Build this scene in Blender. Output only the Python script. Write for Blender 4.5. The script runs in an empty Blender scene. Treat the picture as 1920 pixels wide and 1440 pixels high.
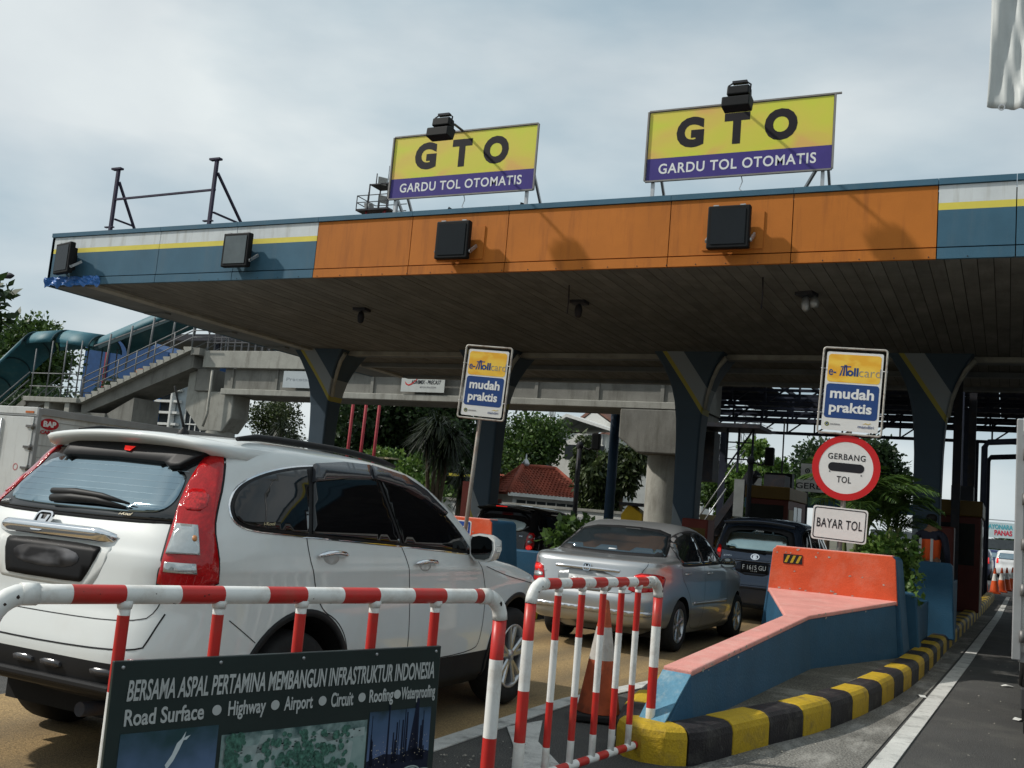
import bpy, bmesh, math, random
import numpy as np
from mathutils import Vector, Matrix
from mathutils.geometry import delaunay_2d_cdt
R = math.radians
random.seed(7)
scn = bpy.context.scene
col = scn.collection

# ---------------------------------------------------------------- camera
cam_d = bpy.data.cameras.new('camera'); cam = bpy.data.objects.new('camera', cam_d); col.objects.link(cam)
cam_d.sensor_width = 36.0; cam_d.lens = 35.68; cam_d.clip_end = 2500; cam_d.clip_start = 0.05
fw = Vector((-0.44196, 0.88837, 0.12437)); up = Vector((-0.02209, -0.14938, 0.98853)); rt = Vector((0.89676, 0.43415, 0.08565))
cam.matrix_world = Matrix(((rt.x, up.x, -fw.x, 0), (rt.y, up.y, -fw.y, 0), (rt.z, up.z, -fw.z, 1.47), (0, 0, 0, 1)))
scn.camera = cam

# ---------------------------------------------------------------- light
SUN = Vector((-0.68, -0.30, 0.66)).normalized()
EL = math.asin(SUN.z); AZ = math.atan2(SUN.x, SUN.y)
sd = bpy.data.lights.new('sun', 'SUN'); sd.energy = 3.4; sd.angle = R(1.6); sd.color = (1.0, 0.955, 0.88)
so = bpy.data.objects.new('sun', sd); col.objects.link(so)
so.rotation_euler = (-SUN).to_track_quat('-Z', 'Y').to_euler(); so.location = (-20, -12, 30)
W = bpy.data.worlds.new('World'); scn.world = W; W.use_nodes = True
nt = W.node_tree; nt.nodes.clear()
def wn(t, **k):
    n = nt.nodes.new(t)
    for a, b in k.items(): setattr(n, a, b)
    return n
out = wn('ShaderNodeOutputWorld'); sky = wn('ShaderNodeTexSky', sky_type='NISHITA', sun_disc=False)
sky.sun_elevation = EL; sky.sun_rotation = AZ % (2*math.pi); sky.air_density = 1.0; sky.dust_density = 2.0; sky.ozone_density = 1.5
bg = wn('ShaderNodeBackground'); bg.inputs[1].default_value = 0.075; nt.links.new(sky.outputs[0], bg.inputs[0])
bc = wn('ShaderNodeBackground'); bc.inputs[1].default_value = 0.74
tc = wn('ShaderNodeTexCoord'); mp = wn('ShaderNodeMapping'); mp.inputs['Scale'].default_value = (1.0, 1.0, 2.6); mp.inputs['Location'].default_value = (-1.921, -0.186, -4.704)
nt.links.new(tc.outputs['Generated'], mp.inputs[0])
n1 = wn('ShaderNodeTexNoise'); n1.inputs['Scale'].default_value = 2.2; n1.inputs['Detail'].default_value = 7; n1.inputs['Roughness'].default_value = 0.48; n1.inputs['Distortion'].default_value = .35
n2 = wn('ShaderNodeTexNoise'); n2.inputs['Scale'].default_value = 1.9; n2.inputs['Detail'].default_value = 6; n2.inputs['Roughness'].default_value = 0.5
nt.links.new(mp.outputs[0], n1.inputs[0]); nt.links.new(mp.outputs[0], n2.inputs[0])
r1 = wn('ShaderNodeValToRGB'); r1.color_ramp.elements[0].position = .34; r1.color_ramp.elements[0].color = (.72,.72,.72,1); r1.color_ramp.elements[1].position = .62; r1.color_ramp.elements[1].color = (.96,.96,.96,1)
r2 = wn('ShaderNodeValToRGB'); r2.color_ramp.elements[0].position = .37; r2.color_ramp.elements[0].color = (.60,.77,.87,1); r2.color_ramp.elements[1].position = .62; r2.color_ramp.elements[1].color = (1.10,1.18,1.19,1)
nt.links.new(n1.outputs[0], r1.inputs[0]); nt.links.new(n2.outputs[0], r2.inputs[0]); nt.links.new(r2.outputs[0], bc.inputs[0])
mx = wn('ShaderNodeMixShader'); nt.links.new(r1.outputs[0], mx.inputs[0]); nt.links.new(bg.outputs[0], mx.inputs[1]); nt.links.new(bc.outputs[0], mx.inputs[2]); nt.links.new(mx.outputs[0], out.inputs[0])
vs = scn.view_settings; vs.view_transform = 'Standard'; vs.look = 'None'; vs.exposure = 0.0; vs.gamma = 1.0; vs.use_curve_mapping = False
scn.render.engine = 'CYCLES'; scn.cycles.use_denoising = True
scn.cycles.max_bounces = 8; scn.cycles.diffuse_bounces = 3; scn.cycles.glossy_bounces = 4; scn.cycles.transmission_bounces = 4; scn.cycles.transparent_max_bounces = 8
scn.cycles.sample_clamp_indirect = 6.0

# ---------------------------------------------------------------- materials
MATS = {}
def mat(name, c, rough=.6, metal=0.0, var=.14, vs=3.0, bump=0.0, bs=80.0, coat=0.0, dirt=None, spec=.22, fine=0.0, fs=120., emit=0.0, sub=None, stretch=None):
    """procedural surface: base colour broken up by noise, optional grime patches, fine grain and bump"""
    if name in MATS: return MATS[name]
    m = bpy.data.materials.new(name); m.use_nodes = True; t = m.node_tree; N = t.nodes; L = t.links
    b = N['Principled BSDF']; b.inputs['Roughness'].default_value = rough; b.inputs['Metallic'].default_value = metal
    b.inputs['Specular IOR Level'].default_value = spec
    if coat: b.inputs['Coat Weight'].default_value = coat; b.inputs['Coat Roughness'].default_value = .03
    co = N.new('ShaderNodeTexCoord'); oi = N.new('ShaderNodeObjectInfo'); ad = N.new('ShaderNodeVectorMath'); ad.operation = 'MULTIPLY_ADD'
    cv = N.new('ShaderNodeCombineXYZ')
    for i in range(3): L.new(oi.outputs['Random'], cv.inputs[i])
    L.new(cv.outputs[0], ad.inputs[0]); ad.inputs[1].default_value = (37, 11, 23); L.new(co.outputs['Object'], ad.inputs[2])
    src = ad.outputs[0]
    if stretch:
        mpn = N.new('ShaderNodeMapping'); mpn.inputs['Scale'].default_value = stretch; L.new(src, mpn.inputs[0]); src = mpn.outputs[0]
    no = N.new('ShaderNodeTexNoise'); no.inputs['Scale'].default_value = vs; no.inputs['Detail'].default_value = 6; no.inputs['Roughness'].default_value = .62
    L.new(src, no.inputs[0])
    rp = N.new('ShaderNodeValToRGB'); rp.color_ramp.elements[0].position = .3; rp.color_ramp.elements[1].position = .7
    rp.color_ramp.elements[0].color = tuple(x*(1-var) for x in c[:3])+(1,); rp.color_ramp.elements[1].color = tuple(min(.95, x*(1+var)) for x in c[:3])+(1,)
    L.new(no.outputs[0], rp.inputs[0]); cur = rp.outputs[0]
    if fine:
        nf = N.new('ShaderNodeTexNoise'); nf.inputs['Scale'].default_value = fs; nf.inputs['Detail'].default_value = 3; L.new(co.outputs['Object'], nf.inputs[0])
        rf = N.new('ShaderNodeValToRGB'); rf.color_ramp.elements[0].position = .35; rf.color_ramp.elements[1].position = .68
        rf.color_ramp.elements[0].color = (1-fine,)*3+(1,); rf.color_ramp.elements[1].color = (1+fine,)*3+(1,)
        L.new(nf.outputs[0], rf.inputs[0]); mm = N.new('ShaderNodeMix'); mm.data_type = 'RGBA'; mm.blend_type = 'MULTIPLY'; mm.inputs[0].default_value = 1
        L.new(cur, mm.inputs[6]); L.new(rf.outputs[0], mm.inputs[7]); cur = mm.outputs[2]
    if dirt:
        dc, amt, ds = dirt[:3]
        nd = N.new('ShaderNodeTexNoise'); nd.inputs['Scale'].default_value = ds; nd.inputs['Detail'].default_value = 8; nd.inputs['Roughness'].default_value = .7
        dm = N.new('ShaderNodeMapping'); dm.inputs['Scale'].default_value = dirt[3] if len(dirt) > 3 else (1, 1, 1); dm.inputs['Location'].default_value = (5, 3, 9)
        L.new(ad.outputs[0], dm.inputs[0]); L.new(dm.outputs[0], nd.inputs[0])
        rd = N.new('ShaderNodeValToRGB'); rd.color_ramp.elements[0].position = .5; rd.color_ramp.elements[1].position = .72
        rd.color_ramp.elements[0].color = (0, 0, 0, 1); rd.color_ramp.elements[1].color = (amt, amt, amt, 1)
        L.new(nd.outputs[0], rd.inputs[0]); mm = N.new('ShaderNodeMix'); mm.data_type = 'RGBA'; L.new(rd.outputs[0], mm.inputs[0])
        L.new(cur, mm.inputs[6]); mm.inputs[7].default_value = tuple(dc)+(1,); cur = mm.outputs[2]
    L.new(cur, b.inputs['Base Color'])
    if bump:
        nb = N.new('ShaderNodeTexNoise'); nb.inputs['Scale'].default_value = bs; nb.inputs['Detail'].default_value = 4; L.new(co.outputs['Object'], nb.inputs[0])
        bp = N.new('ShaderNodeBump'); bp.inputs['Strength'].default_value = bump; bp.inputs['Distance'].default_value = .02; L.new(nb.outputs[0], bp.inputs['Height']); L.new(bp.outputs[0], b.inputs['Normal'])
    if emit:
        L.new(cur, b.inputs['Emission Color']); b.inputs['Emission Strength'].default_value = emit
    MATS[name] = m; return m

def leafmat(name, dark, light):
    if name in MATS: return MATS[name]
    m = bpy.data.materials.new(name); m.use_nodes = True; t = m.node_tree; N = t.nodes; L = t.links
    b = N['Principled BSDF']; b.inputs['Roughness'].default_value = .5; b.inputs['Specular IOR Level'].default_value = .35
    g = N.new('ShaderNodeNewGeometry'); rp = N.new('ShaderNodeValToRGB'); rp.color_ramp.elements[0].color = tuple(dark)+(1,); rp.color_ramp.elements[1].color = tuple(light)+(1,)
    L.new(g.outputs['Random Per Island'], rp.inputs[0]); L.new(rp.outputs[0], b.inputs['Base Color'])
    tr = N.new('ShaderNodeBsdfTranslucent'); L.new(rp.outputs[0], tr.inputs[0]); ms = N.new('ShaderNodeMixShader'); ms.inputs[0].default_value = .25
    L.new(b.outputs[0], ms.inputs[1]); L.new(tr.outputs[0], ms.inputs[2]); L.new(ms.outputs[0], N['Material Output'].inputs[0])
    MATS[name] = m; return m

# ---------------------------------------------------------------- mesh builder
class MB:
    """collects shapes and links them as ONE mesh object"""
    def __init__(s): s.v = []; s.f = []; s.m = []; s.sm = []
    def add(s, vs, fs, mi=0, smooth=False):
        o = len(s.v); s.v += [tuple(p) for p in vs]
        for f in fs: s.f.append([i+o for i in f]); s.m.append(mi); s.sm.append(smooth)
        return s
    def box(s, a, b, mi=0):
        (x0, y0, z0), (x1, y1, z1) = a, b
        return s.add([(x0,y0,z0),(x1,y0,z0),(x1,y1,z0),(x0,y1,z0),(x0,y0,z1),(x1,y0,z1),(x1,y1,z1),(x0,y1,z1)],
            [(3,2,1,0),(4,5,6,7),(0,1,5,4),(1,2,6,5),(2,3,7,6),(3,0,4,7)], mi)
    def bar(s, p, q, w, h=None, mi=0, upv=(0, 0, 1)):
        """box section from p to q"""
        h = h or w; p = Vector(p); q = Vector(q); d = (q-p).normalized(); u = Vector(upv)
        if abs(d.dot(u)) > .98: u = Vector((0, 1, 0))
        sx = d.cross(u).normalized(); u = sx.cross(d).normalized(); vs = []
        for e in (p, q):
            for i, j in ((-1,-1),(1,-1),(1,1),(-1,1)): vs.append(e+sx*(i*w/2)+u*(j*h/2))
        return s.add(vs, [(0,1,2,3),(7,6,5,4),(0,4,5,1),(1,5,6,2),(2,6,7,3),(3,7,4,0)], mi)
    def tube(s, pts, r, n=10, mi=0, caps=True, smooth=True):
        """round pipe along points; r may be a list; mi may be a list per segment"""
        P = [Vector(p) for p in pts]; k = len(P); rr = r if isinstance(r, (list, tuple)) else [r]*k
        o = len(s.v); ref = Vector((0, 0, 1)); prev = None
        for i in range(k):
            d = (P[min(i+1, k-1)]-P[max(i-1, 0)]).normalized()
            if prev is None:
                a = d.cross(ref if abs(d.z) < .95 else Vector((1, 0, 0))).normalized()
            else:
                a = (prev-d*prev.dot(d)).normalized()
            prev = a; b = d.cross(a)
            for j in range(n):
                t = 2*math.pi*j/n; s.v.append(tuple(P[i]+(a*math.cos(t)+b*math.sin(t))*rr[i]))
        for i in range(k-1):
            mm = mi[i] if isinstance(mi, (list, tuple)) else mi
            for j in range(n):
                s.f.append([o+i*n+j, o+i*n+(j+1) % n, o+(i+1)*n+(j+1) % n, o+(i+1)*n+j]); s.m.append(mm); s.sm.append(smooth)
        if caps:
            m0 = mi[0] if isinstance(mi, (list, tuple)) else mi; m1 = mi[-1] if isinstance(mi, (list, tuple)) else mi
            s.f.append([o+j for j in range(n)][::-1]); s.m.append(m0); s.sm.append(False)
            s.f.append([o+(k-1)*n+j for j in range(n)]); s.m.append(m1); s.sm.append(False)
        return s
    def lathe(s, prof, n=24, mi=0, axis='z', c=(0, 0, 0), smooth=True):
        """prof: list of (radius, height)"""
        o = len(s.v); k = len(prof)
        for r, h in prof:
            for j in range(n):
                t = 2*math.pi*j/n; x, y = r*math.cos(t), r*math.sin(t)
                p = (x, y, h) if axis == 'z' else ((h, x, y) if axis == 'x' else (x, h, y))
                s.v.append((p[0]+c[0], p[1]+c[1], p[2]+c[2]))
        for i in range(k-1):
            mm = mi[i] if isinstance(mi, (list, tuple)) else mi
            for j in range(n):
                s.f.append([o+i*n+j, o+i*n+(j+1) % n, o+(i+1)*n+(j+1) % n, o+(i+1)*n+j]); s.m.append(mm); s.sm.append(smooth)
        return s
    def prism(s, poly, a, b, axis='y', mi=0):
        """extrude a polygon; axis y: poly in (x,z), axis x: (y,z), axis z: (x,y)"""
        f = {'y': lambda p, t: (p[0], t, p[1]), 'x': lambda p, t: (t, p[0], p[1]), 'z': lambda p, t: (p[0], p[1], t)}[axis]
        n = len(poly); vs = [f(p, a) for p in poly]+[f(p, b) for p in poly]
        return s.add(vs, [list(range(n))[::-1], list(range(n, 2*n))]+[[i, (i+1) % n, n+(i+1) % n, n+i] for i in range(n)], mi)
    def mesh(s, name, mats, fixn=True):
        me = bpy.data.meshes.new(name); me.from_pydata(s.v, [], s.f)
        for m in (mats if isinstance(mats, (list, tuple)) else [mats]): me.materials.append(m)
        me.polygons.foreach_set('material_index', s.m); me.polygons.foreach_set('use_smooth', s.sm)
        if fixn and len(s.f) < 60000:
            bm = bmesh.new(); bm.from_mesh(me); bmesh.ops.recalc_face_normals(bm, faces=bm.faces); bm.to_mesh(me); bm.free()
        me.update(); return me
    def build(s, name, mats, parent=None, bevel=0, fixn=True, seg=2):
        return link(name, s.mesh(name, mats, fixn), parent, bevel, seg)
def link(name, me, parent=None, bevel=0, seg=2, loc=None, rot=None):
    o = bpy.data.objects.new(name, me); col.objects.link(o)
    if parent is not None: o.parent = parent
    if loc: o.location = loc
    if rot: o.rotation_euler = rot
    if bevel:
        b = o.modifiers.new('bevel', 'BEVEL'); b.width = bevel; b.segments = seg; b.limit_method = 'ANGLE'; b.angle_limit = R(35); b.harden_normals = False
    return o
def tag(o, label=None, cat=None, group=None, kind=None):
    if label: o['label'] = label
    if cat: o['category'] = cat
    if group: o['group'] = group
    if kind: o['kind'] = kind
    return o
def thing(name, label, cat, loc=(0, 0, 0), rz=0.0, group=None):
    o = bpy.data.objects.new(name, None); col.objects.link(o); o.location = loc; o.rotation_euler = (0, 0, rz); o.empty_display_size = .2
    return tag(o, label, cat, group)
def copy_tree(o, parent=None):
    c = o.copy(); col.objects.link(c)
    if parent is not None: c.parent = parent
    for ch in list(o.children): copy_tree(ch, c)
    return c

def frame(o, xd, yd):
    """matrix of a plane: origin, direction of the writing, up direction"""
    x = Vector(xd).normalized(); y = Vector(yd).normalized(); z = x.cross(y)
    return Matrix(((x.x, y.x, z.x, o[0]), (x.y, y.y, z.y, o[1]), (x.z, y.z, z.z, o[2]), (0, 0, 0, 1)))
def text(s, box, fr, m, parent, bold=0.0, space=1.0, shear=0.0, name='lettering', ext=.0015):
    """lettering fitted into box (x0,y0,x1,y1) of the plane fr"""
    cu = bpy.data.curves.new(name, 'FONT'); cu.body = s; cu.size = 1; cu.offset = bold; cu.space_character = space; cu.shear = shear; cu.extrude = .5; cu.resolution_u = 4; cu.fill_mode = 'BOTH'
    o = bpy.data.objects.new(name, cu); col.objects.link(o)
    me = bpy.data.meshes.new_from_object(o.evaluated_get(bpy.context.evaluated_depsgraph_get())); bpy.data.objects.remove(o); bpy.data.curves.remove(cu)
    n = len(me.vertices); a = np.empty(n*3); me.vertices.foreach_get('co', a); a = a.reshape(-1, 3)
    lo, hi = a.min(0), a.max(0); x0, y0, x1, y1 = box
    a[:, 0] = x0+(a[:, 0]-lo[0])/(hi[0]-lo[0])*(x1-x0); a[:, 1] = y0+(a[:, 1]-lo[1])/(hi[1]-lo[1])*(y1-y0); a[:, 2] = (a[:, 2]-lo[2])/(hi[2]-lo[2])*ext+.0005
    M = np.array(fr); a = a@M[:3, :3].T+M[:3, 3]
    me.vertices.foreach_set('co', a.ravel()); me.materials.clear(); me.materials.append(m); me.update()
    me.name = name
    return link(name, me, parent)
def plate2(mb, fr, poly, t=.002, mi=0, lift=0.0):
    """thin flat piece of outline poly on the plane fr"""
    n = len(poly); vs = [fr@Vector((p[0], p[1], lift)) for p in poly]+[fr@Vector((p[0], p[1], lift+t)) for p in poly]
    mb.add(vs, [list(range(n))[::-1], list(range(n, 2*n))]+[[i, (i+1) % n, n+(i+1) % n, n+i] for i in range(n)], mi); return mb
def rrect(x0, y0, x1, y1, r, k=5):
    p = []
    for cx, cy, a0 in ((x1-r, y1-r, 0), (x0+r, y1-r, 90), (x0+r, y0+r, 180), (x1-r, y0+r, 270)):
        for i in range(k+1): a = R(a0+90*i/k); p.append((cx+r*math.cos(a), cy+r*math.sin(a)))
    return p
def circ(cx, cy, r, n=32, ry=None):
    return [(cx+r*math.cos(2*math.pi*i/n), cy+(ry or r)*math.sin(2*math.pi*i/n)) for i in range(n)]
def ring(mb, fr, outer, inner, t=.002, mi=0, lift=0.0):
    n = len(outer); vs = []
    for z in (lift, lift+t):
        for q in (outer, inner): vs += [fr@Vector((p[0], p[1], z)) for p in q]
    fs = []
    for i in range(n):
        j = (i+1) % n
        fs += [[i, j, n+j, n+i], [2*n+i, 2*n+j, 3*n+j, 3*n+i], [i, j, 2*n+j, 2*n+i], [n+i, n+j, 3*n+j, 3*n+i]]
    mb.add(vs, fs, mi); return mb

# ---------------------------------------------------------------- palette
white_paint = mat('white_paint', (.78, .78, .75), .35, var=.05, dirt=((.30, .22, .14), .5, 6.), spec=.4)
red_paint = mat('red_paint', (.52, .025, .02), .38, var=.12, dirt=((.25, .1, .06), .45, 7.), spec=.4)
black_plastic = mat('black_plastic', (.012, .012, .013), .55, var=.2, spec=.25)
rubber = mat('tyre_rubber', (.018, .018, .018), .8, var=.25, vs=12)
chrome = mat('chrome', (.75, .76, .78), .08, 1.0, var=.03)
steel = mat('galvanised_steel', (.42, .43, .44), .45, .7, var=.15, vs=9)
dark_steel = mat('dark_steel', (.03, .032, .04), .6, .0, var=.3, dirt=((.09, .05, .03), .5, 5.))
concrete = mat('concrete', (.21, .205, .185), .88, var=.2, vs=1.2, bump=.25, bs=30, dirt=((.1, .095, .08), .8, 1.6, (1.6, 1.6, .35)), fine=.15)
concrete_pale = mat('concrete_pale', (.34, .335, .30), .88, var=.16, vs=1.4, bump=.2, bs=40, dirt=((.14, .13, .11), .7, 1.8, (2, 2, .4)), fine=.12)
blue_wall = mat('blue_wall_paint', (.055, .145, .255), .62, var=.16, vs=1.5, bump=.12, bs=45, dirt=((.12, .16, .2), .5, 2.2, (1, 1, .5)), fine=.1)
orange_wall = mat('orange_wall_paint', (.46, .15, .022), .65, var=.1, vs=.9, bump=.06, bs=30, dirt=((.27, .085, .018), .8, 1.3, (3.2, 1, .28)), fine=.05)
stripe_white = mat('fascia_white_paint', (.6, .64, .65), .55, var=.08, vs=2, dirt=((.36, .36, .32), .8, 1.4, (4, 1, .3)))
stripe_yellow = mat('fascia_yellow_paint', (.68, .58, .10), .55, var=.08, vs=2)
blue_fascia = mat('fascia_blue_paint', (.05, .125, .185), .6, var=.12, vs=1.4, bump=.05, bs=30, fine=.06, dirt=((.075, .135, .18), .75, 1.3, (3.2, 1, .28)))
black_ink = mat('black_ink', (.016, .016, .02), .5, var=.08)
white_ink = mat('white_ink', (.72, .73, .72), .5, var=.05)
navy_ink = mat('navy_ink', (.022, .06, .20), .42, var=.08)
grey_ink = mat('grey_ink', (.25, .25, .26), .5, var=.05)
# ================================================================ ground, road, markings
asphalt = mat('asphalt', (.072, .071, .068), .85, var=.22, vs=.5, bump=.6, bs=110, fine=.7, fs=120, dirt=((.14, .135, .12), .6, 1.1), spec=.3)
ochre = mat('ochre_road_paint', (.30, .205, .095), .8, var=.16, vs=.7, bump=.35, bs=150, fine=.4, fs=110, dirt=((.11, .09, .065), .8, 1.0, (1.4, .35, 1)), spec=.3)
def tracks(m, centres, colr):
    t = m.node_tree; N = t.nodes; L = t.links; b = N['Principled BSDF']; src = b.inputs['Base Color'].links[0].from_socket
    co = N.new('ShaderNodeTexCoord'); sp = N.new('ShaderNodeSeparateXYZ'); L.new(co.outputs['Object'], sp.inputs[0]); cur = src
    no = N.new('ShaderNodeTexNoise'); no.inputs['Scale'].default_value = .9; no.inputs['Detail'].default_value = 7; mp_ = N.new('ShaderNodeMapping'); mp_.inputs['Scale'].default_value = (2.5, .35, 1); L.new(co.outputs['Object'], mp_.inputs[0]); L.new(mp_.outputs[0], no.inputs[0])
    for c_, w_, k_ in centres:
        d = N.new('ShaderNodeMath'); d.operation = 'SUBTRACT'; L.new(sp.outputs[0], d.inputs[0]); d.inputs[1].default_value = c_
        a = N.new('ShaderNodeMath'); a.operation = 'ABSOLUTE'; L.new(d.outputs[0], a.inputs[0]); r_ = N.new('ShaderNodeMapRange'); r_.interpolation_type = 'SMOOTHSTEP'; L.new(a.outputs[0], r_.inputs[0]); r_.inputs[1].default_value = 0; r_.inputs[2].default_value = w_; r_.inputs[3].default_value = k_; r_.inputs[4].default_value = 0
        q = N.new('ShaderNodeMath'); q.operation = 'MULTIPLY'; L.new(r_.outputs[0], q.inputs[0]); L.new(no.outputs[0], q.inputs[1]); mm = N.new('ShaderNodeMix'); mm.data_type = 'RGBA'; L.new(q.outputs[0], mm.inputs[0]); L.new(cur, mm.inputs[6]); mm.inputs[7].default_value = colr; cur = mm.outputs[2]
    L.new(cur, b.inputs['Base Color'])
tracks(ochre, ((-5.1, .42, 1.0), (-3.62, .42, 1.0), (-4.35, .35, .9), (-10.2, .42, 1.), (-8.75, .42, 1.)), (.085, .07, .05, 1))
tracks(asphalt, ((.35, .4, .7), (1.85, .4, .7)), (.035, .034, .033, 1))
roadwhite = mat('road_white_paint', (.55, .55, .52), .75, var=.12, vs=3, bump=.3, bs=150, dirt=((.12, .12, .115), .8, 5.), fine=.2, fs=200, spec=.3)
gutter = mat('gutter_concrete', (.16, .155, .14), .9, var=.3, vs=1.5, bump=.5, bs=50, dirt=((.36, .35, .32), .9, 2.4, (1.6, .6, 1)), fine=.6, fs=70)
earth = mat('earth', (.12, .115, .085), .95, var=.3, vs=.15, bump=.3, bs=5, fine=.2, fs=9)
def sheet(name, poly, z, m, kind='structure', parent=None):
    b = MB(); b.add([(x, y, z) for x, y in poly], [list(range(len(poly)))]); o = b.build(name, m, parent); tag(o, kind=kind) if kind else None; return o
sheet('ground', [(-1100, -300), (1100, -300), (1100, 1500), (-1100, 1500)], -.05, earth)
sheet('road', [(-34, -40), (26, -40), (26, 160), (-34, 160)], -.008, asphalt)
for x0, x1 in ((-5.95, -3.23), (-11.1, -8.05), (-16.2, -13.2)):
    sheet('toll_lane', [(x0, -30), (x1, -30), (x1+.05, 32), (x0+.05, 32)], -.004, ochre)
sheet('toll_lane', [(-3.24, 7.9), (-2.85, 11.0), (-2.8, 32), (-3.2, 32)], -.003, ochre)
def marking(poly, t=.004):
    b = MB(); b.prism(poly, -.004, t, 'z'); return tag(b.build('lane_marking', roadwhite), kind='structure')
marking([(-3.23, -12), (-3.08, -12), (-3.08, 7.7), (-2.78, 10.4), (-2.9, 10.4), (-3.23, 7.9)])
marking([(-.93, -12), (-.78, -12), (-.66, 7.4), (-.42, 15), (-.12, 27), (.1, 40), (-.02, 40), (-.26, 27), (-.57, 15), (-.8, 7.4)])
marking([(-3.07, 6.55), (-2.98, 6.95), (-2.72, 6.3), (-2.28, 5.72), (-1.4, 4.5), (-1.75, 4.5), (-2.45, 5.5)])
marking([(-3.07, 3.9), (-3.07, 4.35), (-2.2, 2.9), (-2.2, 2.4)])
sheet('gutter', [(-2.1, 4.2), (-.95, 4.2), (-.83, 7.4), (-.6, 15), (-.29, 27), (-.8, 27), (-.9, 15), (-1.2, 9), (-1.7, 6.6)], .0, gutter)
rg = random.Random(9); b = MB()
for i in range(420):
    y = rg.uniform(5.0, 16)**1.0; x = (-1.62+.075*(y-6.5) if y < 12 else -.98)+abs(rg.gauss(.06, .14)); s_ = rg.uniform(.003, .013); a = rg.random()*6.28
    if i > 300: x = rg.uniform(-.5, 1.2); s_ *= .8
    elif i > 230: x = rg.uniform(-3.0, -2.4); y = rg.uniform(4.6, 6.2)
    b.add([(x+math.cos(a+k*1.57)*s_*rg.uniform(.6, 1.3), y+math.sin(a+k*1.57)*s_*rg.uniform(.6, 1.3), .002+.004*(k % 2)) for k in range(4)]+[(x, y, .004+s_*.8)], [(0, 1, 4), (1, 2, 4), (2, 3, 4), (3, 0, 4)])
o = b.build('gravel', mat('grit', (.30, .28, .24), .9, var=.6, vs=9), fixn=False); tag(o, kind='stuff')
# paper scraps on the asphalt
scrap = mat('paper_scrap', (.6, .6, .57), .8, var=.1)
for i, (x, y, a, lab) in enumerate([(.02, 13.1, .4, 'largest white paper scrap lying on asphalt beside the white line'), (.12, 10.6, 1.1, 'white paper scrap lying on asphalt left of the truck wheel'),
        (-.74, 11.2, 2.0, 'white paper scrap lying in the gutter by the kerb'), (.34, 14.6, .2, 'small white paper scrap farthest up the right lane')]):
    b = MB(); b.add([(-.06, -.03, 0), (.0, -.035, .012), (.07, -.03, .002), (.065, .03, .004), (.0, .035, .016), (-.055, .03, 0)], [(0, 1, 4, 5), (1, 2, 3, 4)])
    o = b.build('paper_scrap', scrap, fixn=False); o.location = (x, y, .003); o.rotation_euler = (0, 0, a); tag(o, lab, 'litter', 'paper scraps on the road')

# ---------------------------------------------------------------- traffic islands with striped kerbs
kerb_yellow = mat('kerb_yellow_paint', (.47, .31, .02), .62, var=.12, vs=4, bump=.35, bs=55, dirt=((.16, .12, .05), .75, 6.), fine=.12)
kerb_black = mat('kerb_black_paint', (.022, .02, .022), .6, var=.3, vs=4, bump=.35, bs=55, dirt=((.12, .115, .1), .55, 6.), fine=.2)
slab = mat('island_concrete', (.11, .105, .085), .92, var=.35, vs=1.5, bump=.4, bs=50, dirt=((.30, .29, .25), .8, 1.7), fine=.55, fs=60)
def smoothpath(p, n=6):
    p = [Vector((a, b, 0)) for a, b in p]; out = []
    for i in range(len(p)-1):
        a, b, c, d = p[max(i-1, 0)], p[i], p[i+1], p[min(i+2, len(p)-1)]
        for k in range(n):
            t = k/n; out.append(.5*((2*b)+(c-a)*t+(2*a-5*b+4*c-d)*t*t+(3*b-a-3*c+d)*t**3))
    out.append(p[-1]); return out
ISL = [(-2.62, 40), (-2.78, 26), (-2.84, 14), (-2.85, 11.2), (-2.78, 9.6), (-2.62, 8.2), (-2.44, 7.15), (-2.34, 6.75), (-2.27, 6.52), (-2.12, 6.36), (-1.93, 6.34), (-1.78, 6.44), (-1.69, 6.62), (-1.6, 7.0), (-1.46, 7.6), (-1.28, 8.3), (-1.1, 9.4), (-.95, 10.9), (-.84, 13), (-.76, 17), (-.6, 24), (-.4, 34), (-.34, 40)]
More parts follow.
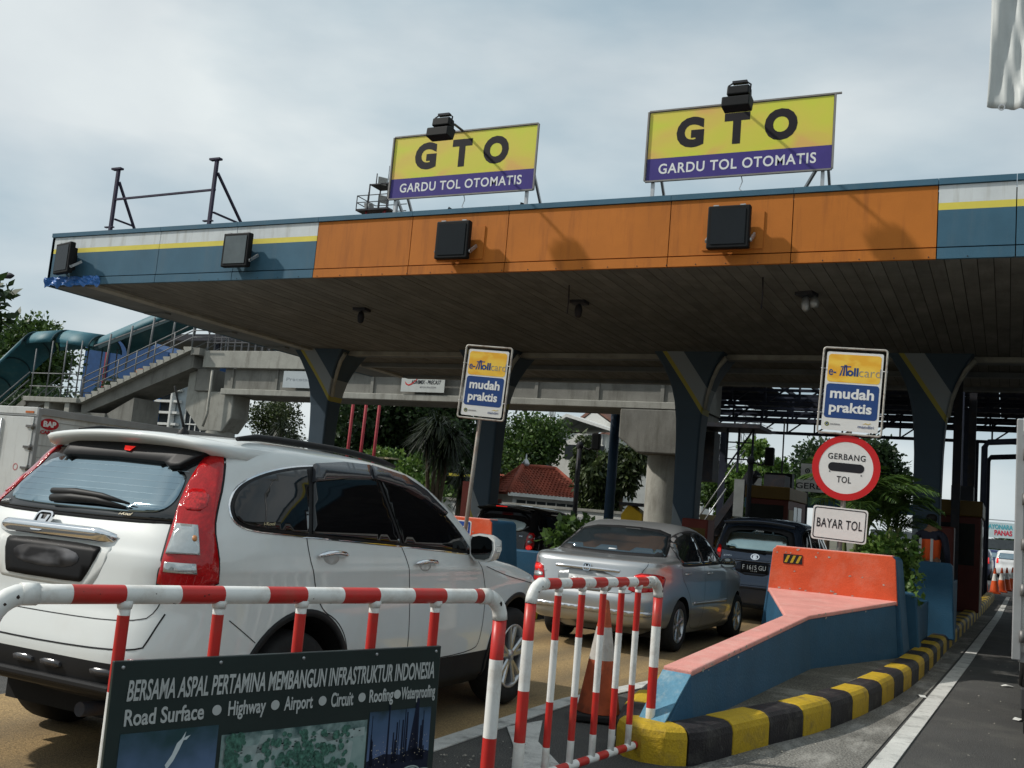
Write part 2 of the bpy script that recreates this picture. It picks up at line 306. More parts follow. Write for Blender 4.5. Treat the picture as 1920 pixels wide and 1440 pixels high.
def island(dx, dy, seedv, ymax):
    P = smoothpath(ISL); P = [Vector((p.x+dx, p.y+dy, 0)) for p in P]
    S = [0.0]
    for a, b in zip(P, P[1:]): S.append(S[-1]+(b-a).length)
    def at(s):
        k = max(0, min(len(P)-2, np.searchsorted(S, s)-1)); t = (s-S[k])/(S[k+1]-S[k]); p = P[k].lerp(P[k+1], t)
        d = (P[min(k+2, len(P)-1)]-P[max(k-1, 0)]).normalized(); return p, Vector((d.y, -d.x, 0))   # inward normal (path runs anticlockwise seen from the nose)
    isl = MB(); q = [p for p in P if p.y < ymax]
    inner = []
    for i, p in enumerate(q):
        s = S[P.index(p)]; a, nrm = at(s); inner.append((a.x-nrm.x*.2, a.y-nrm.y*.2))
    root = isl.prism(inner, -.02, .165, 'z').build('traffic_island', slab); tag(root, kind='structure')
    rnd = random.Random(seedv)
    prof = [(0, -.01), (.0, .15), (.012, .19), (.04, .213), (.075, .222), (.21, .222), (.235, .205), (.24, -.01)]
    s = S[min(range(len(P)), key=lambda i: abs(P[i].y-(6.36+dy))+abs(P[i].x-(-2.1+dx)))]; marks = []
    nose0 = s-.22; L = .56
    k = 0; edges = [nose0]
    while edges[-1] < S[-1]: edges.append(edges[-1]+(.62 if k == 0 else L*rnd.uniform(.93, 1.07))); k += 1
    back = [nose0]
    while back[-1] > 0: back.append(back[-1]-L*rnd.uniform(.93, 1.07))
    segs = [(edges[i], edges[i+1], i % 2) for i in range(len(edges)-1)]+[(back[i+1], back[i], (i+1) % 2) for i in range(len(back)-1)]
    for a, b, c in segs:
        pm, _ = at((a+b)/2)
        if a < 0 or b > S[-1] or pm.y > ymax: continue
        mb = MB(); n = 5 if pm.y < 9+dy else 3; vs = []; m = len(prof); dz = rnd.uniform(-.006, .006)
        for i in range(n):
            t = a+.006+(b-a-.012)*i/(n-1); p, nr = at(t)
            for d, z in prof: vs.append((p.x-nr.x*d, p.y-nr.y*d, z+(dz if z > 0 else 0)))
        fs = [[i*m+j, i*m+j+1, (i+1)*m+j+1, (i+1)*m+j] for i in range(n-1) for j in range(m-1)]
        fs += [list(range(m))[::-1], [(n-1)*m+j for j in range(m)]]
        mb.add(vs, fs, 0); mb.build('kerb_stone', kerb_yellow if c == 0 else kerb_black, root, bevel=.008 if pm.y < 12+dy else 0)
    return root
isl1 = island(0, 0, 3, 37)
isl2 = island(-5.13, .45, 4, 27)
isl3 = island(-10.26, .45, 5, 20)
isl4 = island(5.2, 1.2, 6, 20)

# ================================================================ toll canopy
CX = -8.0
canopy = thing('toll_canopy', 'long flat toll gate canopy with orange and blue fascia on flared blue columns', 'toll canopy', (0, 0, 0))
soffit_m = mat('soffit_plank', (.165, .16, .145), .75, var=.3, vs=1.2, dirt=((.09, .08, .07), .7, 1.2, (3, .5, 1)), fine=.08, spec=.2)
soffit_d = mat('soffit_shadow_gap', (.03, .028, .025), .9)
trimw = mat('soffit_trim', (.36, .35, .31), .7, var=.15, dirt=((.16, .15, .13), .6, 2.))
beam_grey = mat('beam_grey_paint', (.20, .215, .22), .75, var=.15, vs=1, dirt=((.1, .1, .1), .6, 1.4))
XL, XR, YF, YB = -18.5, 13.0, 14.6, 27.0
b = MB(); b.box((XL+.05, YF+.05, 5.46), (XR, YB, 6.36)); b.build('roof_slab', soffit_d, canopy)
pl = None
x = -17.15; k = 0
while x < XR:
    if pl is None:
        pm_ = MB(); pm_.box((-.098, 0, -.022), (.098, 7.72, 0)).mesh
        pl = pm_.mesh('ceiling_plank', soffit_m)
        pm2 = MB().box((-.098, 0, -.022), (.098, 4.0, 0)).mesh('ceiling_plank', soffit_m)
    link('ceiling_plank', pl, canopy, loc=(x+.1, YF+.16, 5.44+random.uniform(-.003, .003)))
    link('ceiling_plank', pm2, canopy, loc=(x+.1, 22.95, 5.44+random.uniform(-.003, .003)))
    x += .206
# front fascia: cap, panels, lip
JX = [-18.52, -15.4, -13.42, -11.5, -9.47, -7.59, -4.79, -2.93, -.97, .0, 1.9, 3.8, 5.7, 7.6, 9.5, 11.4, 13.0]
for a, c in zip(JX, JX[1:]):
    org = a >= -11.5 and c <= -.9
    mb = MB(); g = .007
    if org: mb.box((a+g, YF, 5.555), (c-g, YF+.05, 6.425), 0)
    else:
        mb.box((a+g, YF, 5.555), (c-g, YF+.05, 6.075), 0); mb.box((a+g, YF, 6.075), (c-g, YF+.05, 6.175), 1); mb.box((a+g, YF, 6.175), (c-g, YF+.05, 6.425), 2)
    mb.build('fascia_panel', [orange_wall] if org else [blue_fascia, stripe_yellow, stripe_white], canopy)
    mb = MB(); mb.box((a+g, YF-.012, 5.385), (c-g, YF+.05, 5.535), 0); mb.build('fascia_lip', [orange_wall if org else blue_fascia], canopy)
    mb = MB(); mb.box((a+.003, YF-.03, 6.435), (c-.003, YF+.25, 6.52)); mb.build('fascia_cap', blue_fascia, canopy)
b = MB()
for i in range(52):
    xx = -14.2+i*.47
    if xx > -.2: break
    b.lathe([(0, -.006), (.009, -.005), (.009, 0)], 8, 0, 'y', (xx+random.uniform(-.03, .03), YF-.012, 5.41))
b.build('fascia_bolts', dark_steel, canopy).__setitem__('kind', 'stuff')
# left end: edge beam and trims
b = MB(); b.box((XL-.02, YF+.0, 5.37), (XL+.06, YB, 6.5)); b.build('end_panel', blue_fascia, canopy)
b = MB(); b.box((XL+.06, YF+.12, 5.375), (-17.45, YB, 5.455)); b.build('edge_beam', beam_grey, canopy, bevel=.01)
b = MB(); b.box((-17.45, YF+.13, 5.355), (-17.17, YB, 5.425)); b.build('ceiling_trim', trimw, canopy, bevel=.01)
for xx in (-18.0,):
    for yy in (17.3, 19.6, 21.7):
        b = MB(); b.box((xx-.35, yy-.1, 5.33), (xx+.3, yy+.1, 5.374)); b.build('beam_bracket', beam_grey, canopy)
# beam and white trim along the columns, rear beam
b = MB(); b.box((-17.1, 22.5, 5.31), (XR, 22.62, 5.415)); b.build('ceiling_trim', trimw, canopy)
b = MB(); b.box((-17.1, 22.64, 5.32), (XR, 22.93, 5.45)); b.build('column_beam', beam_grey, canopy)
b = MB(); b.box((-17.1, 26.7, 5.33), (XR, 27.0, 5.46)); b.build('rear_beam', beam_grey, canopy)
b = MB(); b.box((-17.1, 24.4, 5.3), (XR, 24.62, 5.41)); b.build('rear_beam', beam_grey, canopy)
# flared columns
colm = bpy.data.materials.new('column_paint'); colm.use_nodes = True
def column_paint():
    t = colm.node_tree; N = t.nodes; L = t.links; b = N['Principled BSDF']; b.inputs['Roughness'].default_value = .6
    co = N.new('ShaderNodeTexCoord'); sp = N.new('ShaderNodeSeparateXYZ'); L.new(co.outputs['Object'], sp.inputs[0])
    def lin(k):
        m = N.new('ShaderNodeMath'); m.operation = 'MULTIPLY_ADD'; L.new(sp.outputs[0], m.inputs[0]); m.inputs[1].default_value = k; L.new(sp.outputs[2], m.inputs[2]); return m.outputs[0]
    def between(v, lo, hi):
        a = N.new('ShaderNodeMath'); a.operation = 'GREATER_THAN'; L.new(v, a.inputs[0]); a.inputs[1].default_value = lo
        c = N.new('ShaderNodeMath'); c.operation = 'LESS_THAN'; L.new(v, c.inputs[0]); c.inputs[1].default_value = hi
        m = N.new('ShaderNodeMath'); m.operation = 'MULTIPLY'; L.new(a.outputs[0], m.inputs[0]); L.new(c.outputs[0], m.inputs[1]); return m.outputs[0]
    no = N.new('ShaderNodeTexNoise'); no.inputs['Scale'].default_value = 2.5; no.inputs['Detail'].default_value = 6; L.new(co.outputs['Object'], no.inputs[0])
    cr = N.new('ShaderNodeValToRGB'); cr.color_ramp.elements[0].color = (.02, .042, .065, 1); cr.color_ramp.elements[1].color = (.03, .062, .095, 1); L.new(no.outputs[0], cr.inputs[0]); cur = cr.outputs[0]
    up_, lo_ = lin(1.5), lin(1.9)
    for v, a, c, colr in ((up_, 4.66, 5.25, (.24, .27, .29, 1)), (up_, 4.5, 4.66, (.34, .29, .04, 1)), (lo_, .98, 1.52, (.24, .27, .29, 1)), (lo_, .8, .98, (.34, .29, .04, 1))):
        m = N.new('ShaderNodeMix'); m.data_type = 'RGBA'; L.new(between(v, a, c), m.inputs[0]); L.new(cur, m.inputs[6]); m.inputs[7].default_value = colr; cur = m.outputs[2]
    L.new(cur, b.inputs['Base Color'])
column_paint()
def col_mesh():
    rows = [(.0, .26, .26), (2.4, .26, .26), (3.4, .275, .28), (3.9, .30, .30), (4.3, .345, .34), (4.6, .41, .39), (4.85, .50, .45), (5.1, .62, .52), (5.3, .74, .58), (5.42, .82, .62)]
    mb = MB(); vs = []; n = 16
    for z, hx, hy in rows:
        for (px, py) in rrect(-hx, -hy, hx, hy, .05, 3): vs.append((px, py, z))
    fs = [[i*n+j, i*n+(j+1) % n, (i+1)*n+(j+1) % n, (i+1)*n+j] for i in range(len(rows)-1) for j in range(n)]
    mb.add(vs, fs, 0, False); me = mb.mesh('column', colm); return me
cme = col_mesh()
b = MB(); b.tube([(.34, -.2, 4.15), (.40, -.25, 4.5), (.52, -.33, 4.85), (.66, -.42, 5.1), (.86, -.52, 5.3)], .055, 8); ribm = b.mesh('column_rib', trimw)
for cx in (-17.0, -11.8, -6.62, -1.52, 3.6):
    o = link('column', cme, canopy, loc=(cx, 22.75, .0))
    link('column_rib', ribm, o)
# roof clutter on top
b = MB(); b.box((-7.85, 15.3, 6.5), (-7.6, 15.6, 6.66)); b.prism([(-9.4, 6.5), (-9.25, 6.85), (-9.15, 6.5)], 15.4, 15.6, 'y'); b.prism([(-7.75, 6.5), (-7.7, 6.78), (-7.58, 6.74), (-7.5, 6.5)], 15.2, 15.5, 'y'); b.box((-8.3, 15.5, 6.5), (-7.2, 15.8, 6.58))
b.build('roof_bracket', dark_steel, canopy)
# ceiling fittings under the canopy: broken lamps and hanging rods
def ceiling_lamp(x, y, lab, big=False):
    t = thing('ceiling_lamp', lab, 'ceiling lamp', (x, y, 5.41), random.uniform(-.3, .3), 'lamps under the canopy ceiling')
    MB().box((-.14, -.14, -.05), (.16, .12, .012)).build('mount', dark_steel, t, .01)
    b = MB(); b.lathe([(.02, -.05), (.055, -.08), (.075, -.16), (.06, -.27), (.035, -.30), (.0, -.31)], 12); b.build('lamp_glass' if big else 'socket', steel if big else dark_steel, t)
    if big:
        b = MB(); b.lathe([(.02, -.05), (.055, -.08), (.075, -.16), (.06, -.24), (0, -.25)], 12, c=(.14, .02, 0)); b.build('lamp_glass', steel, t)
ceiling_lamp(-12.3, 17.35, 'dark broken ceiling lamp under the canopy above the bridge stair column')
ceiling_lamp(-7.2, 16.95, 'dark ceiling lamp at the middle of the canopy underside')
ceiling_lamp(-3.05, 16.6, 'pale twin bulb ceiling lamp above the right card sign', True)
for x, y, lab in ((-6.9, 15.75, 'thin rod hanging from the canopy under the orange fascia middle'), (-3.52, 15.5, 'thin rod hanging from the canopy right of the rightmost orange floodlight')):
    o = MB().tube([(0, 0, 0), (.01, 0, -.25), (.0, .01, -.5)], .011, 6).build('hanging_rod', dark_steel); o.location = (x, y, 5.42); tag(o, lab, 'rod', 'rods under the canopy')
# torn blue tarpaulin under the left corner
b = MB(); vs = []; rn = random.Random(5); n = 22
for i in range(n):
    xx = -18.53+1.62*i/(n-1)
    for j, z in enumerate((5.55, 5.50, 5.45, 5.40, 5.36)):
        vs.append((xx, YF-.03-.02*rn.random()-.03*math.sin(i*1.3+j), z+.02*rn.uniform(-1, 1)+(-.04 if j == 4 and i % 5 == 0 else 0)))
b.add(vs, [[i*5+j, (i+1)*5+j, (i+1)*5+j+1, i*5+j+1] for i in range(n-1) for j in range(4)], 0, False)
o = b.build('tarpaulin_strip', mat('blue_tarpaulin', (.03, .14, .42), .35, var=.25, vs=6, spec=.6)); tag(o, 'crumpled bright blue tarpaulin strip along the lower left canopy corner', 'tarpaulin')
sm = o.modifiers.new('thick', 'SOLIDIFY'); sm.thickness = .004

# ---------------------------------------------------------------- floodlights on the fascia
flood_m = mat('floodlight_housing', (.008, .009, .010), .6, var=.2, spec=.15)
flood_g = mat('floodlight_glass', (.008, .010, .012), .25, spec=.25)
flood_grey = mat('floodlight_grey_glass', (.085, .105, .11), .15, spec=.6)
def floodlight(x, lab, glass, pm_=None, rz=0):
    t = thing('floodlight', lab, 'floodlight', (x, YF, 5.89), rz, 'box floodlights along the canopy fascia')
    if pm_: MB().box((-.46, -.018, -.27), (.46, -.002, .30)).build('mounting_plate', pm_, t)
    b = MB(); fr = [(-.32, -.33), (.32, -.33), (.32, .33), (-.32, .33)]
    b.box((-.315, -.31, -.325), (.315, -.19, .325)); b.build('housing', flood_m, t, .02)
    b = MB(); b.prism([(-.22, -.24), (.22, -.24), (.22, .24), (-.22, .24)], -.19, -.09, 'y'); b.box((-.1, -.09, -.12), (.1, -.02, .12)); b.build('back_box', flood_m, t, .02)
    MB().box((-.255, -.32, -.265), (.255, -.308, .265)).build('glass', glass, t)
    b = MB(); b.bar((.335, -.25, -.2), (.335, -.04, -.05), .03, .05); b.bar((-.335, -.25, -.2), (-.335, -.04, -.05), .03, .05); b.tube([(.32, -.25, -.2), (.35, -.25, -.2)], .03, 8); b.build('bracket', steel, t)
    b = MB()
    for xx in (-.2, .2): b.box((xx-.04, -.29, .325), (xx+.04, -.23, .34))
    b.build('clip', steel, t)
floodlight(-17.72, 'black box floodlight turned outward at the left corner of the fascia', flood_g, None, R(-14))
floodlight(-13.14, 'box floodlight with pale grey glass on the blue fascia', flood_grey)
floodlight(-8.47, 'black box floodlight on orange fascia below the left GTO board', flood_g, orange_wall)
floodlight(-3.80, 'black box floodlight on orange fascia below the right GTO board', flood_g, orange_wall)

# ---------------------------------------------------------------- GTO boards with lamps on arms
sign_yellow = bpy.data.materials.new('billboard_yellow_print'); sign_yellow.use_nodes = True
def _sy():
    t = sign_yellow.node_tree; N = t.nodes; L = t.links; b = N['Principled BSDF']; b.inputs['Roughness'].default_value = .4
    co = N.new('ShaderNodeTexCoord'); mp_ = N.new('ShaderNodeMapping'); mp_.inputs['Scale'].default_value = (.9, .9, 1.5); mp_.inputs['Rotation'].default_value = (0, .5, 0); L.new(co.outputs['Object'], mp_.inputs[0])
    no = N.new('ShaderNodeTexNoise'); no.inputs['Scale'].default_value = 1.1; no.inputs['Detail'].default_value = 1.5; no.inputs['Distortion'].default_value = .8; L.new(mp_.outputs[0], no.inputs[0])
    cr = N.new('ShaderNodeValToRGB'); e = cr.color_ramp.elements; e[0].position = .33; e[0].color = (.60, .62, .05, 1); e[1].position = .68; e[1].color = (.70, .43, .11, 1); m = e.new(.5); m.color = (.66, .57, .07, 1); L.new(no.outputs[0], cr.inputs[0]); L.new(cr.outputs[0], b.inputs['Base Color'])
_sy()
purple = mat('billboard_purple_print', (.06, .045, .21), .4, var=.08)
def gto(cx, lab, top_rod):
    t = thing('toll_billboard', lab, 'billboard', (cx, 15.0, 6.5), 0, 'GTO boards on the canopy')
    w = 1.45; z0, zs, z1 = .42, .79, 1.58
    MB().box((-w, -.0, z0), (w, .05, z1)).build('backing', steel, t)
    MB().box((-w+.01, -.012, zs), (w-.01, -.002, z1-.015)).build('yellow_field', sign_yellow, t)
    MB().box((-w+.01, -.012, z0+.012), (w-.01, -.002, zs-.001)).build('purple_band', purple, t)
    f = frame((0, -.012, 0), (1, 0, 0), (0, 0, 1))
    dk = mat('billboard_letter', (.012, .010, .014), .6)
    for ch, a, c in (('G', -.98, -.53), ('T', -.21, .19), ('O', .42, .92)): text(ch, (a, .93, c, 1.44), f, dk, t, bold=.06)
    text('GARDU TOL OTOMATIS', (-1.24, .525, 1.22, .695), f, white_ink, t, bold=.018, space=1.1)
    b = MB(); b.bar((-w-.012, -.02, z0), (-w-.012, -.02, z1), .025, .04); b.bar((w+.012, -.02, z0), (w+.012, -.02, z1), .025, .04); b.bar((-w, -.02, z0-.012), (w, -.02, z0-.012), .04, .025)
    b.bar((-w, -.015, z1+.01), (w+(.1 if top_rod else 0), -.015, z1+.01), .03, .025); b.build('frame', mat('billboard_frame', (.22, .21, .2), .6, .3), t)
    for a, c in ((-w+.12, 0), (w-.13, 0)):
        MB().bar((a, .03, 0), (a, .03, z0+.1), .05).build('leg', steel, t)
        MB().bar((a+.02, .85, .0), (a+.02, .06, .95), .04).build('brace', steel, t)
    MB().bar((-w+.2 if not top_rod else w-.6, .4, .0), (-w+.7 if not top_rod else w-.2, .05, .5) if top_rod else (-w+.1, .05, .5), .04).build('brace', steel, t)
    b = MB(); b.tube([(.1, 0, z0), (.12, .02, z0-.1), (.08, .01, z0-.22), (.2, 0, z0-.32), (.26, .02, z0-.44)], .008, 5); b.build('cable', steel, t)
def arm_lamp(x, lab):
    t = thing('arm_floodlight', lab, 'floodlight', (x, 13.62, 7.58), 0, 'lamps reaching over the GTO boards')
    b = MB(); b.prism([(-.12, -.17), (.10, -.19), (.17, .0), (.02, .02), (-.10, -.02)], -.2, .2, 'x'); b.build('hood', flood_m, t, .015)
    b = MB(); b.prism([(-.05, .03), (.16, .02), (.14, .16), (-.03, .17)], -.15, .17, 'x'); b.build('gear_box', flood_m, t, .02)
    b = MB(); b.tube([(-.14, .05, .10), (-.15, .05, .2), (-.1, .06, .235), (.12, .06, .235), (.17, .06, .2), (.165, .05, .08)], .013, 6); b.box((-.09, .02, .225), (.12, .1, .26)); b.build('yoke', dark_steel, t)
    b = MB(); b.tube([(.12, .08, .10), (-.1, .6, .30), (-.42, 1.42, .54), (-.46, 1.5, .5), (-.46, 1.5, -.3)], .022, 7); b.build('arm', dark_steel, t)
gto(-8.83, 'left yellow and purple GTO GARDU TOL OTOMATIS board, beside the lattice light mast', False)
gto(-3.93, 'right yellow and purple GTO GARDU TOL OTOMATIS board with rod poking from top corner', True)
arm_lamp(-8.48, 'black lamp on an arm in front of the left GTO board, above its G')
arm_lamp(-3.6, 'black lamp on an arm in front of the right GTO board, above its T')

# empty sign frame on the roof, left
t = thing('empty_sign_frame', 'bare dark steel sign frame of two braced posts on left canopy roof', 'sign frame', (0, 15.0, 6.5))
violet = mat('frame_steel', (.035, .03, .055), .6, .2, var=.2)
for px_, by in ((-17.3, .85), (-14.55, 1.35)):
    MB().bar((px_, 0, 0), (px_, 0, 1.5), .062, .062).build('post', violet, t)
    MB().box((px_-.17, -.05, 1.5), (px_+.1, .05, 1.54)).build('post_cap', violet, t)
    MB().bar((px_+.03, .03, 1.24), (px_+.03, by, 0), .045).build('brace', violet, t)
    MB().bar((px_+.03, .05, .42), (px_+.03, by*.68, .42), .035).build('brace', violet, t)
    MB().box((px_-.16, -.03, .22), (px_+.08, .03, .245)).build('cleat', violet, t)
MB().bar((-17.28, 0, .84), (-14.5, 0, .88), .04).build('rail', violet, t)

# ================================================================ far truss roof behind the canopy
troof = thing('truss_roof', 'dark steel truss roof with missing sheets behind the toll canopy', 'truss roof', (0, 0, 0))
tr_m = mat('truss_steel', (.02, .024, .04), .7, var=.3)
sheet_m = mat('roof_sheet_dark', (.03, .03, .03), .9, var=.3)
TX0, TX1 = -13.9, 13.0
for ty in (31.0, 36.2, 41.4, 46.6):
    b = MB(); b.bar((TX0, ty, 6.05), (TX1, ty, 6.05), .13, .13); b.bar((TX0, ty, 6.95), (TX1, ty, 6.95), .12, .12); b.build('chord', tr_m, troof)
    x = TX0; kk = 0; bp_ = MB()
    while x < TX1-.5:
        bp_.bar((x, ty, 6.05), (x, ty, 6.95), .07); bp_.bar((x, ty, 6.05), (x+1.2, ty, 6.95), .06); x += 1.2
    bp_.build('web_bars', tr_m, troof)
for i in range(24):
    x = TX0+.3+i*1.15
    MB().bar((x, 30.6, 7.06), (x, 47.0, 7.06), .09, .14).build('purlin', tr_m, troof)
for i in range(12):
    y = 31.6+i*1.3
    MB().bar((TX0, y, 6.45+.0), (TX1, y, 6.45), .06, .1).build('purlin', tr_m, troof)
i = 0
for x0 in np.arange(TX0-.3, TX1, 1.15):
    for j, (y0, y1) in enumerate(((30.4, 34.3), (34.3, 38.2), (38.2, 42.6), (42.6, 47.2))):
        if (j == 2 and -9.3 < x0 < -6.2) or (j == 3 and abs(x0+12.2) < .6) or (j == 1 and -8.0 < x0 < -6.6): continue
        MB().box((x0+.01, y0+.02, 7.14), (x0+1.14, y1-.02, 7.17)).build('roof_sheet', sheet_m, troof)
for ty in (31.0, 36.2, 41.4, 46.6):
    MB().box((-1.45, ty-.13, 0), (-1.19, ty+.13, 6.0)).build('post', tr_m, troof)
    MB().box((-12.1, ty-.13, 0), (-11.84, ty+.13, 6.0)).build('post', tr_m, troof) if ty > 45 else None
    MB().box((9.0, ty-.13, 0), (9.26, ty+.13, 6.0)).build('post', tr_m, troof)
for ty in (33.5, 38.8): MB().tube([(-.7, ty, 0), (-.7, ty, 4.6), (-.6, ty, 4.75), (1.2, ty, 4.9)], .09, 8).build('drain_pipe', tr_m, troof)

# ================================================================ footbridge, piers, stair
fb = thing('footbridge', 'grey precast concrete footbridge girder crossing behind the toll canopy', 'footbridge', (0, 30, 0))
MB().box((-27.3, -.0, 5.0), (-8.35, 1.9, 6.0)).build('girder', concrete, fb)
MB().box((-27.3, -.16, 4.98), (-8.35, -.002, 5.2)).build('lower_flange', concrete_pale, fb, .02)
for i in range(9):
    xx = -26.9+i*2.15; MB().box((xx-.06, -.05, 5.2), (xx+.06, 0, 5.98)).build('girder_rib', concrete, fb)
MB().box((-28.3, -.22, 6.0), (-8.35, -.0, 6.66)).build('parapet', concrete_pale, fb, .015)
MB().box((-28.3, 1.7, 6.0), (-8.35, 1.92, 6.66)).build('parapet', concrete_pale, fb, .015)
railm = mat('footbridge_railing', (.10, .10, .105), .5, .4, var=.15)
for yy in (-.11, 1.81):
    for z in (7.0, 7.2, 7.42): MB().bar((-28.3, yy, z), (-14, yy, z), .05).build('rail', railm, fb)
    for i in range(42): MB().bar((-28.25+i*.34, yy, 6.64), (-28.25+i*.34, yy, 7.42), .045).build('baluster', railm, fb)
sgn = mat('banner_white', (.52, .54, .52), .6, var=.06, dirt=((.36, .36, .33), .5, 2.))
fB = frame((-19.1, 29.80, 5.3), (1, 0, 0), (0, 0, 1)); t = thing('bridge_banner', 'white banner with red swoosh hanging on the footbridge girder', 'banner', (0, 0, 0))
b = MB(); plate2(b, fB, [(-.02, -.02), (1.72, -.02), (1.72, .62), (-.02, .62)], .012); b.build('panel', sgn, t)
fB2 = frame((-19.1, 29.785, 5.3), (1, 0, 0), (0, 0, 1))
text('ADHIMIX - PRECAST', (.38, .26, 1.58, .40), fB2, black_ink, t, bold=.02, shear=.2)
text('BETON PRACETAK', (.75, .12, 1.4, .18), fB2, grey_ink, t)
b = MB(); sw = [(.12, .36), (.16, .24), (.28, .19), (.42, .24), (.62, .42), (.72, .58), (.56, .40), (.40, .28), (.28, .24), (.2, .27)]; plate2(b, fB2, sw, .003); b.build('swoosh', red_paint, t)
fC = frame((-24.3, 29.80, 5.3), (1, 0, 0), (0, 0, 1)); t = thing('bridge_banner', 'faded pale banner on the footbridge girder left of the first column', 'banner', (0, 0, 0))
b = MB(); plate2(b, fC, [(0, 0), (1.5, 0), (1.5, .62), (0, .62)], .012); b.build('panel', mat('banner_faded', (.44, .48, .5), .6, var=.05), t); text('Pracetak', (.15, .26, 1.3, .38), frame((-24.3, 29.785, 5.3), (1, 0, 0), (0, 0, 1)), mat('faded_ink', (.3, .33, .36), .6), t)
def pier(x0, x1, lab, capz, shaft):
    t = thing('bridge_pier', lab, 'bridge pier', ((x0+x1)/2, 30.9, 0), 0, 'piers of the footbridge')
    w = (x1-x0)/2
    b = MB(); b.prism([(-shaft*1.05, 3.6), (-w, capz), (-w, 4.98), (w, 4.98), (w, capz), (shaft*1.05, 3.6)], -1.05, 1.1, 'y'); b.build('pier_cap', concrete, t, .05)
    b = MB(); b.lathe([(shaft, 0), (shaft, 3.62)], 28); b.build('shaft', concrete_pale, t)
pier(-11.0, -8.4, 'round bridge pier with chamfered cap behind the toll lanes, mid picture', 4.05, .62)
t = thing('bridge_pier', 'chamfered concrete bridge pier at the head of the stair', 'bridge pier', (-27.75, 30.6, 0), 0, 'piers of the footbridge')
MB().prism([(-.6, 3.55), (-1.5, 4.4), (-1.5, 5.9), (-1.1, 5.9), (-1.1, 5.1), (.7, 5.1), (.9, 5.0), (.9, 4.1), (.5, 3.55)], -.5, .5, 'y').build('pier_cap', concrete_pale, t, .04)
b = MB(); b.lathe([(.55, 0), (.55, 3.57)], 24); b.build('shaft', concrete_pale, t)
MB().box((-1.0, -.6, 5.1), (-.3, .6, 5.98)).build('corbel', concrete, t, .03)
b = MB(); b.tube([(-.05, -.78, 5.9), (-.05, -.78, 4.2), (-.2, -.78, 3.7)], .05, 8); b.build('drain_pipe', trimw, t)
# stair: upper flight of separate steps, landing, railings
rail_st = mat('stair_rail_steel', (.17, .175, .18), .6, .2, var=.2)
st = thing('stairway', 'concrete footbridge stair with zigzag steps and steel railings', 'stairway', (0, 30.0, 0))
nS = 17; xa, za, xb, zb = -34.4, 4.45, -28.7, 6.72
for i in range(nS):
    x0 = xa+(xb-xa)*i/nS; z0 = za+(zb-za)*i/nS; dx = (xb-xa)/nS; dz = (zb-za)/nS
    MB().prism([(x0, z0-.1), (x0+dx+.03, z0-.1+dz), (x0+dx+.03, z0+dz+.03), (x0-.04, z0+dz+.03), (x0-.04, z0+dz-.05), (x0, z0+dz-.06)], -.55, 1.4, 'y').build('step', concrete_pale, st)
MB().prism([(xa-.1, za-.55), (xb, zb-.75), (xb, zb-.12), (xa-.1, za-.12)], -.3, 1.2, 'y').build('stringer', concrete, st)
MB().box((-28.72, -.5, 6.45), (-28.28, 1.7, 6.72)).build('top_landing', concrete, st)
MB().box((-37.6, -.7, 4.35), (-34.38, 1.6, 4.55)).build('landing', concrete_pale, st, .02)
for xx in (-36.2, -35.0): MB().box((xx-.14, -.6, 0), (xx+.14, .3, 4.35)).build('landing_post', concrete_pale, st)
MB().prism([(-37.5, 3.9), (-36.3, 4.34), (-37.5, 4.34)], -.5, .4, 'y').build('landing_haunch', concrete, st)
MB().box((-34.9, -.4, 0), (-33.0, 1.2, 4.0)).build('stair_base', concrete, st)
MB().prism([(-33.0, 0), (-31.6, 0), (-31.6, 4.7), (-33.0, 4.0)], -.3, 1.1, 'y').build('stair_base', concrete, st)
for yy in (-.5, 1.35):
    for h in (.35, .62, .9): MB().tube([(xa, yy, za+h+.1), (xb, yy, zb+h+.06), (-27.9, yy, zb+h+.06)], .024, 6).build('handrail', rail_st, st)
    for i in range(7):
        x = xa+(xb-xa)*i/6; MB().tube([(x, yy, za+(zb-za)*i/6-.1), (x, yy, za+(zb-za)*i/6+1.0)], .03, 6).build('rail_post', rail_st, st)
    for h in (.45, 1.0): MB().tube([(-37.4, yy-.1, 4.55+h), (-34.5, yy-.1, 4.55+h)], .024, 6).build('handrail', rail_st, st)
    for x in (-37.3, -36.35, -35.5, -34.6): MB().tube([(x, yy-.1, 4.5), (x, yy-.1, 6.95 if x > -36.5 else 6.6)], .03, 6).build('rail_post', rail_st, st)
MB().bar((-34.3, -.25, 6.8), (-28.9, -.25, 8.35), .05).build('roof_rail', rail_st, st)
for i in range(5):
    x = -33.3+i*1.15; MB().tube([(x, -.45, 4.9+.395*(x+34.4)), (x, -.35, 7.0+.29*(x+34.3))], .04, 6).build('roof_post', rail_st, st)
# lower flight coming down towards the left with its own handrails
for yy in (-.6, .9):
    for h in (.3, .7, 1.05): MB().tube([(-37.5, yy, 4.55+h), (-41.5, yy, 1.75+h)], .026, 6).build('handrail', rail_st, st)
MB().prism([(-37.5, 4.2), (-37.5, 4.55), (-42.5, 1.0), (-42.5, .5)], -.6, 1.0, 'y').build('lower_flight', concrete, st)
